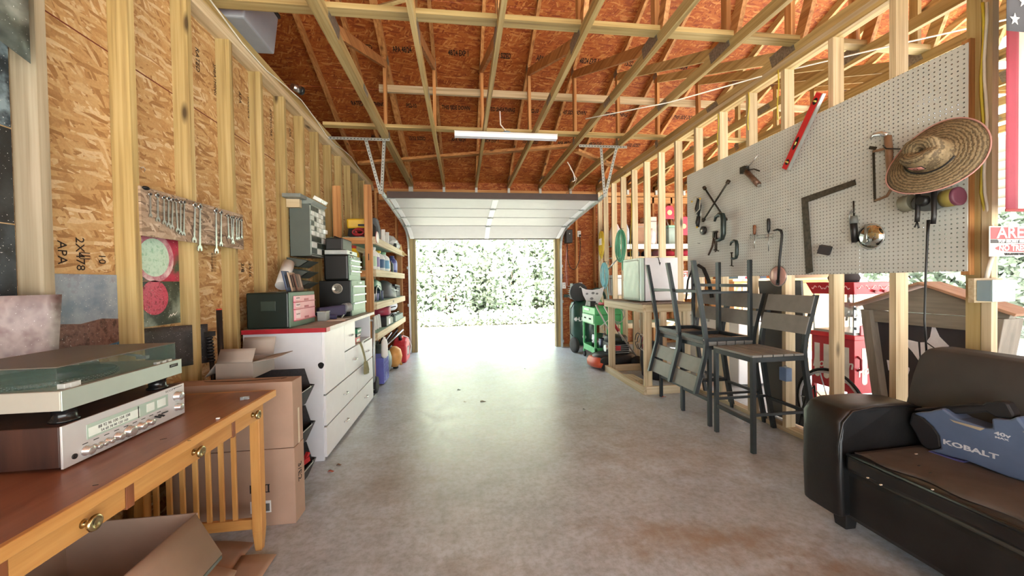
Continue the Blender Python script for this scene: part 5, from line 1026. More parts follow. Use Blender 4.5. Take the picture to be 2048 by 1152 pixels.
def hoses():
    def hank(nm, lab, px, py, x, ry, rz, turns, r, c, tail):
        p = onX(px, py, x); t = thing(nm, lab, 'hose' if nm != 'extension_cord' else 'cord', p, w=True)
        pts = []
        for i in range(int(turns * 20)):
            a = 2 * pi * i / 20 + pi / 2; k = i // 20; sx = .25 + .75 * ((k * 7 % turns) / turns); dz = .14 * rz * sin(k * 2.1); up = sin(a)
            pts.append(p + Vector((-.02 - .03 * ((k * 3) % 4) / 4, ry * sx * cos(a) + random.uniform(-.006, .006) + .012 * sin(k), rz * up + (dz * (1 - up) / 2))))
        MB().tube(pts, r, 7).build('coil', c, t)
        MB().tube([p + Vector((0, 0, rz)), p + Vector((-.02, .03, rz + .03)), p + Vector((.03, .02, rz + .02))], .004, 6).build('hanging_nail', DARKM, t)
        if tail: MB().tube([p + Vector(a) for a in tail], r, 7).build('loose_end', c, t)
        return t, p
    t, p = hank('extension_cord', 'yellow extension cord hung in a hank on the partition near the far wall', 1206, 488, 2.66, .14, .24, 11, .006, M('d0b337', .5), [(0, .1, -.2), (0, .14, -.3), (-.02, .2, -.32)])
    MB().box(p.x - .06, p.x - .045, p.y - .06, p.y + .06, p.z - .02, p.z + .10).build('paper_tag', WHITE, t)
    hank('garden_hose', 'green hose coiled and hung on a partition stud', 1245, 490, 2.64, .22, .25, 12, .0095, M('4c9a78', .45), [(0, 0, -.25), (-.01, -.01, -.36), (0, -.01, -.42)])
    hank('air_hose', 'pale blue air hose coiled and hung below the yellow cord', 1212, 550, 2.58, .19, .22, 11, .0075, M('7fbcc2', .45), [(0, -.05, -.2), (.0, -.1, -.45), (-.02, -.05, -.6)])
    t = thing('hook_pole', 'thin grey pole slung across the partition above the blue hose', 'pole', onX(1225, 530, 2.6), w=True)
    MB().cyl(onX(1208, 548, 2.6), onX(1236, 517, 2.62), .011).build('shaft', STEEL, t)
hoses()
def compressor():
    cx, cy = 2.20, 6.78
    t = thing('air_compressor', 'dark green upright air compressor with white lettering by the far wall', 'air compressor', (cx, cy, 0), w=True); G = M('1f4336', .32, .1, .12)
    MB().lathe([(.05, .10), (.20, .14), (.23, .22), (.23, .82), (.20, .91), (.06, .955)], (cx, cy, 0), (0, 0, 1), 32).build('tank', G, t)
    for dx in (-.19, .22): MB().lathe([(.04, -.035), (.12, -.035), (.14, -.02), (.14, .02), (.12, .035), (.04, .035)], (cx + dx, cy - .12, .14), (1, .25, 0), 26).build('wheel', M('2c2a26', .8), t)
    MB().cyl((cx - .2, cy - .12, .14), (cx + .24, cy - .12, .14), .015).build('axle', STEEL, t)
    pu = MB(); pu.cbox((cx - .1, cy, 1.06), (.2, .24, .18)).cbox((cx - .12, cy, 1.2), (.16, .18, .12))
    for k in range(6): pu.box(cx - .23, cx + .0, cy - .14, cy + .14, 1.0 + .04 * k, 1.012 + .04 * k)
    pu.build('pump', BLACK, t, .006); MB().cyl((cx + .05, cy, 1.05), (cx + .23, cy, 1.05), .10).build('motor', DARKM, t, .01)
    MB().lathe([(.16, 0), (.17, .03), (.17, .05), (.16, .08)], (cx - .12, cy - .22, 1.10), (0, 1, 0), 26).build('belt_guard', BLACK, t)
    MB().tube([(cx - .12, cy - .2, 1.0), (cx - .2, cy - .15, 1.1), (cx - .1, cy - .22, 1.2), (cx, cy - .2, 1.12)], .012).build('copper_pipe', STEEL, t)
    MB().tube([(cx - .17, cy - .1, .92), (cx - .25, cy - .12, .8), (cx - .26, cy - .12, .35), (cx - .22, cy - .14, .3)], .008).build('drain_hose', BLACKR, t)
    MB().cyl((cx - .05, cy - .23, .30), (cx - .05, cy - .29, .30), .03).build('drain_valve', STEEL, t)
    d = Vector((-cx, -cy, 0)).normalized(); u = d.cross(Vector((0, 0, 1))) * -1
    for k, ch in enumerate('HUSKY'):
        a = -.34 + .21 * k; n2 = (d * cos(a) + u * sin(a)); p = Vector((cx, cy, .61)) + n2 * .2315; text(ch, .10, frame(p, n2.cross(Vector((0, 0, 1))) * -1, (0, 0, 1)), WHITE, t, 'lettering', .0005, bold=.003)
    a = -.56; n2 = (d * cos(a) + u * sin(a)); p = Vector((cx, cy, .61)) + n2 * .231; fr = frame(p, n2.cross(Vector((0, 0, 1))) * -1, (0, 0, 1))
    MB().prism([(-.03, 0), (0, .04), (.03, 0), (0, -.04)], 0, .001, lambda q, v, w: fr @ Vector((q, v, w))).build('diamond_mark', WHITE, t)
    # green service cart
    GC = M('4fae6a', .4, 0, .08); x0, x1, y0, y1 = 2.06, 2.52, 5.72, 6.32
    t = thing('service_cart', 'bright green two tier service cart in front of the compressor', 'cart', (2.29, 6.02, 0), w=True)
    def tray(z, h, nm):
        MB().box(x0, x1, y0, y1, z, z + .006).box(x0, x0 + .006, y0, y1, z, z + h).box(x1 - .006, x1, y0, y1, z, z + h).box(x0 + .006, x1 - .006, y0, y0 + .006, z, z + h).box(x0 + .006, x1 - .006, y1 - .006, y1, z, z + h).build(nm, GC, t, .002)
    tray(.14, .10, 'lower_tray'); tray(.76, .11, 'upper_tray')
    MB().box(x0 - .002, x1, y0 + .01, y1 - .01, .60, .755).build('drawer_case', GC, t, .003)
    dr = MB().box(x0 - .016, x0 - .002, y0 + .03, y1 - .03, .62, .745).build('drawer', M('9fd3ae', .35, 0, .05), t, .003)
    for yy in (5.9, 6.14): MB().box(x0 - .019, x0 - .0165, yy - .05, yy + .05, .675, .70).build('pull_slot', INK, dr)
    MB().box(x0 - .0065, x0 - .0005, y0 + .25, y1 - .1, .815, .845).build('maker_plate', WHITE, t)
    for x in (x0, x1 - .03):
        for y in (y0, y1 - .03): MB().box(x, x + .03, y, y + .03, .09, .76).build('leg', GC, t, .002)
    for x in (x0 + .02, x1 - .02):
        for y in (y0 + .02, y1 - .02): MB().lathe([(.015, -.014), (.045, -.014), (.05, 0), (.045, .014), (.015, .014)], (x, y, .05), (1, 0, 0), 18).build('caster', BLACKR, t)
    MB().tube([(x0 + .1, y1, .86), (x0 + .1, y1 + .06, .95), (x1 - .1, y1 + .06, .95), (x1 - .1, y1, .86)], .012).build('push_handle', GC, t)
    # things on the cart
    t = thing('plastic_fairing', 'white plastic motorbike panel with cut outs lying on the green cart', 'plastic panel', (2.2, 6.0, .87), w=True)
    p = [(-.22, .30), (-.14, .27), (0, .26), (.14, .28), (.22, .31), (.19, .16), (.13, .05), (.17, 0), (.02, .03), (-.13, 0), (-.11, .08), (-.18, .18)]
    MB().prism(p, 0, .012, lambda u, v, w: (2.19 + u * .8 + w, 6.24 - u * .25 - .22 * v, .872 + v * 1.05)).build('panel', M('dcdde0', .4, 0, .04), t, .003)
    for (u, v, r) in ((-.1, .2, .016), (.1, .2, .016), (0, .12, .022), (.02, .21, .02)):
        MB().prism(disc(u, v, r * 1.6, 10, r), -.001, .0, lambda u, v, w: (2.19 + u * .8 + w - .0006, 6.24 - u * .25 - .22 * v - .0006, .872 + v * 1.05)).build('cut_out', M('77787c', .6), t)
    t = thing('garden_tool', 'red and black garden tool with looped leads lying across the green cart', 'garden tool', (2.25, 5.75, .87), w=True)
    MB().tube([(2.12, 6.1, .925), (2.25, 5.80, .925), (2.40, 5.60, .93)], .014).build('shaft', STEEL, t); MB().tube([(2.2, 5.9, .925), (2.3, 5.72, .927)], .024).build('grip', M('a12c33', .5), t); MB().cbox((2.13, 6.06, .92), (.1, .16, .09)).build('motor', BLACK, t, .01)
    MB().tube(coil((2.43, 5.685, .76), .10, .13, 3, .006, .02, (1, 0, 0)), .005, 6).build('lead', M('9fa39b', .5), t)
    t = thing('cooking_pot', 'grey steel pot beside the drum under the green cart', 'pot', (2.3, 6.0, .147), w=True)
    MB().lathe([(.12, 0), (.12, .26), (.115, .26), (.11, .01), (.001, .01)], (2.27, 6.12, .147), (0, 0, 1), 24).build('pan', M('8d9093', .25, .9), t); MB().tube([(2.15, 6.1, .3), (2.11, 6.12, .32), (2.15, 6.16, .3)], .008).build('handle', DARKM, t)
    one(MB().lathe([(.09, 0), (.09, .22), (.085, .22), (.08, .01), (.001, .01)], (2.27, 5.86, .147), (0, 0, 1), 22), 'metal_drum', M('3a3f4f', .3, .6), 'dark blue grey drum on the lower tray of the green cart', 'drum')
    t = thing('wire_cage', 'dark green wire cage resting on the compressor by the white panel', 'cage', (2.6, 6.35, 1.0), w=True)
    for k in range(4): MB().tube([(2.38 + .15 * cos(a), 6.42 + .03 * k, .95 + .22 * sin(a)) for a in [pi * i / 10 for i in range(11)]], .009, 6).build('cage_wire', M('2c4a3e', .5), t)
compressor()
def mower():
    t = thing('lawn_mower', 'black engined lawn mower with an orange deck front behind the workbench', 'lawn mower', (2.25, 5.55, 0), w=True)
    OR = M('c2512f', .45, 0, .1); cx, cy = 2.27, 5.46
    MB().loft([[(cx + .34 * k * cos(a) * (1.05 if cos(a) < 0 else 1), cy + .225 * k * sin(a), z) for a in [2 * pi * i / 24 for i in range(24)]] for z, k in ((.05, 1), (.12, 1.02), (.19, .95), (.215, .8))]).build('deck', BLACK, t)
    MB().loft([[(cx - .30 + .10 * k * cos(a), cy + .22 * k * sin(a), z) for a in [2 * pi * i / 20 for i in range(20)]] for z, k in ((.04, 1.05), (.10, 1.1), (.15, .9), (.17, .6))]).build('front_guard', OR, t)
    for dx in (-.22, .26):
        for dy in (-.205, .205): MB().lathe([(.02, -.025), (.09, -.025), (.095, 0), (.09, .025), (.02, .025)], (cx + dx, cy + dy, .095), (0, 1, 0), 20).build('wheel', BLACKR, t)
    MB().cbox((cx + .02, cy, .30), (.30, .30, .17)).build('engine', DARKM, t, .015); MB().lathe([(.17, 0), (.175, .06), (.15, .09), (.06, .10)], (cx + .02, cy, .385), (0, 0, 1), 26).build('engine_cover', M('232a26', .5), t)
    for k in range(5): MB().box(cx - .14 + .0 * k, cx + .16, cy - .165, cy - .15, .23 + .028 * k, .24 + .028 * k).build('cooling_fin', GALV, t)
    MB().box(cx - .05, cx + .03, cy - .168, cy - .165, .27, .34).build('engine_badge', M('b0353a', .5), t); MB().cyl((cx - .19, cy - .1, .30), (cx - .13, cy - .1, .30), .05).build('muffler', M('b9bdbc', .3, .9), t)
    for dy in (-.2, .2): MB().tube([(cx + .28, cy + dy, .15), (cx - .02, cy + dy, .55), (cx - .22, cy + dy * .9, .93)], .013).build('handle_tube', M('b9b6b2', .4, .7), t)
    MB().tube([(cx - .02, cy - .2, .56), (cx - .13, cy - .19, .76)], .02).build('red_grip', M('ab2a32', .5), t)
    MB().tube([(cx + .05, cy - .2, .42), (cx - .02, cy - .15, .62), (cx - .1, cy - .05, .72), (cx - .2, cy + .05, .6), (cx - .1, cy + .1, .5)], .007).build('control_cable', M('b9c4b4', .5), t)
mower()
def workbench():
    x0, x1, y0, y1, zt = 2.015, 2.655, 4.03, 5.20, 1.025
    t = thing('workbench', 'open frame pine workbench with a board top holding the small fridge', 'workbench', (2.33, 4.66, 0), w=True)
    PX, PY, PZ = pine('x', 'pale'), pine('y', 'pale'), pine('z', 'pale')
    MB().box(x0 - .01, x1, y0 - .01, y1 + .01, zt, zt + .012).build('top_board', wood('5c4a3a', '86705c', 'y', .6), t)
    for x, a in ((x0, 1), (x1 - .038, 1)): MB().box(x, x + .038, y0, y1, zt - .09, zt - .001).build('apron', PY, t, .002)
    for y in (y0, y1 - .038): MB().box(x0 + .038, x1 - .038, y, y + .038, zt - .09, zt - .001).build('apron', PX, t, .002)
    for x in (x0, x1 - .038): MB().box(x, x + .038, y0, y1, .0, .089).build('floor_rail', PY, t, .002)
    for y in (y0, y1 - .038): MB().box(x0 + .038, x1 - .038, y, y + .038, .0, .089).build('floor_rail', PX, t, .002)
    for x in (x0 + .039, x1 - .128):
        for y in (y0 + .039, y1 - .077): MB().box(x, x + .089, y, y + .038, .001, zt - .002).build('leg', PZ, t, .002)
    one(MB().box(2.08, 2.22, 4.45, 4.75, .0005, .06), 'wood_block', pine('y', 'pale'), 'short pale wood block lying on the floor inside the workbench frame', 'block')
    # mini fridge
    z = zt + .0125; fx, fy0, fy1 = 2.185, 4.32, 4.80
    t = thing('mini_fridge', 'white mini fridge with its door still under glossy wrap on the workbench', 'fridge', (2.35, 4.55, z), w=True)
    MB().box(fx + .012, 2.62, fy0, fy1, z + .01, z + .535).build('cabinet', M('dfe0e4', .4, 0, .03), t, .006); MB().box(fx, fx + .012, fy0 + .008, fy1 - .008, z + .015, z + .53).build('door_seal', M('6a6d70', .7), t)
    dr = MB().box(fx - .055, fx, fy0, fy1, z + .01, z + .535).build('door', M('b9d1c4', .12, 0, .06, 6, .0, 1, 0, .6), t, .01)  # green tint stands for the greenish daylight falling on this front
    MB().sheet(lambda u, v: (fx - .058 - .004 * abs(sin(9 * u + 5 * v)), fy0 + .01 + (fy1 - fy0 - .02) * u, z + .02 + .50 * v), 16, 16, .0008).build('plastic_wrap', glass('dceee4', .08, .45), dr)
    for x in (fx + .03, 2.58):
        for y in (fy0 + .04, fy1 - .04): MB().cyl((x, y, z), (x, y, z + .012), .014).build('foot', BLACK, t)
    text('FRIGIDAIRE'[:0] + 'er', .03, frame((2.59, fy0 - .0006, z + .03), (1, 0, 0), (0, 0, 1)), M('6b6e73', .5), t, 'lettering', .0003)
    tg = MB().tube([(2.36, fy0 + .04, z + .538), (2.36, fy0 - .01, z + .537), (2.375, fy0 - .012, z + .48)], .005); tg.prism([(2.365, z + .48), (2.39, z + .475), (2.38, z + .44)], fy0 - .016, fy0 - .010, lambda u, v, w: (u, w, v)); one(tg, 'wire_tag', BLACK, 'black wire clip hanging over the top edge of the small fridge', 'clip')
workbench()
def chairs():
    DM = M('2f3537', .38, .3, .08); SL = M('7b7a74', .5, 0, .08, 14)
    D_, W_ = .47, .44
    def make():
        t = thing('bar_chair', 'x', 'chair')
        for y in (0, W_ - .03):
            MB().box(0, .03, y, y + .03, 0, .715).build('front_leg', DM, t, .002)
            pts = [(.555, .0), (.50, .30), (.452, .62), (.440, .74), (.452, .84), (.545, 1.17)]
            b = MB(); rings = [[(px - .018, y, pz), (px + .018, y, pz), (px + .018, y + .03, pz), (px - .018, y + .03, pz)] for px, pz in pts]; b.loft(rings, False); b.build('back_leg', DM, t, .002)
        f = MB(); f.box(.03, .435, 0, .03, .68, .715).box(.03, .435, W_ - .03, W_, .68, .715).box(0, .03, .03, W_ - .03, .68, .715).box(.415, .445, .03, W_ - .03, .68, .715); f.build('seat_frame', DM, t, .002)
        for k in range(5): MB().box(.0 + .087 * k, .078 + .087 * k, .0, W_, .716, .734).build('seat_slat', SL, t, .003)
        MB().box(.03, .505, .006, .024, .275, .295).build('side_stretcher', DM, t, .001); MB().box(.03, .505, W_ - .024, W_ - .006, .275, .295).build('side_stretcher', DM, t, .001)
        MB().box(.004, .024, .03, W_ - .03, .215, .245).build('footrest', DM, t, .001); MB().box(.485, .505, .03, W_ - .03, .26, .285).build('rear_stretcher', DM, t, .001)
        for a, b2 in ((.875, 1.01), (1.03, 1.165)):
            fx = lambda z: .452 + (z - .84) / .33 * .093 - .024
            q = MB(); q._add([(fx(z) + dx, y, z) for z in (a, b2) for dx in (0, .012) for y in (.002, W_ - .002)], [(0, 1, 3, 2), (4, 6, 7, 5), (0, 4, 5, 1), (2, 3, 7, 6), (0, 2, 6, 4), (1, 5, 7, 3)]); q.build('back_slat', SL, t, .003)
        for y in (.015, W_ - .015):
            for z in (.25, .70): MB().sph((.499 if z < .5 else .462, y, z), .006).build('bolt', CHROME, t)
        return t
    c = make(); c.location = (2.115, 2.525, 0); c['label'] = 'upright slatted bar chair nearest the black sofa, nothing on it'
    spots = [((2.14, 3.06, 0), 0, 'middle upright slatted bar chair carrying an upturned chair, next to the empty one'), ((2.165, 3.52, 0), 0, 'upright slatted bar chair nearest the workbench, carrying an upturned chair'),
             ((2.555, 3.045, 1.4695), 1, 'upturned bar chair stacked on the middle upright chair'), ((2.58, 3.505, 1.4695), 1, 'upturned bar chair stacked nearest the workbench')]
    c['group'] = 'slatted bar chairs'
    for loc, inv, lab in spots:
        k = copy_tree(c, loc, None, lab)
        if inv: k.rotation_euler = (0, pi, 0)
chairs()
def sofa():
    t = thing('sofa', 'worn black leather sofa with dusty brown seat in the right foreground', 'sofa', (2.2, 1.0, 0), w=True)
    BL = M('141414', .36, 0, .3, 7, .15); BR = M('3b3835', .75, 0, .12, 6, .15); TN = M('4b453f', .85, 0, .18, 9, .2)
    MB().box(1.925, 2.56, .1, 1.80, .07, .33).build('base', BL, t, .03)
    for (x, y) in ((1.97, 1.72), (2.50, 1.74), (1.97, .2), (2.50, .2)): MB().bar((x, y, .085), (x, y, 0), .075, .075, (0, 1, 0), .06, .06).build('foot', M('141414', .5), t, .004)
    sc = MB().sheet(lambda u, v: (1.885 + .58 * u, .12 + 1.53 * v, .385 + .022 * sin(pi * u) * sin(pi * v) + .006 * sin(11 * v + 3 * u)), 14, 24, .085).build('seat_cushion', BL, t, .02)
    MB().sheet(lambda u, v: (1.925 + .52 * u + .012 * sin(37 * v + 3) * (1 - u) ** 4, .13 + 1.51 * v, .4305 + .022 * sin(pi * (.07 + .9 * u)) * sin(pi * v) + .006 * sin(11 * v + 3 * u)), 14, 60, .004).build('dusty_top', TN, sc)
    MB().tube([(1.892, .12, .42), (1.89, .9, .422), (1.892, 1.64, .42)], .009, 8).build('piping', BL, t)
    MB().tube([(1.905, .12, .345), (1.90, .9, .345), (1.905, 1.64, .345)], .011, 8).build('piping', M('34302c', .6), t)
    # far arm: a thick upholstered slab, rounded on top and at the front
    prof = [(1.87, .085), (1.862, .30), (1.868, .48), (1.885, .575), (1.93, .628), (2.0, .645), (2.2, .645), (2.36, .628), (2.41, .60), (2.41, .085)]
    rg = []
    for y, k in ((1.655, .94), (1.668, .985), (1.70, 1.0), (1.83, 1.0), (1.862, .985), (1.875, .94)):
        cx, cz = 2.14, .33; rg.append([(cx + (x - cx) * k, y + .02 * (z > .5), cz + (z - cz) * k) for x, z in prof])
    MB().loft(rg, True).build('armrest', BL, t, .01)
    MB().tube([(1.885, 1.67, .10), (1.872, 1.668, .45), (1.90, 1.67, .565), (1.96, 1.675, .618), (2.1, 1.68, .632), (2.3, 1.68, .628), (2.38, 1.68, .612)], .006, 8).build('piping', BL, t)
    # back cushion
    def bk(y0, y1, nm):
        rg = []
        for z, xa, xb, ins in ((.36, 2.42, 2.60, .0), (.55, 2.44, 2.63, .0), (.75, 2.47, 2.655, .018), (.86, 2.49, 2.66, .035), (.905, 2.51, 2.655, .06), (.917, 2.545, 2.64, .09)):
            r = [(xa, y0 + ins), (xa - .012, (y0 + y1) / 2), (xa, y1 - ins), (xa + .03, y1 - ins + .012), (xb - .03, y1 - ins + .012), (xb, y1 - ins), (xb, y0 + ins)]
            rg.append([(x, y, z) for x, y in r])
        MB().loft(rg, True).build(nm, BR, t, .008)
    bk(.10, 1.80, 'back_cushion')
    one(MB().cbox((1.90, 1.50, .437), (.001, .05, .004)), 'tape_scrap', WHITE, 'pale scrap stuck on the front edge of the sofa seat', 'scrap') if False else None
    # cordless blower lying on the seat
    o = onZ(1856, 894, .438); e = onZ(1997, 940, .438); rt = e - o; kk = rt.length / 810 * 1.08; rt.normalize(); vk = .000405
    fr = frame(o + Vector((-.045, -.045, 0)) - rt * .012, rt, (0, 0, 1))
    t = thing('leaf_blower', 'grey blue cordless blower with black grip lying on the sofa seat', 'leaf blower', fr.translation, fr.to_3x3())
    B1 = M('50607a', .5, 0, .08); B2 = M('161619', .6)
    pt = lambda x, y: ((x - 440) * kk, (770 + (x - 440) * .3333 - y) * vk)
    poly = lambda pts: [pt(x, y) for x, y in pts]
    def wedge(pts, z0, z1, mt, nm, bev): return MB().prism(poly(pts), z0, z1).build(nm, mt, t, bev)
    wedge([(250, 300), (320, 290), (430, 290), (600, 260), (700, 345), (780, 400), (1040, 510), (1110, 520), (1100, 410), (1270, 430), (1330, 400), (1420, 545), (1560, 680), (1700, 830), (1740, 1000), (1640, 1080), (1400, 1085), (1250, 1040), (1050, 960), (850, 880), (650, 830), (440, 770), (580, 740), (560, 590), (490, 480), (380, 370)], 0, -.10, B1, 'body', .008)
    wedge([(205, 270), (240, 240), (560, 255), (650, 240), (880, 235), (975, 250), (1010, 225), (1160, 230), (1215, 265), (1275, 400), (1260, 430), (1100, 405), (1020, 340), (900, 350), (700, 345), (600, 262), (430, 290), (320, 285)], -.025, -.075, B2, 'grip', .008)
    wedge([(215, 285), (330, 330), (490, 480), (560, 590), (580, 740), (430, 770), (330, 700), (260, 560), (180, 420)], -.008, -.092, B2, 'air_intake', .01)
    wedge([(450, 770), (640, 832), (850, 890), (840, 905), (600, 860), (440, 795)], .004, -.104, M('4a4c7e', .5), 'foot_rail', .002)
    c = pt(1560, 900); MB().lathe([(.062, -.02), (.068, .0), (.066, .05), (.055, .06)], (c[0], c[1], -.05), (1, -.15, 0), 24).build('nozzle_collar', M('45707c', .4), t)
    LT = M('b9bdc4', .5); sk = Matrix(((1, 0, 0, 0), (-.0, 1, 0, 0), (0, 0, 1, 0), (0, 0, 0, 1)))
    def word(s_, x, y, sz, sx, bold): c = pt(x, y); text(s_, sz, Matrix.Translation((c[0], c[1], .0006)) @ Matrix.Rotation(.02, 4, 'Z'), LT, t, 'lettering', .0006, sx=sx, bold=bold)
    word('KOBALT', 890, 748, .031, 1.55, .0009); word('40v', 1205, 592, .022, 1.5, .0006); word('MAX', 1200, 632, .011, 1.7, .0003)
    wedge([(680, 395), (740, 420), (1040, 520), (1000, 540), (730, 435)], .0004, -.0004, M('a3967e', .6), 'warning_label', 0)
    wedge([(1380, 560), (1440, 580), (1560, 680), (1540, 685)], .0004, -.0004, M('b9ad96', .6), 'stripe', 0)
    for k in range(9):
        q = onZ(random.uniform(1720, 1900), random.uniform(900, 1000), .4365); one(MB().cbox((min(q.x, 2.2), q.y, .4385), (.006 + .008 * random.random(), .005, .003)), 'leather_flake', [M('2a2622', .8), M('b9ab98', .8)][k % 2], 'tiny flake of debris lying on the dusty sofa seat', 'flake', 'flakes on the sofa seat')
sofa()
# ================================================================== PEGBOARD AND TOOLS, RIGHT BAY, GARDEN
PX0 = 2.655     # aisle face of the pegboard
def pegmat():
    m, N, L, b = _nt('white_pegboard'); t = N.new('ShaderNodeTexCoord'); sp = N.new('ShaderNodeSeparateXYZ'); L.new(t.outputs['Object'], sp.inputs[0])
    def cell(o):
        a = N.new('ShaderNodeMath'); a.operation = 'MULTIPLY_ADD'; a.inputs[1].default_value = 1 / .0254; a.inputs[2].default_value = 200.5; L.new(o, a.inputs[0])
        f = N.new('ShaderNodeMath'); f.operation = 'FRACT'; L.new(a.outputs[0], f.inputs[0]); s = N.new('ShaderNodeMath'); s.operation = 'SUBTRACT'; s.inputs[1].default_value = .5; L.new(f.outputs[0], s.inputs[0]); return s.outputs[0]
    cb = N.new('ShaderNodeCombineXYZ'); L.new(cell(sp.outputs['Y']), cb.inputs['X']); L.new(cell(sp.outputs['Z']), cb.inputs['Y'])
    ln = N.new('ShaderNodeVectorMath'); ln.operation = 'LENGTH'; L.new(cb.outputs[0], ln.inputs[0])
    g = N.new('ShaderNodeMath'); g.operation = 'GREATER_THAN'; g.inputs[1].default_value = .105; L.new(ln.outputs['Value'], g.inputs[0])
    g2 = N.new('ShaderNodeMath'); g2.operation = 'LESS_THAN'; g2.inputs[1].default_value = .165; L.new(ln.outputs['Value'], g2.inputs[0])
    L.new(g.outputs[0], b.inputs['Alpha'])
    n = _noise(N, L, t.outputs['Object'], 4, 4); L.new(_mix(N, L, g2.outputs[0], _ramp(N, L, n, [(.3, (.50, .52, .49)), (.7, (.57, .59, .56))]), (.05, .045, .04)), b.inputs['Base Color']); b.inputs['Roughness'].default_value = .5
    return m
def Q(px, py, d=0.): return onX(px, py, PX0 - d)
XN = Vector((1, 0, 0))
def pegboard():
    t = thing('pegboard', 'large white pegboard screwed to the open studs, covered with hand tools', 'pegboard', (PX0, 2.88, 1.33), w=True)
    y0, y1, z0, z1 = Q(1936, 90).y, Q(1374, 350).y, 1.325, 2.525
    MB().box(PX0, PX0 + .005, y0, y1, z0, z1).build('board', pegmat(), t)
    MB().box(PX0 + .006, PX0 + .036, y0 - .006, y0 + .03, z0 - .02, z1 + .02).build('end_batten', pine('z', 'red'), t)
    DKS = M('3d3a33', .45, .7, .3, 30)
    def tool(nm, lab, cat, parts, group=None):
        c = parts[0][0].v[0]; t = thing(nm, lab, cat, tuple(c), w=True, group=group)
        for mb, pn, mt in parts: mb.build(pn, mt, t)
        # the peg it hangs on
        return t
    def peg(px, py, t):
        p = Q(px, py); MB().tube([p + Vector((.002, 0, 0)), p - XN * .03, p - XN * .036 + Vector((0, 0, .008))], .0022, 6).build('peg_hook', STEEL, t)
    # level
    a, b = Q(1571, 338, .035), Q(1641, 186, .035); d = (b - a).normalized(); s = d.cross(XN).normalized()
    def oval(f, w, h, dx=0):
        c = a + (b - a) * f - XN * .0125; return MB().prism(disc(0, 0, w, 16, h), 0, .002, lambda u, v, k: c + s * (u + dx) + d * v - XN * k)
    t = tool('spirit_level', 'red spirit level hung slantwise across the top edge of the pegboard', 'level', [(MB().bar(a, b, .055, .024, XN), 'beam', M('c3272a', .4)), (MB().bar(a - s * .032, b - s * .032, .009, .026, XN), 'edge_rail', M('b9bfbf', .3, .6))])
    for f, w, h in ((.90, .018, .024), (.36, .015, .05), (.10, .018, .022)):
        o = oval(f, w, h).build('vial_window', BLACK, t); c = a + (b - a) * f - XN * .0148
        MB().cyl(c - (d if h > .03 else s) * w * .8, c + (d if h > .03 else s) * w * .8, .006).build('vial', M('cfc96a', .15), o)
    for f in (.05, .95): peg(1571 + 70 * f, 338 - 152 * f, t)
    # grease gun
    a, b = Q(1492, 343, .035), Q(1517, 369, .035)
    t = tool('grease_gun', 'old brown grease gun hung near the top of the pegboard', 'grease gun', [(MB().cyl(a, b, .024), 'barrel', M('6b5140', .4, .4, .3, 30)), (MB().cbox(a + Vector((0, .02, .02)), (.05, .06, .06)), 'head', DKS), (MB().tube([a + Vector((0, .01, .03)), Q(1503, 326, .04), Q(1516, 309, .03)], .006), 'spout', STEEL), (MB().tube([a + Vector((0, -.01, .01)), Q(1508, 338, .05), Q(1519, 342, .05)], .006), 'lever', DKS), (MB().cyl(b, b + (b - a).normalized() * .02, .015), 'end_nut', STEEL)]); peg(1498, 330, t)
    # lug wrench
    t = tool('lug_wrench', 'rusty four way lug wrench forming an X on the pegboard', 'wheel brace', [(MB().cyl(Q(1409, 376, .02), Q(1450, 438, .02), .009), 'bar', DKS), (MB().cyl(Q(1456, 364, .034), Q(1407, 440, .034), .009), 'bar', DKS)])
    for (p, q) in (((1409, 376), (1450, 438)), ((1450, 438), (1409, 376)), ((1456, 364), (1407, 440)), ((1407, 440), (1456, 364))):
        A, B = Q(*p, .027), Q(*q, .027); dd = (A - B).normalized(); MB().cyl(A - dd * .015, A + dd * .015, .019, n=12).build('socket', M('4a3d30', .5, .6, .3, 30), t)
    peg(1430, 405, t)
    # folding tool with wires
    c = Q(1397, 416, .03); U = Vector((0, -1, 0)); V = Vector((0, 0, 1)); K = lambda u, v, w: c + U * u + V * v - XN * w
    pts = [MB().prism([(-.05, 0), (-.005, .12), (.035, .02), (.0, -.09)], -.012, .012, K), MB().tube([K(-.09, .09, .02), K(-.03, .13, .02), K(.06, .09, .02), K(.05, -.02, .02), K(-.03, -.06, .02), K(-.05, .0, .02), K(0, .10, .02)], .006), MB().tube([K(.0, -.09, 0), K(-.02, -.16, .0), K(-.015, -.21, 0)], [.02, .024, .016], 10)]
    t = tool('hand_tool', 'black folding tool with yellow tipped wires at the left edge of the pegboard', 'hand tool', [(pts[0], 'jaw', BLACK), (pts[1], 'wire_arm', M('b9b7aa', .4, .6)), (pts[2], 'handle', BLACK)])
    for u, v in ((-.09, .09), (.06, .09), (-.0, -.215)): MB().sph(K(u, v, .02), .011).build('yellow_tip', M('c9a637', .5), t)
    peg(1397, 396, t)
    c = Q(1409, 461, .002); t = tool('tape_roll', 'black round tape reel on the pegboard under the yellow tipped tool', 'tape', [(MB().lathe([(.042, 0), (.046, .004), (.046, .026), (.04, .03), (.015, .03)], c, (-1, 0, 0), 24), 'case', BLACK)]); MB().lathe([(.017, 0), (.012, .006), (.004, .006)], c - XN * .03, (-1, 0, 0), 16).build('hub', STEEL, t)
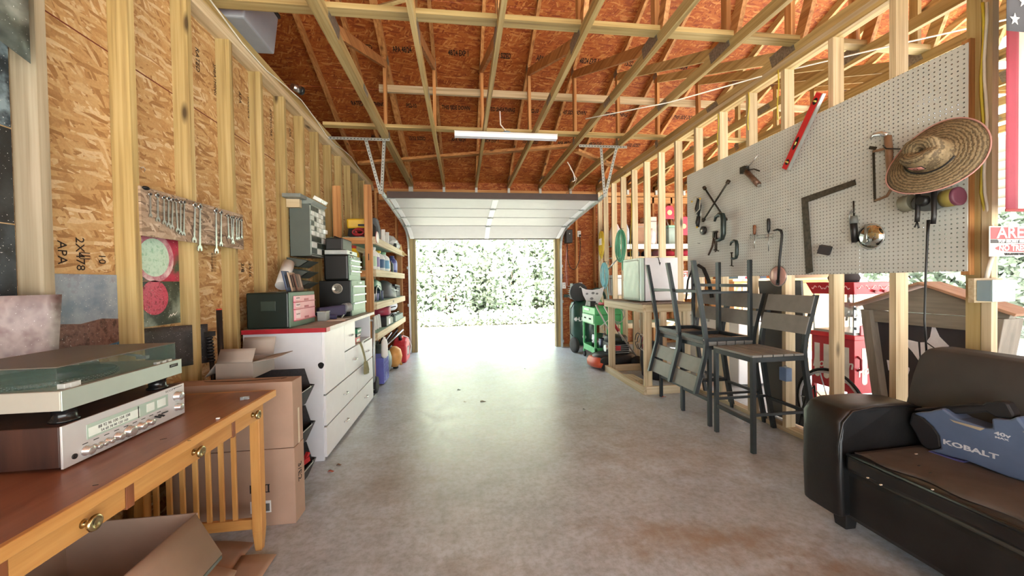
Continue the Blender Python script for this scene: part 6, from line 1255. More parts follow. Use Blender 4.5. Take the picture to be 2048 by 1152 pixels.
    # C clamps
    def clamp(lab, px, py, S, nm='c_clamp'):
        c = Q(px, py, .062); K = lambda u, v, w: c + U * u * S + V * v * S - XN * w * S
        arc = [(-.075, .075), (-.055, .115), (.0, .135), (.045, .12), (.058, .07), (.055, -.07), (.04, -.115), (-.01, -.125), (-.05, -.115)]
        t = tool(nm, lab, 'clamp', [(MB().tube([K(u, v, 0) for u, v in arc], [.012 * S, .016 * S, .02 * S, .024 * S, .026 * S, .026 * S, .022 * S, .019 * S, .018 * S], 10), 'frame', M('2f3b3a', .35, .4, .2, 20)), (MB().cyl(K(-.05, -.03, 0), K(-.05, -.23, 0), .009 * S), 'screw', DKS), (MB().cyl(K(-.085, -.22, 0), K(-.015, -.235, 0), .006 * S), 'sliding_bar', DKS), (MB().lathe([(.017 * S, 0), (.02 * S, .012 * S), (.01 * S, .018 * S)], K(-.05, -.045, 0), (0, 0, 1), 14), 'swivel_pad', DKS)])
        return t
    t = clamp('largest dark green clamp on the pegboard, below the wheel brace', 1439, 455, 1.0); peg(1441, 434, t)
    t = clamp('smaller clamp hung right of the largest clamp', 1468, 500, .66); peg(1466, 487, t)
    # pliers
    a = Q(1428, 462, .02); t = tool('pliers', 'long handled rusty pliers hung beside the largest clamp', 'pliers', [(MB().bar(a, Q(1427, 476, .02), .022, .016, XN), 'jaws', DKS), (MB().tube([Q(1427, 476, .02), Q(1425, 492, .02), Q(1417, 510, .02)], [.008, .011, .009]), 'handle', M('5a4a40', .6, .3, .3, 30)), (MB().tube([Q(1427, 476, .028), Q(1431, 490, .028), Q(1431, 504, .028)], [.008, .01, .008]), 'handle', M('5a4a40', .6, .3, .3, 30))]); peg(1428, 464, t)
    # screwdrivers and their rack
    rk = MB()
    for dz in (0, -.025): rk.tube([Q(1499, 471, .02) + V * dz, Q(1548, 468, .02) + V * dz], .0022, 6)
    for px in (1502, 1515, 1530, 1545): rk.tube([Q(px, 470, 0), Q(px, 470, .022), Q(px, 470, .022) - V * .03], .002, 6)
    one(rk, 'wire_rack', STEEL, 'small wire rack holding two screwdrivers on the pegboard', 'rack')
    for lab, px, y0, y1, y2, c in (('screwdriver with a brown wooden handle in the wire rack', 1509, 450, 469, 497, '7a4a2c'), ('longer screwdriver with a black handle in the wire rack', 1537, 437, 465, 502, '1e1f1f')):
        a, b, e = Q(px, y0, .014), Q(px, y1, .014), Q(px, y2, .014); tool('screwdriver', lab, 'screwdriver', [(MB().tube([a, a + (b - a) * .15, a + (b - a) * .8, b], [.010, .014, .013, .008], 10), 'handle', M(c, .4)), (MB().cyl(b, e, .0035), 'shaft', STEEL)])
    # pry bar and the round disc
    t = tool('pry_bar', 'dark crowbar with a hooked top hanging at the bottom of the pegboard', 'crowbar', [(MB().tube([Q(1548, 461, .03), Q(1555, 459, .04), Q(1562, 461, .03), Q(1564, 470, .03), Q(1559, 520, .03), Q(1556, 566, .03)], [.006, .009, .011, .010, .010, .010], 8), 'bar', BLACK), (MB().bar(Q(1556, 560, .03), Q(1555, 570, .03), .03, .008, XN), 'claw', BLACK)]); peg(1561, 463, t)
    c = Q(1557, 552, .006); t = tool('reflector', 'pinkish round reflector dish behind the crowbar', 'reflector', [(MB().lathe([(.085, 0), (.088, .004), (.07, .012), (.01, .014)], c, (-1, 0, 0), 28), 'dish', M('c99f96', .25, .3, .1, 14))])
    MB().tube([c - XN * .004 + (U * cos(a) + V * sin(a)) * .086 for a in [2 * pi * i / 24 for i in range(24)]], .004, 6, True).build('rim', M('b9b3ae', .3, .7), t)
    # framing square
    q = [Q(*p, .006) for p in ((1604, 396), (1711, 359), (1713, 370), (1617, 404), (1627, 544), (1613, 548))]
    one(MB().prism([(p.y, p.z) for p in q], PX0 - .012, PX0 - .008, lambda u, v, w: (w, u, v)), 'framing_square', M('4c463c', .5, .5, .35, 40), 'large dark steel framing square in the middle of the pegboard', 'square')
    # hacksaw
    HS = M('8a6d55', .5, .3, .15)
    t = tool('hacksaw', 'old hacksaw with a brown frame hung left of the straw hat', 'hacksaw', [(MB().tube([Q(1776, 272, .03), Q(1778, 300, .03), Q(1779, 330, .03), Q(1780, 355, .03)], [.018, .02, .017, .014], 8), 'handle', HS), (MB().tube([Q(1780, 355, .03), Q(1783, 378, .03), Q(1774, 392, .03), Q(1760, 398, .03), Q(1750, 401, .03)], .008, 8), 'frame', HS), (MB().bar(Q(1747, 303, .03), Q(1777, 296, .03), .014, .012, XN), 'frame', HS), (MB().bar(Q(1747, 300, .03), Q(1750, 404, .03), .014, .002, XN), 'blade', DKS), (MB().tube([Q(1741, 277, .03), Q(1750, 269, .03), Q(1764, 267, .03), Q(1777, 270, .03)], [.006, .015, .017, .015], 10), 'grip_horn', CHROME), (MB().bar(Q(1739, 295, .03), Q(1752, 297, .03), .02, .008, XN), 'wing_nut', DKS)]); peg(1778, 285, t)
    tt = MB()
    A, B = Q(1748, 308, .031), Q(1750, 398, .031)
    for i in range(24): p = A + (B - A) * i / 24; tt.cbox(p - U * .008, (.002, .004, .004))
    tt.build('saw_teeth', DKS, t)
    # soldering gun
    t = tool('soldering_gun', 'grey and black soldering gun hung left of the chrome lamp', 'soldering gun', [(MB().tube([Q(1707, 445, .03), Q(1708, 460, .03), Q(1709, 485, .03)], [.02, .02, .016], 10), 'handle', BLACK), (MB().tube([Q(1708, 432, .03), Q(1708, 447, .03)], [.018, .024], 10), 'body', M('6c706e', .5)), (MB().tube([Q(1708, 433, .03), Q(1707, 402, .03)], .005), 'tip', DKS), (MB().tube([Q(1700, 445, .03), Q(1698, 432, .03), Q(1702, 422, .03), Q(1709, 425, .03)], .004), 'trigger_guard', STEEL)]); peg(1708, 425, t)
    # chrome lamp
    c = Q(1744, 473, .004); t = tool('headlamp', 'round chrome headlamp with a bracket on the lower pegboard', 'lamp', [(MB().lathe([(.078, 0), (.082, .008), (.078, .016), (.066, .03), (.04, .042), (.005, .046)], c, (-1, 0, 0), 36), 'shell', M('c9d2cd', .08, 1., .03))])
    MB().tube([c - XN * .012 + (U * cos(a) + V * sin(a)) * .081 for a in [2 * pi * i / 30 for i in range(30)]], .004, 6, True).build('rim', CHROME, t); MB().bar(c - XN * .046 + V * .078, c - XN * .05 - V * .02, .012, .004, XN).build('bracket', STEEL, t); MB().cyl(c - XN * .046 - V * .03, c - XN * .056 - V * .03, .014).build('bracket_bolt', STEEL, t)
    # small black box
    c = Q(1650, 500, .03); Rm = Matrix.Rotation(.5, 4, 'X'); m = MB(); m.T = Matrix.Translation(c) @ Matrix.Rotation(.35, 4, 'X') @ Matrix.Rotation(.5, 4, 'Z'); m.cbox((0, 0, 0), (.055, .07, .06)); t = tool('small_box', 'small black cube shaped box right of the framing square', 'box', [(m, 'case', M('2a2727', .6))]); peg(1645, 490, t)
    # respirator
    c = Q(1862, 402, .06); RB = M('5b5d5c', .6)
    t = tool('respirator', 'grey rubber breathing mask with a purple filter hung below the straw hat', 'mask', [(MB().sph(c, .05, .09, .055), 'mask_body', RB)])
    for p, r, cc, ax in (((1818, 406), .045, '7d7a68', (0, .9, -.1)), ((1898, 396), .045, '8a7a3a', (0, -.9, .05))): 
        e = Q(*p, .06); MB().lathe([(r, -.02), (r * 1.05, 0), (r * 1.05, .03), (r * .9, .034)], e, ax, 22).build('cartridge', M(cc, .5), t)
    MB().lathe([(.043, 0), (.046, .012), (.05, .03), (.042, .034)], Q(1904, 395, .06), (0, -.95, .05), 22).build('purple_filter', M('6b3a4c', .5), t); MB().lathe([(.03, 0), (.03, .02), (.02, .03)], c - XN * .045, (-1, 0, 0), 20).build('valve', BLACK, t)
    for p in (((1836, 380), (1835, 430), (1834, 444)), ((1868, 370), (1868, 430), (1866, 448))): MB().tube([Q(*k, .125) for k in p], .006, 6, flat=2.).build('strap', BLACK, t)
    for p in (((1834, 444), (1829, 455)), ((1834, 444), (1838, 456))): MB().tube([Q(*k, .125) for k in p], .004, 6).build('strap_end', BLACK, t)
    one(MB().tube([Q(1857, 440, .05), Q(1855, 470, .06), Q(1851, 560, .07), Q(1849, 640, .08), Q(1853, 705, .07)], [.008, .006, .005, .005, .005], 8), 'cable', BLACK, 'long black strap hanging from the mask down below the pegboard', 'strap')
    for (px, py) in ((1400, 487), (1580, 420), (1545, 467), (1690, 465), (1520, 545)):
        p = Q(px, py); one(MB().tube([p + XN * .002, p - XN * .025, p - XN * .03 + V * .012], .002, 6), 'peg_hook', STEEL, {1400: 'empty wire hook below the tape reel on the pegboard', 1580: 'empty wire hook left of the framing square', 1545: 'empty wire hook between screwdrivers and crowbar', 1690: 'empty wire hook left of the soldering gun', 1520: 'empty wire hook low on the pegboard under the screwdrivers'}[px], 'hook', 'empty hooks on the pegboard')
pegboard()
def hat():
    c = onX(1858.7, 313, 2.48); n = Vector((-.945, -.07, .32)).normalized(); mj = Vector((0, -1, 0)); mj = (mj - n * mj.dot(n)).normalized(); mn = n.cross(mj)
    t = thing('straw_hat', 'wide brimmed straw hat with a pink edge hung on the pegboard', 'hat', c, frame((0, 0, 0), mj, mn).to_3x3())
    S = wood('77603a', 'a88f5f', 'x', .8)
    m, N, L, b = _nt('woven_straw'); vv = _coord(N, L); 
    ln = N.new('ShaderNodeVectorMath'); ln.operation = 'LENGTH'; L.new(vv, ln.inputs[0]); 
    wv = N.new('ShaderNodeTexWave'); wv.wave_type = 'RINGS'; wv.rings_direction = 'Z'; wv.inputs['Scale'].default_value = 22; wv.inputs['Distortion'].default_value = 4; wv.inputs['Detail'].default_value = 3; wv.inputs['Detail Scale'].default_value = 4; L.new(vv, wv.inputs['Vector'])
    nz = _noise(N, L, vv, 60, 3); col = _ramp(N, L, wv.outputs['Fac'], [(.1, (.10, .07, .034)), (.6, (.24, .175, .092))]); col = _mix(N, L, .6, col, _ramp(N, L, nz, [(.35, (.55, .52, .45)), (.6, (1, 1, 1))]), 'MULTIPLY')
    L.new(col, b.inputs['Base Color']); b.inputs['Roughness'].default_value = .75; _bump(N, L, b, wv.outputs['Fac'], .5, .004)
    n0 = 56; rings = []
    brim = lambda r, a: -.018 * ((r - .088) / .105) * cos(2 * a + .9) - .02 * ((r - .088) / .105) ** 2
    prof = [(.205, 'b'), (.175, 'b'), (.15, 'b'), (.12, 'b'), (.095, 'b'), (.088, .012), (.086, .045), (.081, .085), (.066, .112), (.035, .114), (.004, .10)]
    for r, z in prof:
        rg = []
        for j in range(n0):
            a = 2 * pi * j / n0; k = 1 if z != 'b' else 1
            zz = brim(r, a) if z == 'b' else z - (.028 * max(0, 1 - (abs(sin(a)) * r / .045)) if z > .08 else 0)
            rg.append((r * (1.08 if z != 'b' else 1.02) * cos(a), r * (.95 if z != 'b' else .98) * sin(a), zz))
        rings.append(rg)
    mb = MB(); mb.loft(rings, True, False); o = mb.build('straw', m, t); sm = o.modifiers.new('thick', 'SOLIDIFY'); sm.thickness = .004
    MB().tube([(.206 * 1.02 * cos(a), .206 * .98 * sin(a), brim(.205, a)) for a in [2 * pi * i / 48 for i in range(48)]], .004, 6, True).build('pink_binding', M('b98a80', .8), t)
    e = lambda a, r, z: (r * 1.08 * cos(a), r * .93 * sin(a), z)
    MB().tube([e(-2.9 + .11 * i, .093 + .001 * i, .012 + .006 * sin(i * .3)) for i in range(24)], .0042, 8).build('chin_cord', BLACK, t)
    mb = MB(); A = -1.75
    P = lambda u, v: Vector(e(A + u, .0895, .038 + v)); mb.sheet(lambda u, v: P(-.32 + .64 * u, -.014 + .03 * v), 8, 1, .002); pa = mb.build('patch', M('c9877c', .7), t)
    MB().tube([P(-.34, -.016), P(.34, -.016), P(.34, .018), P(-.34, .018)], .002, 6, True).build('patch_border', INK, pa)
    MB().tube([P(-.08, .008) * 1.01, P(-.08, -.006) * 1.01, P(.06, -.006) * 1.01, P(.1, .01) * 1.01, P(0, .012) * 1.01], .0016, 6).build('patch_motif', INK, pa)
    p = Q(1800, 298); one(MB().tube([p + XN * .002, p - XN * .10, p - XN * .12 + Vector((0, 0, .02))], .004, 6), 'hat_peg', DKP, 'dark metal peg carrying the straw hat', 'peg')
DKP = M('3d3a33', .45, .7, .3, 30)
hat()
def post_and_signs():
    # yellow cables on the studs
    YC = M('c9b53c', .5); WC = M('d9d2c4', .5)
    for k, (px, lab) in enumerate(((1965, 'left yellow cable stapled down the end post of the partition'), (1971, 'right yellow cable stapled down the end post of the partition'))):
        q = [onX(px + 3 * sin(i * 1.1 + k), 5 + 38 * i, 2.685 - .006 * k) for i in range(11)] ; q += [onX(px + 6 + 7 * j, 430 + 20 * j, 2.70) for j in range(3)]
        one(MB().tube([Vector((p.x, min(p.y, 1.66), p.z)) for p in q], .006, 6), 'cable', YC if k == 0 else WC, lab, 'cable', 'cables on the end post')
    for px, y0, y1, x, lab in ((1436, 228, 290, 2.685, 'yellow cable stapled along the stud left of the pegboard corner'), (1497, 185, 260, 2.685, 'yellow cable stapled along the stud behind the pegboard top'), (1556, 140, 240, 2.685, 'yellow cable along the stud left of the spirit level'), (1262, 390, 520, 2.685, 'pale yellow cable running down the stud by the green hose')):
        one(MB().tube([onX(px + 1.5 * sin(i), y0 + (y1 - y0) * i / 6, x) for i in range(7)], .005, 6), 'cable', YC, lab, 'cable', 'cables on the partition studs')
    one(MB().tube([onY(1985, 510, 1.59), onY(1978, 535, 1.59), onY(1972, 560, 1.59)], .009, 8), 'cable', WC, 'thick white cable entering the electrical box on the end post', 'cable')
    # electrical box
    a, b = onY(1951, 560, 1.57), onY(2008, 602, 1.57)
    t = thing('electrical_box', 'grey blue electrical box on a wood block at the end of the partition', 'electrical box', (2.8, 1.57, b.z), w=True)
    MB().box(a.x, b.x, 1.575, 1.598, b.z - .005, a.z + .008).build('backing_block', pine('x', 'pale'), t)
    MB().box(a.x + .012, b.x - .03, 1.52, 1.574, b.z + .004, a.z - .002).build('box', M('8fa6b0', .4, .3, .05), t, .003); MB().box(a.x + .010, b.x - .028, 1.514, 1.5195, b.z + .002, a.z).build('cover', M('a5bbc2', .4, .3, .05), t, .002)
    for sx in (a.x + .03, b.x - .045): MB().cyl((sx, 1.514, (a.z + b.z) / 2), (sx, 1.5125, (a.z + b.z) / 2), .003).build('screw', STEEL, t)
    p = onX(1571, 748, 2.66); t = thing('electrical_box', 'small blue electrical box on a stud behind the empty bar chair', 'electrical box', p, w=True)
    MB().cbox((2.66, p.y, p.z), (.055, .07, .11)).build('box', M('6f86a8', .45), t, .003); MB().cyl((2.66, p.y, p.z + .055), (2.66, p.y, p.z + .068), .012).build('cable_clamp', GALV, t)
    # warning sign
    y = 1.545; a, b = onY(1979, 452, y), onY(2100, 506, y)
    t = thing('warning_sign', 'grey and red warning sign fixed on a wood slat beyond the partition', 'sign', (a.x, y, b.z), w=True)
    x0, x1, z0, z1 = a.x, a.x + .43, onY(1985, 513, y).z, a.z; W = x1 - x0; H = z1 - z0
    MB().box(x0, x1, y, y + .004, z0, z1).build('plate', M('c9c4bd', .45, 0, .04), t, .002)
    F = lambda u, v, k=0: frame((x0 + u * W, y - .001 - k * .0006, z0 + v * H), (1, 0, 0), (0, 0, 1))
    RD = M('a8393f', .45); WT = M('ece7e2', .5); BK = M('2c2a2b', .5)
    MB().box(x0 + .006, x1 - .006, y - .0008, y, z0 + H * .57, z1 - .006).build('red_band', RD, t); MB().box(x0 + .006, x1 - .006, y - .0008, y, z0 + H * .435, z0 + H * .56).build('black_band', BK, t)
    MB().prism(disc(x0 + W / 2, z0 + H * .27, W * .42, 32, H * .14), y - .0008, y, lambda u, v, w: (u, w, v)).build('red_oval', RD, t)
    for s, u, v, sz, m2, sx in (('AREA 51', .5, .77, .080, WT, 1.16), ('TOP SECRET RESEARCH FACILITY', .5, .498, .0185, WT, 1.2), ('NO TRESPASSING', .5, .27, .040, WT, 1.02), ('VIOLATORS WILL BE PROSECUTED', .5, .07, .0135, INK, 1.2)): text(s, sz, F(u, v, 1), m2, t, 'lettering', .0002, sx=sx, bold=.0012)
    one(MB().box(2.70, x0 + .12, y + .005, y + .022, onY(1960, 467, y).z, onY(1960, 455, y).z), 'mounting_board', pine('x', 'red'), 'short wood slat carrying the warning sign on the end post', 'slat')
    # flag
    y = 1.46; l = onY(2012, 200, y).x; zb = onY(2020, 418, y).z; zt = 3.10; t = thing('flag', 'hanging flag with a black starred corner and red and white stripes at the right edge', 'flag', (l, y, zb), w=True)
    Wd = .95; st = Wd / 13; fo = lambda x, z: y + .012 * sin(24 * (x - l)) * (1 - .3 * (zt - z))
    RD = M('8c2f40', .75); WH = glass('ddd3c8', .8, .93); zc = onY(2020, 62, y).z
    for k in range(13):
        top = zc if k < 7 else zt
        MB().sheet(lambda u, v: (l + st * (k + u), fo(l + st * (k + u), 0), zb + (top - zb) * v), 4, 3, .0012).build('red_stripe' if k % 2 == 0 else 'white_stripe', RD if k % 2 == 0 else WH, t)
    cn = MB().sheet(lambda u, v: (l + st * 7 * u, fo(l + st * 7 * u, 0), zc + (zt - zc) * v), 28, 2, .0012).build('canton', M('3c3b40', .75), t)
    star = lambda cx, cz, r: [(cx + (r if i % 2 == 0 else r * .4) * sin(pi * i / 5), cz + (r if i % 2 == 0 else r * .4) * cos(pi * i / 5)) for i in range(10)]
    for i in range(5):
        for j in range(4 if i % 2 else 5):
            cx = l + .045 + .10 * j + (.05 if i % 2 else 0); cz = zc + .055 + .085 * i
            if cz < zt - .03: MB().prism(star(cx, cz, .03), 0, .001, lambda u, v, w: (u, fo(u, 0) - .003 + w, v)).build('star', M('e6e3df', .7), cn)
    MB().sheet(lambda u, v: (l + Wd * u, fo(l + Wd * u, 0), zb - .012 + .014 * v), 40, 1, .003).build('hem', M('8f3a3c', .8), t)
    one(MB().cyl((2.70, y, zt + .012), (3.75, y, zt + .012), .012), 'flag_pole', STEEL, 'thin rod under the chords from which the flag hangs', 'rod')
post_and_signs()
def popcorn():
    x0, x1, y0, y1 = 3.30, 3.72, 2.80, 3.20; RD = M('b8222f', .35, 0, .06); CR = M('e3dcd0', .5)
    t = thing('popcorn_machine', 'red popcorn machine on a striped cart behind the partition studs', 'popcorn machine', (3.5, 3.0, 0), w=True)
    zc0, zc1, zg, zt = .30, .76, 1.15, 1.255
    MB().box(x0, x1, y0, y1, zc0, zc1).build('cart_body', RD, t, .004)
    for x in (x0, x1 - .03):
        for y in (y0, y1 - .03): MB().box(x, x + .03, y, y + .03, .0, zc0).build('leg', RD, t)
    MB().box(x0 + .02, x1 - .02, y0 + .02, y1 - .02, .10, .115).build('lower_shelf', M('cfcac4', .5), t)
    arch = lambda cx, w, a, b2: [(cx - w, b2), (cx + w, b2)] + [(cx + w * cos(q), a + w * (1 - 1) + w * sin(q)) for q in [-pi * i / 8 for i in range(9)]]
    for k in range(4):
        c = .07 + .09 * k
        MB().prism([(y0 + u, v) for u, v in arch(c, .026, zc0 + .10, zc1 - .07)], x0 - .0015, x0, lambda u, v, w: (w, u, v)).build('cream_stripe', CR, t)
        MB().prism([(x0 + u, v) for u, v in arch(c + .03, .026, zc0 + .10, zc1 - .07)], y0 - .0015, y0, lambda u, v, w: (u, w, v)).build('cream_stripe', CR, t)
    text('Popcorn', .11, frame((x0 - .002, y0 + .2, zc0 + .22), (0, -1, .12), (0, .12, 1)), CR, t, 'script_lettering', .001, shear=.3, bold=.002)
    text('Popcorn', .11, frame((x0 + .21, y0 - .002, zc0 + .22), (1, 0, .25), (-.25, 0, 1)), M('f3dcd8', .5), t, 'script_lettering', .001, shear=.3, bold=.002)  # paler copy: daylight washing this face is put into the lettering colour
    MB().tube([(x0 + .03, y0, .50), (x0 + .03, y0 - .03, .52), (x0 + .03, y0 - .03, .60), (x0 + .03, y0, .62)], .009, 8).build('door_handle', M('8f1c28', .4), t)
    MB().box(x0 - .01, x1 + .01, y0 - .01, y1 + .01, zc1, zc1 + .04).build('counter', M('cf2430', .3), t, .004)
    zb = zc1 + .041
    MB().box(x0 + .012, x1 - .012, y0 + .012, y1 - .012, zb, zb + .02).build('kettle_tray', M('b9b9b5', .35, .6), t)
    for x in (x0 + .01, x1 - .022):
        for y in (y0 + .01, y1 - .022): MB().box(x, x + .012, y, y + .012, zb, zg).build('window_post', STEEL, t)
    for nm, a in (('window', (x0 + .012, x0 + .015, y0 + .023, y1 - .023)), ('window', (x0 + .023, x1 - .023, y0 + .012, y0 + .015))): MB().box(*a, zb + .005, zg).build(nm, glass('d3e0dc', .05, .18), t)
    MB().lathe([(.07, 0), (.08, .02), (.08, .10), (.04, .12), (.04, .13)], (3.50, 3.02, .94), (0, 0, 1), 22).build('kettle', M('a9a7a4', .2, .95), t); MB().cyl((3.50, 3.02, 1.06), (3.50, 3.02, zg), .012).build('kettle_hanger', STEEL, t); MB().bar((3.44, 2.98, .95), (3.36, 2.92, .92), .015, .01).build('kettle_handle', DARKM, t)
    MB().box(x0 + .06, x1 - .04, y0 - .004, y0 + .01, zb, zb + .085).build('serving_door', M('d56a72', .35), t, .003); MB().box(x0 + .15, x0 + .25, y0 - .012, y0 - .004, zb + .045, zb + .06).build('serving_handle', RD, t)
    for zz in (.86, .94, 1.03): MB().cbox((x0 + .022, y0 + .008, zz), (.014, .008, .025)).build('hinge', DARKM, t)
    MB().loft([[(x0 + .005, y0 + .005, zg), (x1 - .005, y0 + .005, zg), (x1 - .005, y1 - .005, zg), (x0 + .005, y1 - .005, zg)], [(x0 - .03, y0 - .02, zt), (x1 + .03, y0 - .02, zt), (x1 + .03, y1 + .03, zt), (x0 - .03, y1 + .03, zt)]], False).build('canopy', RD, t, .004)
    for k in range(3):
        cy = y0 + .08 + .12 * k
        for s in (-1, 1): MB().tube([(x0 - .017 - .001, cy + s * (.01 + .045 * q) , 1.21 + .015 * sin(6 * q)) for q in [i / 7 for i in range(8)]], .004, 6).build('scroll_mark', M('e9b9b9', .5), t)
    for k in range(3):
        cx = x0 + .08 + .13 * k
        for s in (-1, 1): MB().tube([(cx + s * (.01 + .05 * q), y0 - .011, 1.215 + .014 * sin(6 * q)) for q in [i / 7 for i in range(8)]], .004, 6).build('scroll_mark', M('f0c9c9', .5), t)  # scrolls paler than on the aisle face, its daylight painted in
    for k in range(2): MB().cyl((x0 + .19 + .09 * k, y0 - .006, 1.175), (x0 + .19 + .09 * k, y0 - .022, 1.175), .012).build('switch_knob', M('8a1a26', .4), t)
    MB().sph((3.5, 3.0, zt + .02), .2, .17, .04).build('crumpled_cover', M('4a4648', .7), t) if False else None
    t = thing('cushion', 'dark cushion bundle lying on top of the popcorn machine', 'cushion', (3.5, 3.0, zt), w=True)
    MB().loft([[(3.45 + .10 * k * cos(a), 3.02 + .13 * k * sin(a), z) for a in [2 * pi * i / 16 for i in range(16)]] for z, k in ((zt + .001, .9), (zt + .04, 1.), (zt + .08, .85), (zt + .10, .5))]).build('bundle', M('3a3638', .8, 0, .2), t)
def house_sign():
    # house-shaped wooden sign: built in its own plane, facing the aisle
    X = 3.10; Yc = onX(1850, 572, X).y; zp = onX(1850, 572, X).z; GW = wood('6f675c', '958b7e', 'y', .7); GV = wood('6f675c', '958b7e', 'z', .7); RWD = wood('96694f', 'b08a70', 'y', .7)
    t = thing('house_sign', 'grey wooden house shaped sign with a white crown on black', 'sign', (X, Yc, 0), w=True)
    L = lambda u, v, w: (X + w, Yc - u, v)           # u to the right in the picture
    hw = .375; ze = zp - .165; zb = .36
    MB().prism([(-hw * .97, ze - .09), (hw * .97, ze - .09), (hw * .70, zb), (-hw * .70, zb)], .03, .06, L).build('black_panel', M('39363b', .7, 0, .08), t)
    MB().prism([(-hw - .03, ze + .01), (0, zp - .005), (hw + .03, ze + .01), (hw + .02, ze - .02), (-hw - .02, ze - .02)], .0, .05, L).build('gable_board', GW, t, .003)
    MB().prism([(-hw - .02, ze - .024), (hw + .02, ze - .024), (hw - .02, ze - .11), (-hw + .02, ze - .11)], .005, .045, L).build('lintel_board', GW, t, .003)
    for s in (-1, 1):
        m = MB().prism([(s * (hw + .075), ze - .0), (0, zp + .012), (0, zp + .03), (s * (hw + .085), ze + .015)], -.06, .12, L); m.build('roof_board', RWD, t, .003)
        MB().prism([(s * (hw + .02), ze - .02), (s * (hw - .045), ze - .02), (s * (hw * .70 - .03), zb - .06), (s * (hw * .70 + .035), zb - .06)], -.03, .11, L).build('side_board', GV, t, .003)
    MB().prism([(-hw * .72, zb + .03), (hw * .72, zb + .03), (hw * .70, zb - .05), (-hw * .70, zb - .05)], -.02, .08, L).build('sill_board', RWD, t, .003)
    for s in (-1, 1): MB().box(X + .0, X + .09, Yc - s * .2 - .035, Yc - s * .2 + .035, 0, zb - .05).build('leg', GV, t)
    CW = M('eceaf0', .6)
    # crown of five swept points, split by dark joints
    for sh in ([(-.24, .62), (-.15, .585), (-.07, .575), (-.06, .44), (-.10, .50), (-.17, .58)], [(-.055, .575), (-.03, .58), (.02, .545), (-.05, .47)], [(-.02, .585), (.0, .62), (.015, .72), (.05, .63), (.10, .575), (.05, .535)], [(.06, .535), (.105, .57), (.17, .56), (.29, .585), (.24, .50), (.20, .43), (.12, .47)], [(-.05, .455), (.04, .525), (.10, .475), (.12, .44), (.0, .40), (-.05, .42)]):
        MB().prism([(u * 1.0 + .01, ze - .80 + v) for u, v in sh], .026, .0295, L).build('crown_shape', CW, t)
    text('Wh', .10, frame(L(-.19, ze - .43, .028), (0, -1, 0), (0, 0, 1)), CW, t, 'lettering', .001, shear=.25, bold=.003); text('6', .11, frame(L(-.19, ze - .58, .028), (0, -1, 0), (0, 0, 1)), CW, t, 'lettering', .001, bold=.006)
popcorn(); house_sign()
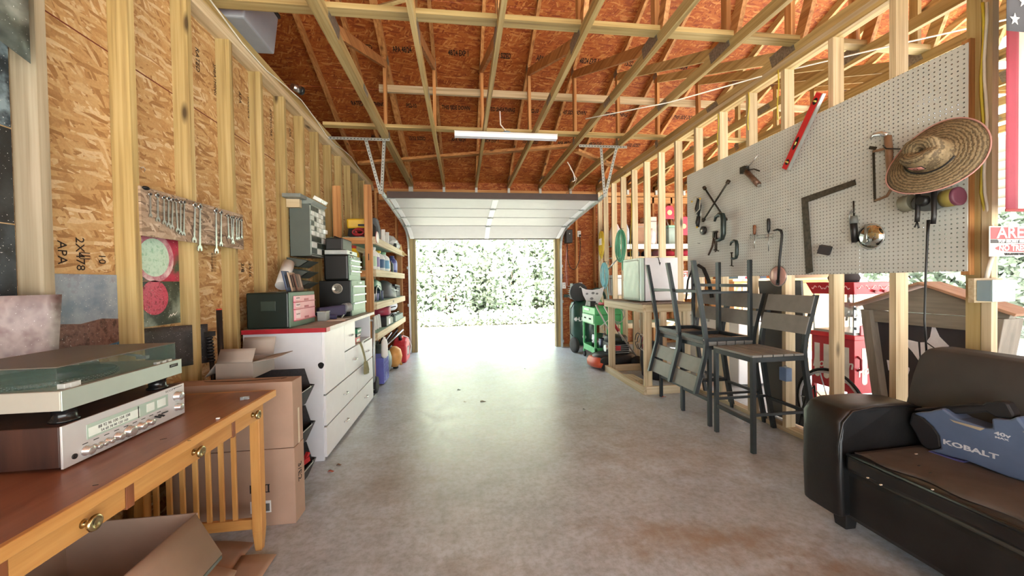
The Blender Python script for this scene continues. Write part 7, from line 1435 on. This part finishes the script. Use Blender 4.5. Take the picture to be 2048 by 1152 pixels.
def right_bay():
    PY = pine('x', 'pale')
    t = thing('shelf_unit', 'long pine shelf unit on the far wall of the right bay, seen between the studs', 'shelf', (4.4, 7.0, 0), w=True)
    zs = (1.97, 1.74, 1.02, .5)
    for z in zs: MB().box(2.86, 6.2, 6.70, 7.199, z - .011, z).build('shelf_board', M('a9c3b4', .8, 0, .15), t); MB().box(2.86, 6.2, 6.66, 6.698, z - .09, z - .001).build('front_board', PY if z < 1.9 else M('e9e6e0', .6, 0, .05), t)
    for x in (2.86, 4.0, 5.1, 6.16): MB().box(x, x + .038, 7.20, 7.285, 0, 2.0).build('post', pine('z', 'pale'), t)
    Z = 1.971
    def simple(nm, lab, cat, px, w, h, d, c, z=None, kind='box', y=6.95, g='things stored on the right bay shelves'):
        z = Z if z is None else z; x = onY(px, 500, y).x; t = thing(nm, lab, cat, (x, y, z), w=True, group=g)
        if kind == 'box': MB().box(x - w / 2, x + w / 2, y - d / 2, y + d / 2, z, z + h).build('carton', M(c, .6), t, .004); MB().box(x - w * .5 - .001, x + w * .5 + .001, y - d * .51, y + d * .51, z + h * .82, z + h * .86).build('lid_line', M('8a8078', .7), t)
        elif kind == 'tote':
            MB().loft([[(x + sx * w * k / 2, y + sy * d * k / 2, zz) for sx, sy in ((-1, -1), (1, -1), (1, 1), (-1, 1))] for zz, k in ((z, .85), (z + h * .88, 1))], False).build('tub', M(c, .5), t, .01); MB().box(x - w * .54, x + w * .54, y - d * .54, y + d * .54, z + h * .88, z + h).build('lid', M('7fae98', .5), t, .006)
        elif kind == 'bag': MB().loft([[(x + w / 2 * k * cos(a) * (1 + .1 * sin(3 * a)), y + d / 2 * k * sin(a), z + h * zz) for a in [2 * pi * i / 16 for i in range(16)]] for zz, k in ((0.002, .8), (.3, 1), (.7, .95), (1, .45))]).build('sack', M(c, .8, 0, .2), t)
        elif kind == 'seat':
            MB().prism([(-w / 2, h * .35), (-w / 2, h * .9), (-w * .3, h), (w * .3, h), (w / 2, h * .85), (w * .55, h * .35)], -.02, .02, lambda u, v, q: (x + u, y + q, z + v)).build('shell', M(c, .4), t, .01)
            for s in (-1, 1): MB().tube([(x + s * w * .35, y, z + h * .36), (x + s * w * .42, y - .1, z), (x + s * w * .42, y + .12, z)], .012).build('frame_leg', GALV, t)
            MB().prism(disc(0, h * .66, .05, 12), -.022, -.021, lambda u, v, q: (x + u, y + q, z + v)).build('emblem', M('d9c98a', .5), t)
        return t
    simple('plastic_bag', 'white bag at the left end of the top shelf in the right bay', 'bag', 1231, .2, .40, .3, 'd9d3d6', kind='bag'); simple('bag', 'pale blue bag beside the white bag on the top right bay shelf', 'bag', 1250, .13, .42, .3, 'b9c6d2', kind='bag'); simple('cardboard_box', 'brown carton under a dark lid between two studs on the top right bay shelf', 'box', 1272, .19, .40, .3, '9a7358')
    simple('cardboard_box', 'pale carton stacked with green things between studs on the top right bay shelf', 'box', 1297, .22, .55, .25, 'cdbdb4', y=7.05); simple('bag', 'white and red printed bag on the top right bay shelf', 'bag', 1302, .18, .30, .18, 'dad3d4', y=6.78, kind='bag')
    simple('bag', 'white crumpled bag left of the green tub on the top right bay shelf', 'bag', 1322, .09, .55, .25, 'dadcdc', kind='bag'); simple('plastic_tub', 'green grey lidded tub on the top right bay shelf', 'tub', 1339, .2, .37, .3, '8d9f97', kind='tote'); simple('toy_seat', 'small red seat stacked above the green tub', 'seat', 1339, .18, .40, .2, 'b92c48', Z + .372, 'seat'); simple('child_chair', 'red child chair with grey legs beside the pegboard corner', 'chair', 1367, .25, .56, .3, 'c02f4c', None, 'seat')
    z2 = 1.741
    for px, w, c, lab in ((1268, .2, '2c2a30', 'dark car seat on the second right bay shelf'), (1293, .16, '3a3d48', 'dark blue grey bundle on the second right bay shelf'), (1312, .13, 'c87f8a', 'pink bundle on the second right bay shelf'), (1335, .26, 'a81f30', 'red sled shell on the second right bay shelf'), (1366, .28, 'c8304a', 'bright red sled shell on the second right bay shelf')): simple('bundle' if 'bundle' in lab else 'sled' if 'sled' in lab else 'car_seat', lab, 'sled' if 'sled' in lab else 'bundle', px, w, .13, .3, c, z2, 'bag')
    z3 = 1.021
    t = simple('cardboard_box', 'white carton printed with red letters behind the small fridge', 'box', 1366, .62, .44, .4, 'd9d4d4', z3, 'box', 6.85)
    x = onY(1366, 548, 6.85).x; text('STAPLES', .13, frame((x + .10, 6.649, onY(1366, 549, 6.65).z), (1, 0, 0), (0, 0, 1)), M('b5554a', .6), t, 'lettering', .001, bold=.004)
    simple('sphere_ornament', 'grey round thing above the red lettered carton', 'ball', 1358, .18, .18, .18, 'a9a4a6', z3 + .442, 'bag')
    for px, c, lab in ((1232, 'dadada', 'white paper carton on the low right bay shelf by the hoses'), (1470, '6f7f98', 'blue grey carton seen under the pegboard'), (1484, 'b8303c', 'red crate seen under the pegboard'), (1500, 'cbb9a4', 'tan carton seen under the pegboard'), (1512, '5f7fa0', 'blue carton seen under the pegboard'), (1530, 'a0673c', 'brown carton seen under the pegboard')):
        x = onY(px, 560, 6.9).x
        if x < 6.0: simple('cardboard_box', lab, 'box', px, (.22 if px < 1300 else .15), .38, .35, c, z3, 'box', 6.9)
    # chest freezer, ribbed panel, spoked wheel, wheelchair-like frame
    t = thing('chest_freezer', 'white chest freezer in the right bay behind the bar chairs', 'freezer', (3.6, 4.7, 0), w=True)
    MB().box(3.25, 3.95, 4.1, 5.3, .03, .78).build('cabinet', M('dcdcda', .4, 0, .03), t, .012); MB().box(3.24, 3.96, 4.09, 5.31, .79, .86).build('lid', M('e6e6e4', .35, 0, .03), t, .015); MB().cbox((3.24, 4.7, .76), (.02, .14, .05)).build('lid_handle', GALV, t)
    for x in (3.3, 3.9):
        for y in (4.2, 5.2): MB().cyl((x, y, 0), (x, y, .03), .03).build('foot', BLACK, t)
    m, N, L, b = _nt('ribbed_rubber'); v = _coord(N, L); wv = N.new('ShaderNodeTexWave'); wv.inputs['Scale'].default_value = 45; wv.bands_direction = 'DIAGONAL'; L.new(v, wv.inputs['Vector']); L.new(_ramp(N, L, wv.outputs['Fac'], [(.3, (.06, .062, .06)), (.7, (.13, .135, .13))]), b.inputs['Base Color']); b.inputs['Roughness'].default_value = .6
    one(MB().bar((2.92, 3.06, .01), (2.83, 3.06, 1.28), .46, .02, (1, 0, 0)), 'rubber_mat', m, 'dark ribbed rubber mat leaning behind the studs by the bar chairs', 'mat')
    p = onX(1622, 795, 2.86); R0 = .28; cz = R0 + .012
    t = thing('spoked_wheel', 'grey spoked wheel with a black tyre behind the partition by the sofa', 'wheel', (2.86, 2.60, 0), w=True); c = Vector((2.86, 2.62, cz))
    cir = lambda r: [c + Vector((0, r * cos(a), r * sin(a))) for a in [2 * pi * i / 36 for i in range(36)]]
    MB().tube(cir(R0), .011, 8, True).build('tyre', BLACKR, t); MB().tube(cir(R0 - .02), .010, 8, True).build('rim', M('b9bdc4', .4), t); MB().cyl(c - XN * .03, c + XN * .03, .03).build('hub', STEEL, t)
    for k in range(10): a = 2 * pi * k / 10; MB().cyl(c + Vector((0, .02 * cos(a), .02 * sin(a))), c + Vector((0, (R0 - .025) * cos(a), (R0 - .025) * sin(a))), .005, n=6).build('spoke', M('b9bdc4', .4), t)
    one(MB().tube([(2.83, 2.86, .05), (2.83, 2.80, .30), (2.83, 2.72, .42), (2.83, 2.70, .25), (2.83, 2.78, .12)], .008, 8), 'cable', BLACK, 'black cable looping behind the studs near the spoked wheel', 'cable')
    # inner tube hung by the pegboard edge, foam mat under it
    p = onX(1395, 560, 2.60); t = thing('rubber_strap', 'black rubber loop hung behind the upturned chair legs', 'strap', p, w=True)
    MB().tube([onX(*q, 2.628) for q in ((1372, 600), (1376, 560), (1385, 537), (1396, 530), (1407, 537), (1417, 560), (1424, 595))], .02, 8, flat=.5).build('loop', BLACKR, t); MB().tube([onX(1396, 528, 2.64), onX(1396, 524, 2.64)], .008).build('hook', STEEL, t)
    p = onZ(1325, 645, .62)
    t = thing('tool_bag', 'dark bag with tangled leads under the right end of the workbench', 'bag', (2.4, 4.9, 0), w=True)
    MB().loft([[(2.50 + .10 * k * cos(a), 4.78 + .22 * k * sin(a), z) for a in [2 * pi * i / 16 for i in range(16)]] for z, k in ((.001, .9), (.2, 1.05), (.40, .9), (.48, .5))]).build('sack', M('25242a', .8, 0, .3), t)
    for k in range(3): MB().tube(coil((2.38, 4.68 + .1 * k, .45), .09, .1, 2, .006, .02, (0, 1, 0)), .006, 6).build('lead', M(('8a2c30', 'b9b6b0', '30333a')[k], .5), t)
    t = thing('storage_cabinet', 'pale orange cabinet at the back of the right bay under the pegboard', 'cabinet', (5.6, 6.2, 0), w=True)
    MB().box(4.6, 6.6, 5.9, 6.5, 0, 1.25).build('case', M('b9824e', .6, 0, .12, 4), t, .01); MB().box(4.55, 6.65, 5.86, 6.54, 1.251, 1.29).build('top', M('cfa06a', .6), t, .004)
    for x in (4.75, 5.7): MB().box(x, x + .8, 5.885, 5.899, .1, 1.2).build('door', M('c08c58', .6), t, .004)
right_bay()
def debris():
    for px, py, s, lab in ((918, 780, .02, 'small dark pebble on the floor left of the middle of the driveway'), (966, 803, .03, 'brown twig scrap on the floor in mid aisle'), (930, 804, .015, 'pale crumb on the floor beside the brown twig scrap'), (1484, 863, .025, 'crumpled silver scrap under the empty bar chair'), (1493, 846, .02, 'thin white scrap standing under the empty bar chair'), (1408, 819, .02, 'crumpled foil scrap by the middle chair legs'), (1328, 794, .022, 'reddish leaf on the floor at a chair leg by the workbench'), (1050, 738, .012, 'dark speck on the floor in front of the workbench'), (1168, 819, .012, 'dark speck on the floor in the aisle left of the bar chairs'), (678, 930, .016, 'brown leaf on the floor by the cabinet corner'), (662, 943, .02, 'reddish scrap on the floor near the cabinet corner')):
        p = onZ(px, py); c = {'pale': 'cfcbc2', 'crumpled': 'c4c6c6', 'thin': 'e2e2e0', 'reddish': 'a85a44', 'brown': '6a4a32'}.get(lab.split()[0], '2c2826')
        one(MB().sheet(lambda u, v: (p.x - s + 2 * s * u, p.y - s * .5 + s * v, .003 + .006 * sin(5 * u) * sin(4 * v + 1) ** 2), 5, 4, .002), 'floor_scrap', M(c, .6), lab, 'scrap', 'scraps on the floor')
debris()
def garden():
    gr = MB(); gr.box(-60, -1.75, -30, 60, -.06, -.03).box(-1.75, 60, 7.46, 60, -.06, -.03).box(7.2, 60, -30, 7.46, -.06, -.03).box(-1.75, 7.2, -30, -4.2, -.06, -.03)
    struct(gr.build('ground', M('a9a392', .95, 0, .15, 2.)))
    struct(MB().box(7.2, 12, -2, 7.2, -.03, -.012).build('bounce_apron', M('cfcac0', .9, 0, .08, 6)))  # pale slab added outside to bounce more daylight into the right bay
    dw = struct(MB().box(-2.5, 7.5, 7.46, 10.6, -.03, -.012).build('driveway', M('b9b4aa', .9, 0, .1, 6)))
    m, N, L, b = _nt('leaf'); oi = N.new('ShaderNodeObjectInfo'); v = _coord(N, L); n = _noise(N, L, v, 1.6, 3)
    L.new(_ramp(N, L, n, [(.3, (.20, .28, .20)), (.5, (.42, .49, .39)), (.72, (.66, .70, .60))]), b.inputs['Base Color']); b.inputs['Roughness'].default_value = .5; b.inputs['Specular IOR Level'].default_value = .6  # leaf tones paled to imitate overexposed sunlight on the hedge
    bark = M('5a4636', .9, 0, .2, 10)
    rnd = random.Random(3)
    def leaves(nl, rx, ry, rz, zc, s0):
        vs, fs = [], []
        for i in range(nl):
            while True:
                p = Vector((rnd.uniform(-1, 1), rnd.uniform(-1, 1), rnd.uniform(-1, 1)))
                if .45 < p.length < 1: break
            lump = 1 + .22 * sin(5 * p.x + 2 * p.z) * cos(4 * p.y + 3 * p.z)
            c = Vector((p.x * rx * lump, p.y * ry * lump, zc + p.z * rz * lump))
            if c.z < .05: c.z = .05 + rnd.random() * .3
            d = Vector((rnd.gauss(0, 1), rnd.gauss(0, 1), rnd.gauss(-.2, .6))).normalized(); nn = d.cross(Vector((rnd.gauss(0, 1), rnd.gauss(0, 1), rnd.gauss(0, 1)))).normalized(); s = s0 * rnd.uniform(.6, 1.3)
            sd = d.cross(nn) * s * .38; k = len(vs)
            vs += [c, c + d * s * .5 + sd + nn * s * .08, c + d * s, c + d * s * .5 - sd + nn * s * .08]; fs.append((k, k + 1, k + 2, k + 3))
        mb = MB(); mb._add(vs, fs); return mb
    def shrub(lab, kind, x, y, sc, rot, src=None):
        if src: c = copy_tree(src, (x, y, -.03), None, lab)
        else:
            c = thing('hedge_shrub', lab, 'shrub', (x, y, -.03)); c['group'] = 'garden hedge shrubs'
            nl, rx, ry, rz, zc, s0 = kind; leaves(nl, rx, ry, rz, zc, s0).build('foliage', m, c)
            st = MB()
            for k in range(7): a = 2 * pi * k / 7; st.tube([(.25 * cos(a) * .4, .25 * sin(a) * .4, 0), (.5 * cos(a) * .6, .5 * sin(a) * .6, zc * .5), (rx * .6 * cos(a), ry * .6 * sin(a), zc)], [.03, .02, .01], 6)
            st.build('stems', bark, c)
        c.scale = (sc, sc, sc); c.rotation_euler = (0, 0, rot); return c
    A = shrub('broad hedge shrub right of centre through the big door', (7000, 1.5, 1.2, 1.9, 1.75, .17), 1.6, 12.9, 1., .3)
    B = shrub('tall hedge shrub left of centre through the big door', (7000, 1.3, 1.2, 2.3, 2.1, .14), -.5, 13.0, 1., 1.)
    for lab, s, x, y, sc, r in (('hedge shrub at the left edge of the big door opening', A, -2.4, 12.8, 1.05, 2.), ('hedge shrub at the right edge of the big door opening', B, 3.3, 13.0, 1.0, 2.6), ('outer hedge shrub hidden partly by the right door post', A, 5.2, 13.3, 1.1, 4.), ('taller shrub standing behind the middle of the hedge', B, .6, 14.6, 1.5, 5.), ('taller shrub standing behind the left part of the hedge', A, -2.2, 14.8, 1.6, .5), ('taller shrub standing behind the right part of the hedge', A, 3.2, 14.9, 1.6, 3.4),
                                ('garden shrub seen beyond the right bay under the warning sign', B, 12.5, 6.2, 1.1, .8), ('garden shrub seen beyond the right bay beside the end post', A, 12.2, 3.6, 1.1, 1.9), ('garden shrub far right beyond the outer doorway', B, 12.8, 1.0, 1.2, 3.1), ('tall garden shrub behind the others beyond the right bay', A, 15.0, 5.0, 1.8, .2), ('tall shrub far right behind the outer doorway', B, 15.2, 1.2, 1.7, 2.2), ('garden shrub seen through the popcorn machine glass', A, 12.6, 8.6, 1.1, 4.4)):
        shrub(lab, None, x, y, sc, r, s)
    g = MB(); vs, fs = [], []
    for i in range(9000):
        if i < 6500: x, y = rnd.uniform(-4, 7), 11.55 + abs(rnd.gauss(0, .45))
        else: x, y = 10.9 + abs(rnd.gauss(0, .5)), rnd.uniform(-1, 10)
        h = rnd.uniform(.08, .42); a = rnd.uniform(0, 2 * pi); d = Vector((cos(a), sin(a), rnd.uniform(.3, 1.4))).normalized() * h * .5; s = Vector((-sin(a), cos(a), 0)) * h * .18
        c = Vector((x, y, -.03 + rnd.random() * h)); k = len(vs); vs += [c, c + d * .5 + s, c + d, c + d * .5 - s]; fs.append((k, k + 1, k + 2, k + 3))
    g._add(vs, fs); o = g.build('ground_cover', m); o['kind'] = 'stuff'; tag(o, 'low leafy undergrowth along the foot of the garden hedge', 'undergrowth'); 
garden()
# ------------------------------------------------------------------ camera, light, view
cam = D.cameras.new('camera'); cam.sensor_width = 36; cam.lens = FPX / 2048 * 36; cam.clip_start = .02; cam.clip_end = 200
co = D.objects.new('camera', cam); COL.objects.link(co)
R = Matrix((CX, CY, CZ))       # rows: world axes in camera space
R4 = R.to_4x4(); R4.translation = EYE; co.matrix_world = R4
bpy.context.scene.camera = co
w = D.worlds.new('sky'); bpy.context.scene.world = w; w.use_nodes = True
bg = w.node_tree.nodes['Background']; bg.inputs['Color'].default_value = (.86, .94, 1.0, 1); bg.inputs['Strength'].default_value = 2.6
sun = D.lights.new('sun', 'SUN'); sun.energy = 34.; sun.angle = .02; sun.color = (1, .96, .9)
so = D.objects.new('sun', sun); COL.objects.link(so); so.rotation_euler = (radians(50), 0, radians(38))
def area(name, loc, rot, sx, sy, e, c=(1, 1, 1)):
    l = D.lights.new(name, 'AREA'); l.shape = 'RECTANGLE'; l.size = sx; l.size_y = sy; l.energy = e; l.color = c
    o = D.objects.new(name, l); COL.objects.link(o); o.location = loc; o.rotation_euler = rot; return o
vs = bpy.context.scene.view_settings
vs.view_transform = 'Standard'; vs.look = 'None'; vs.gamma = 1; vs.use_curve_mapping = False; vs.exposure = 1.5
bpy.context.scene.cycles.use_denoising = True
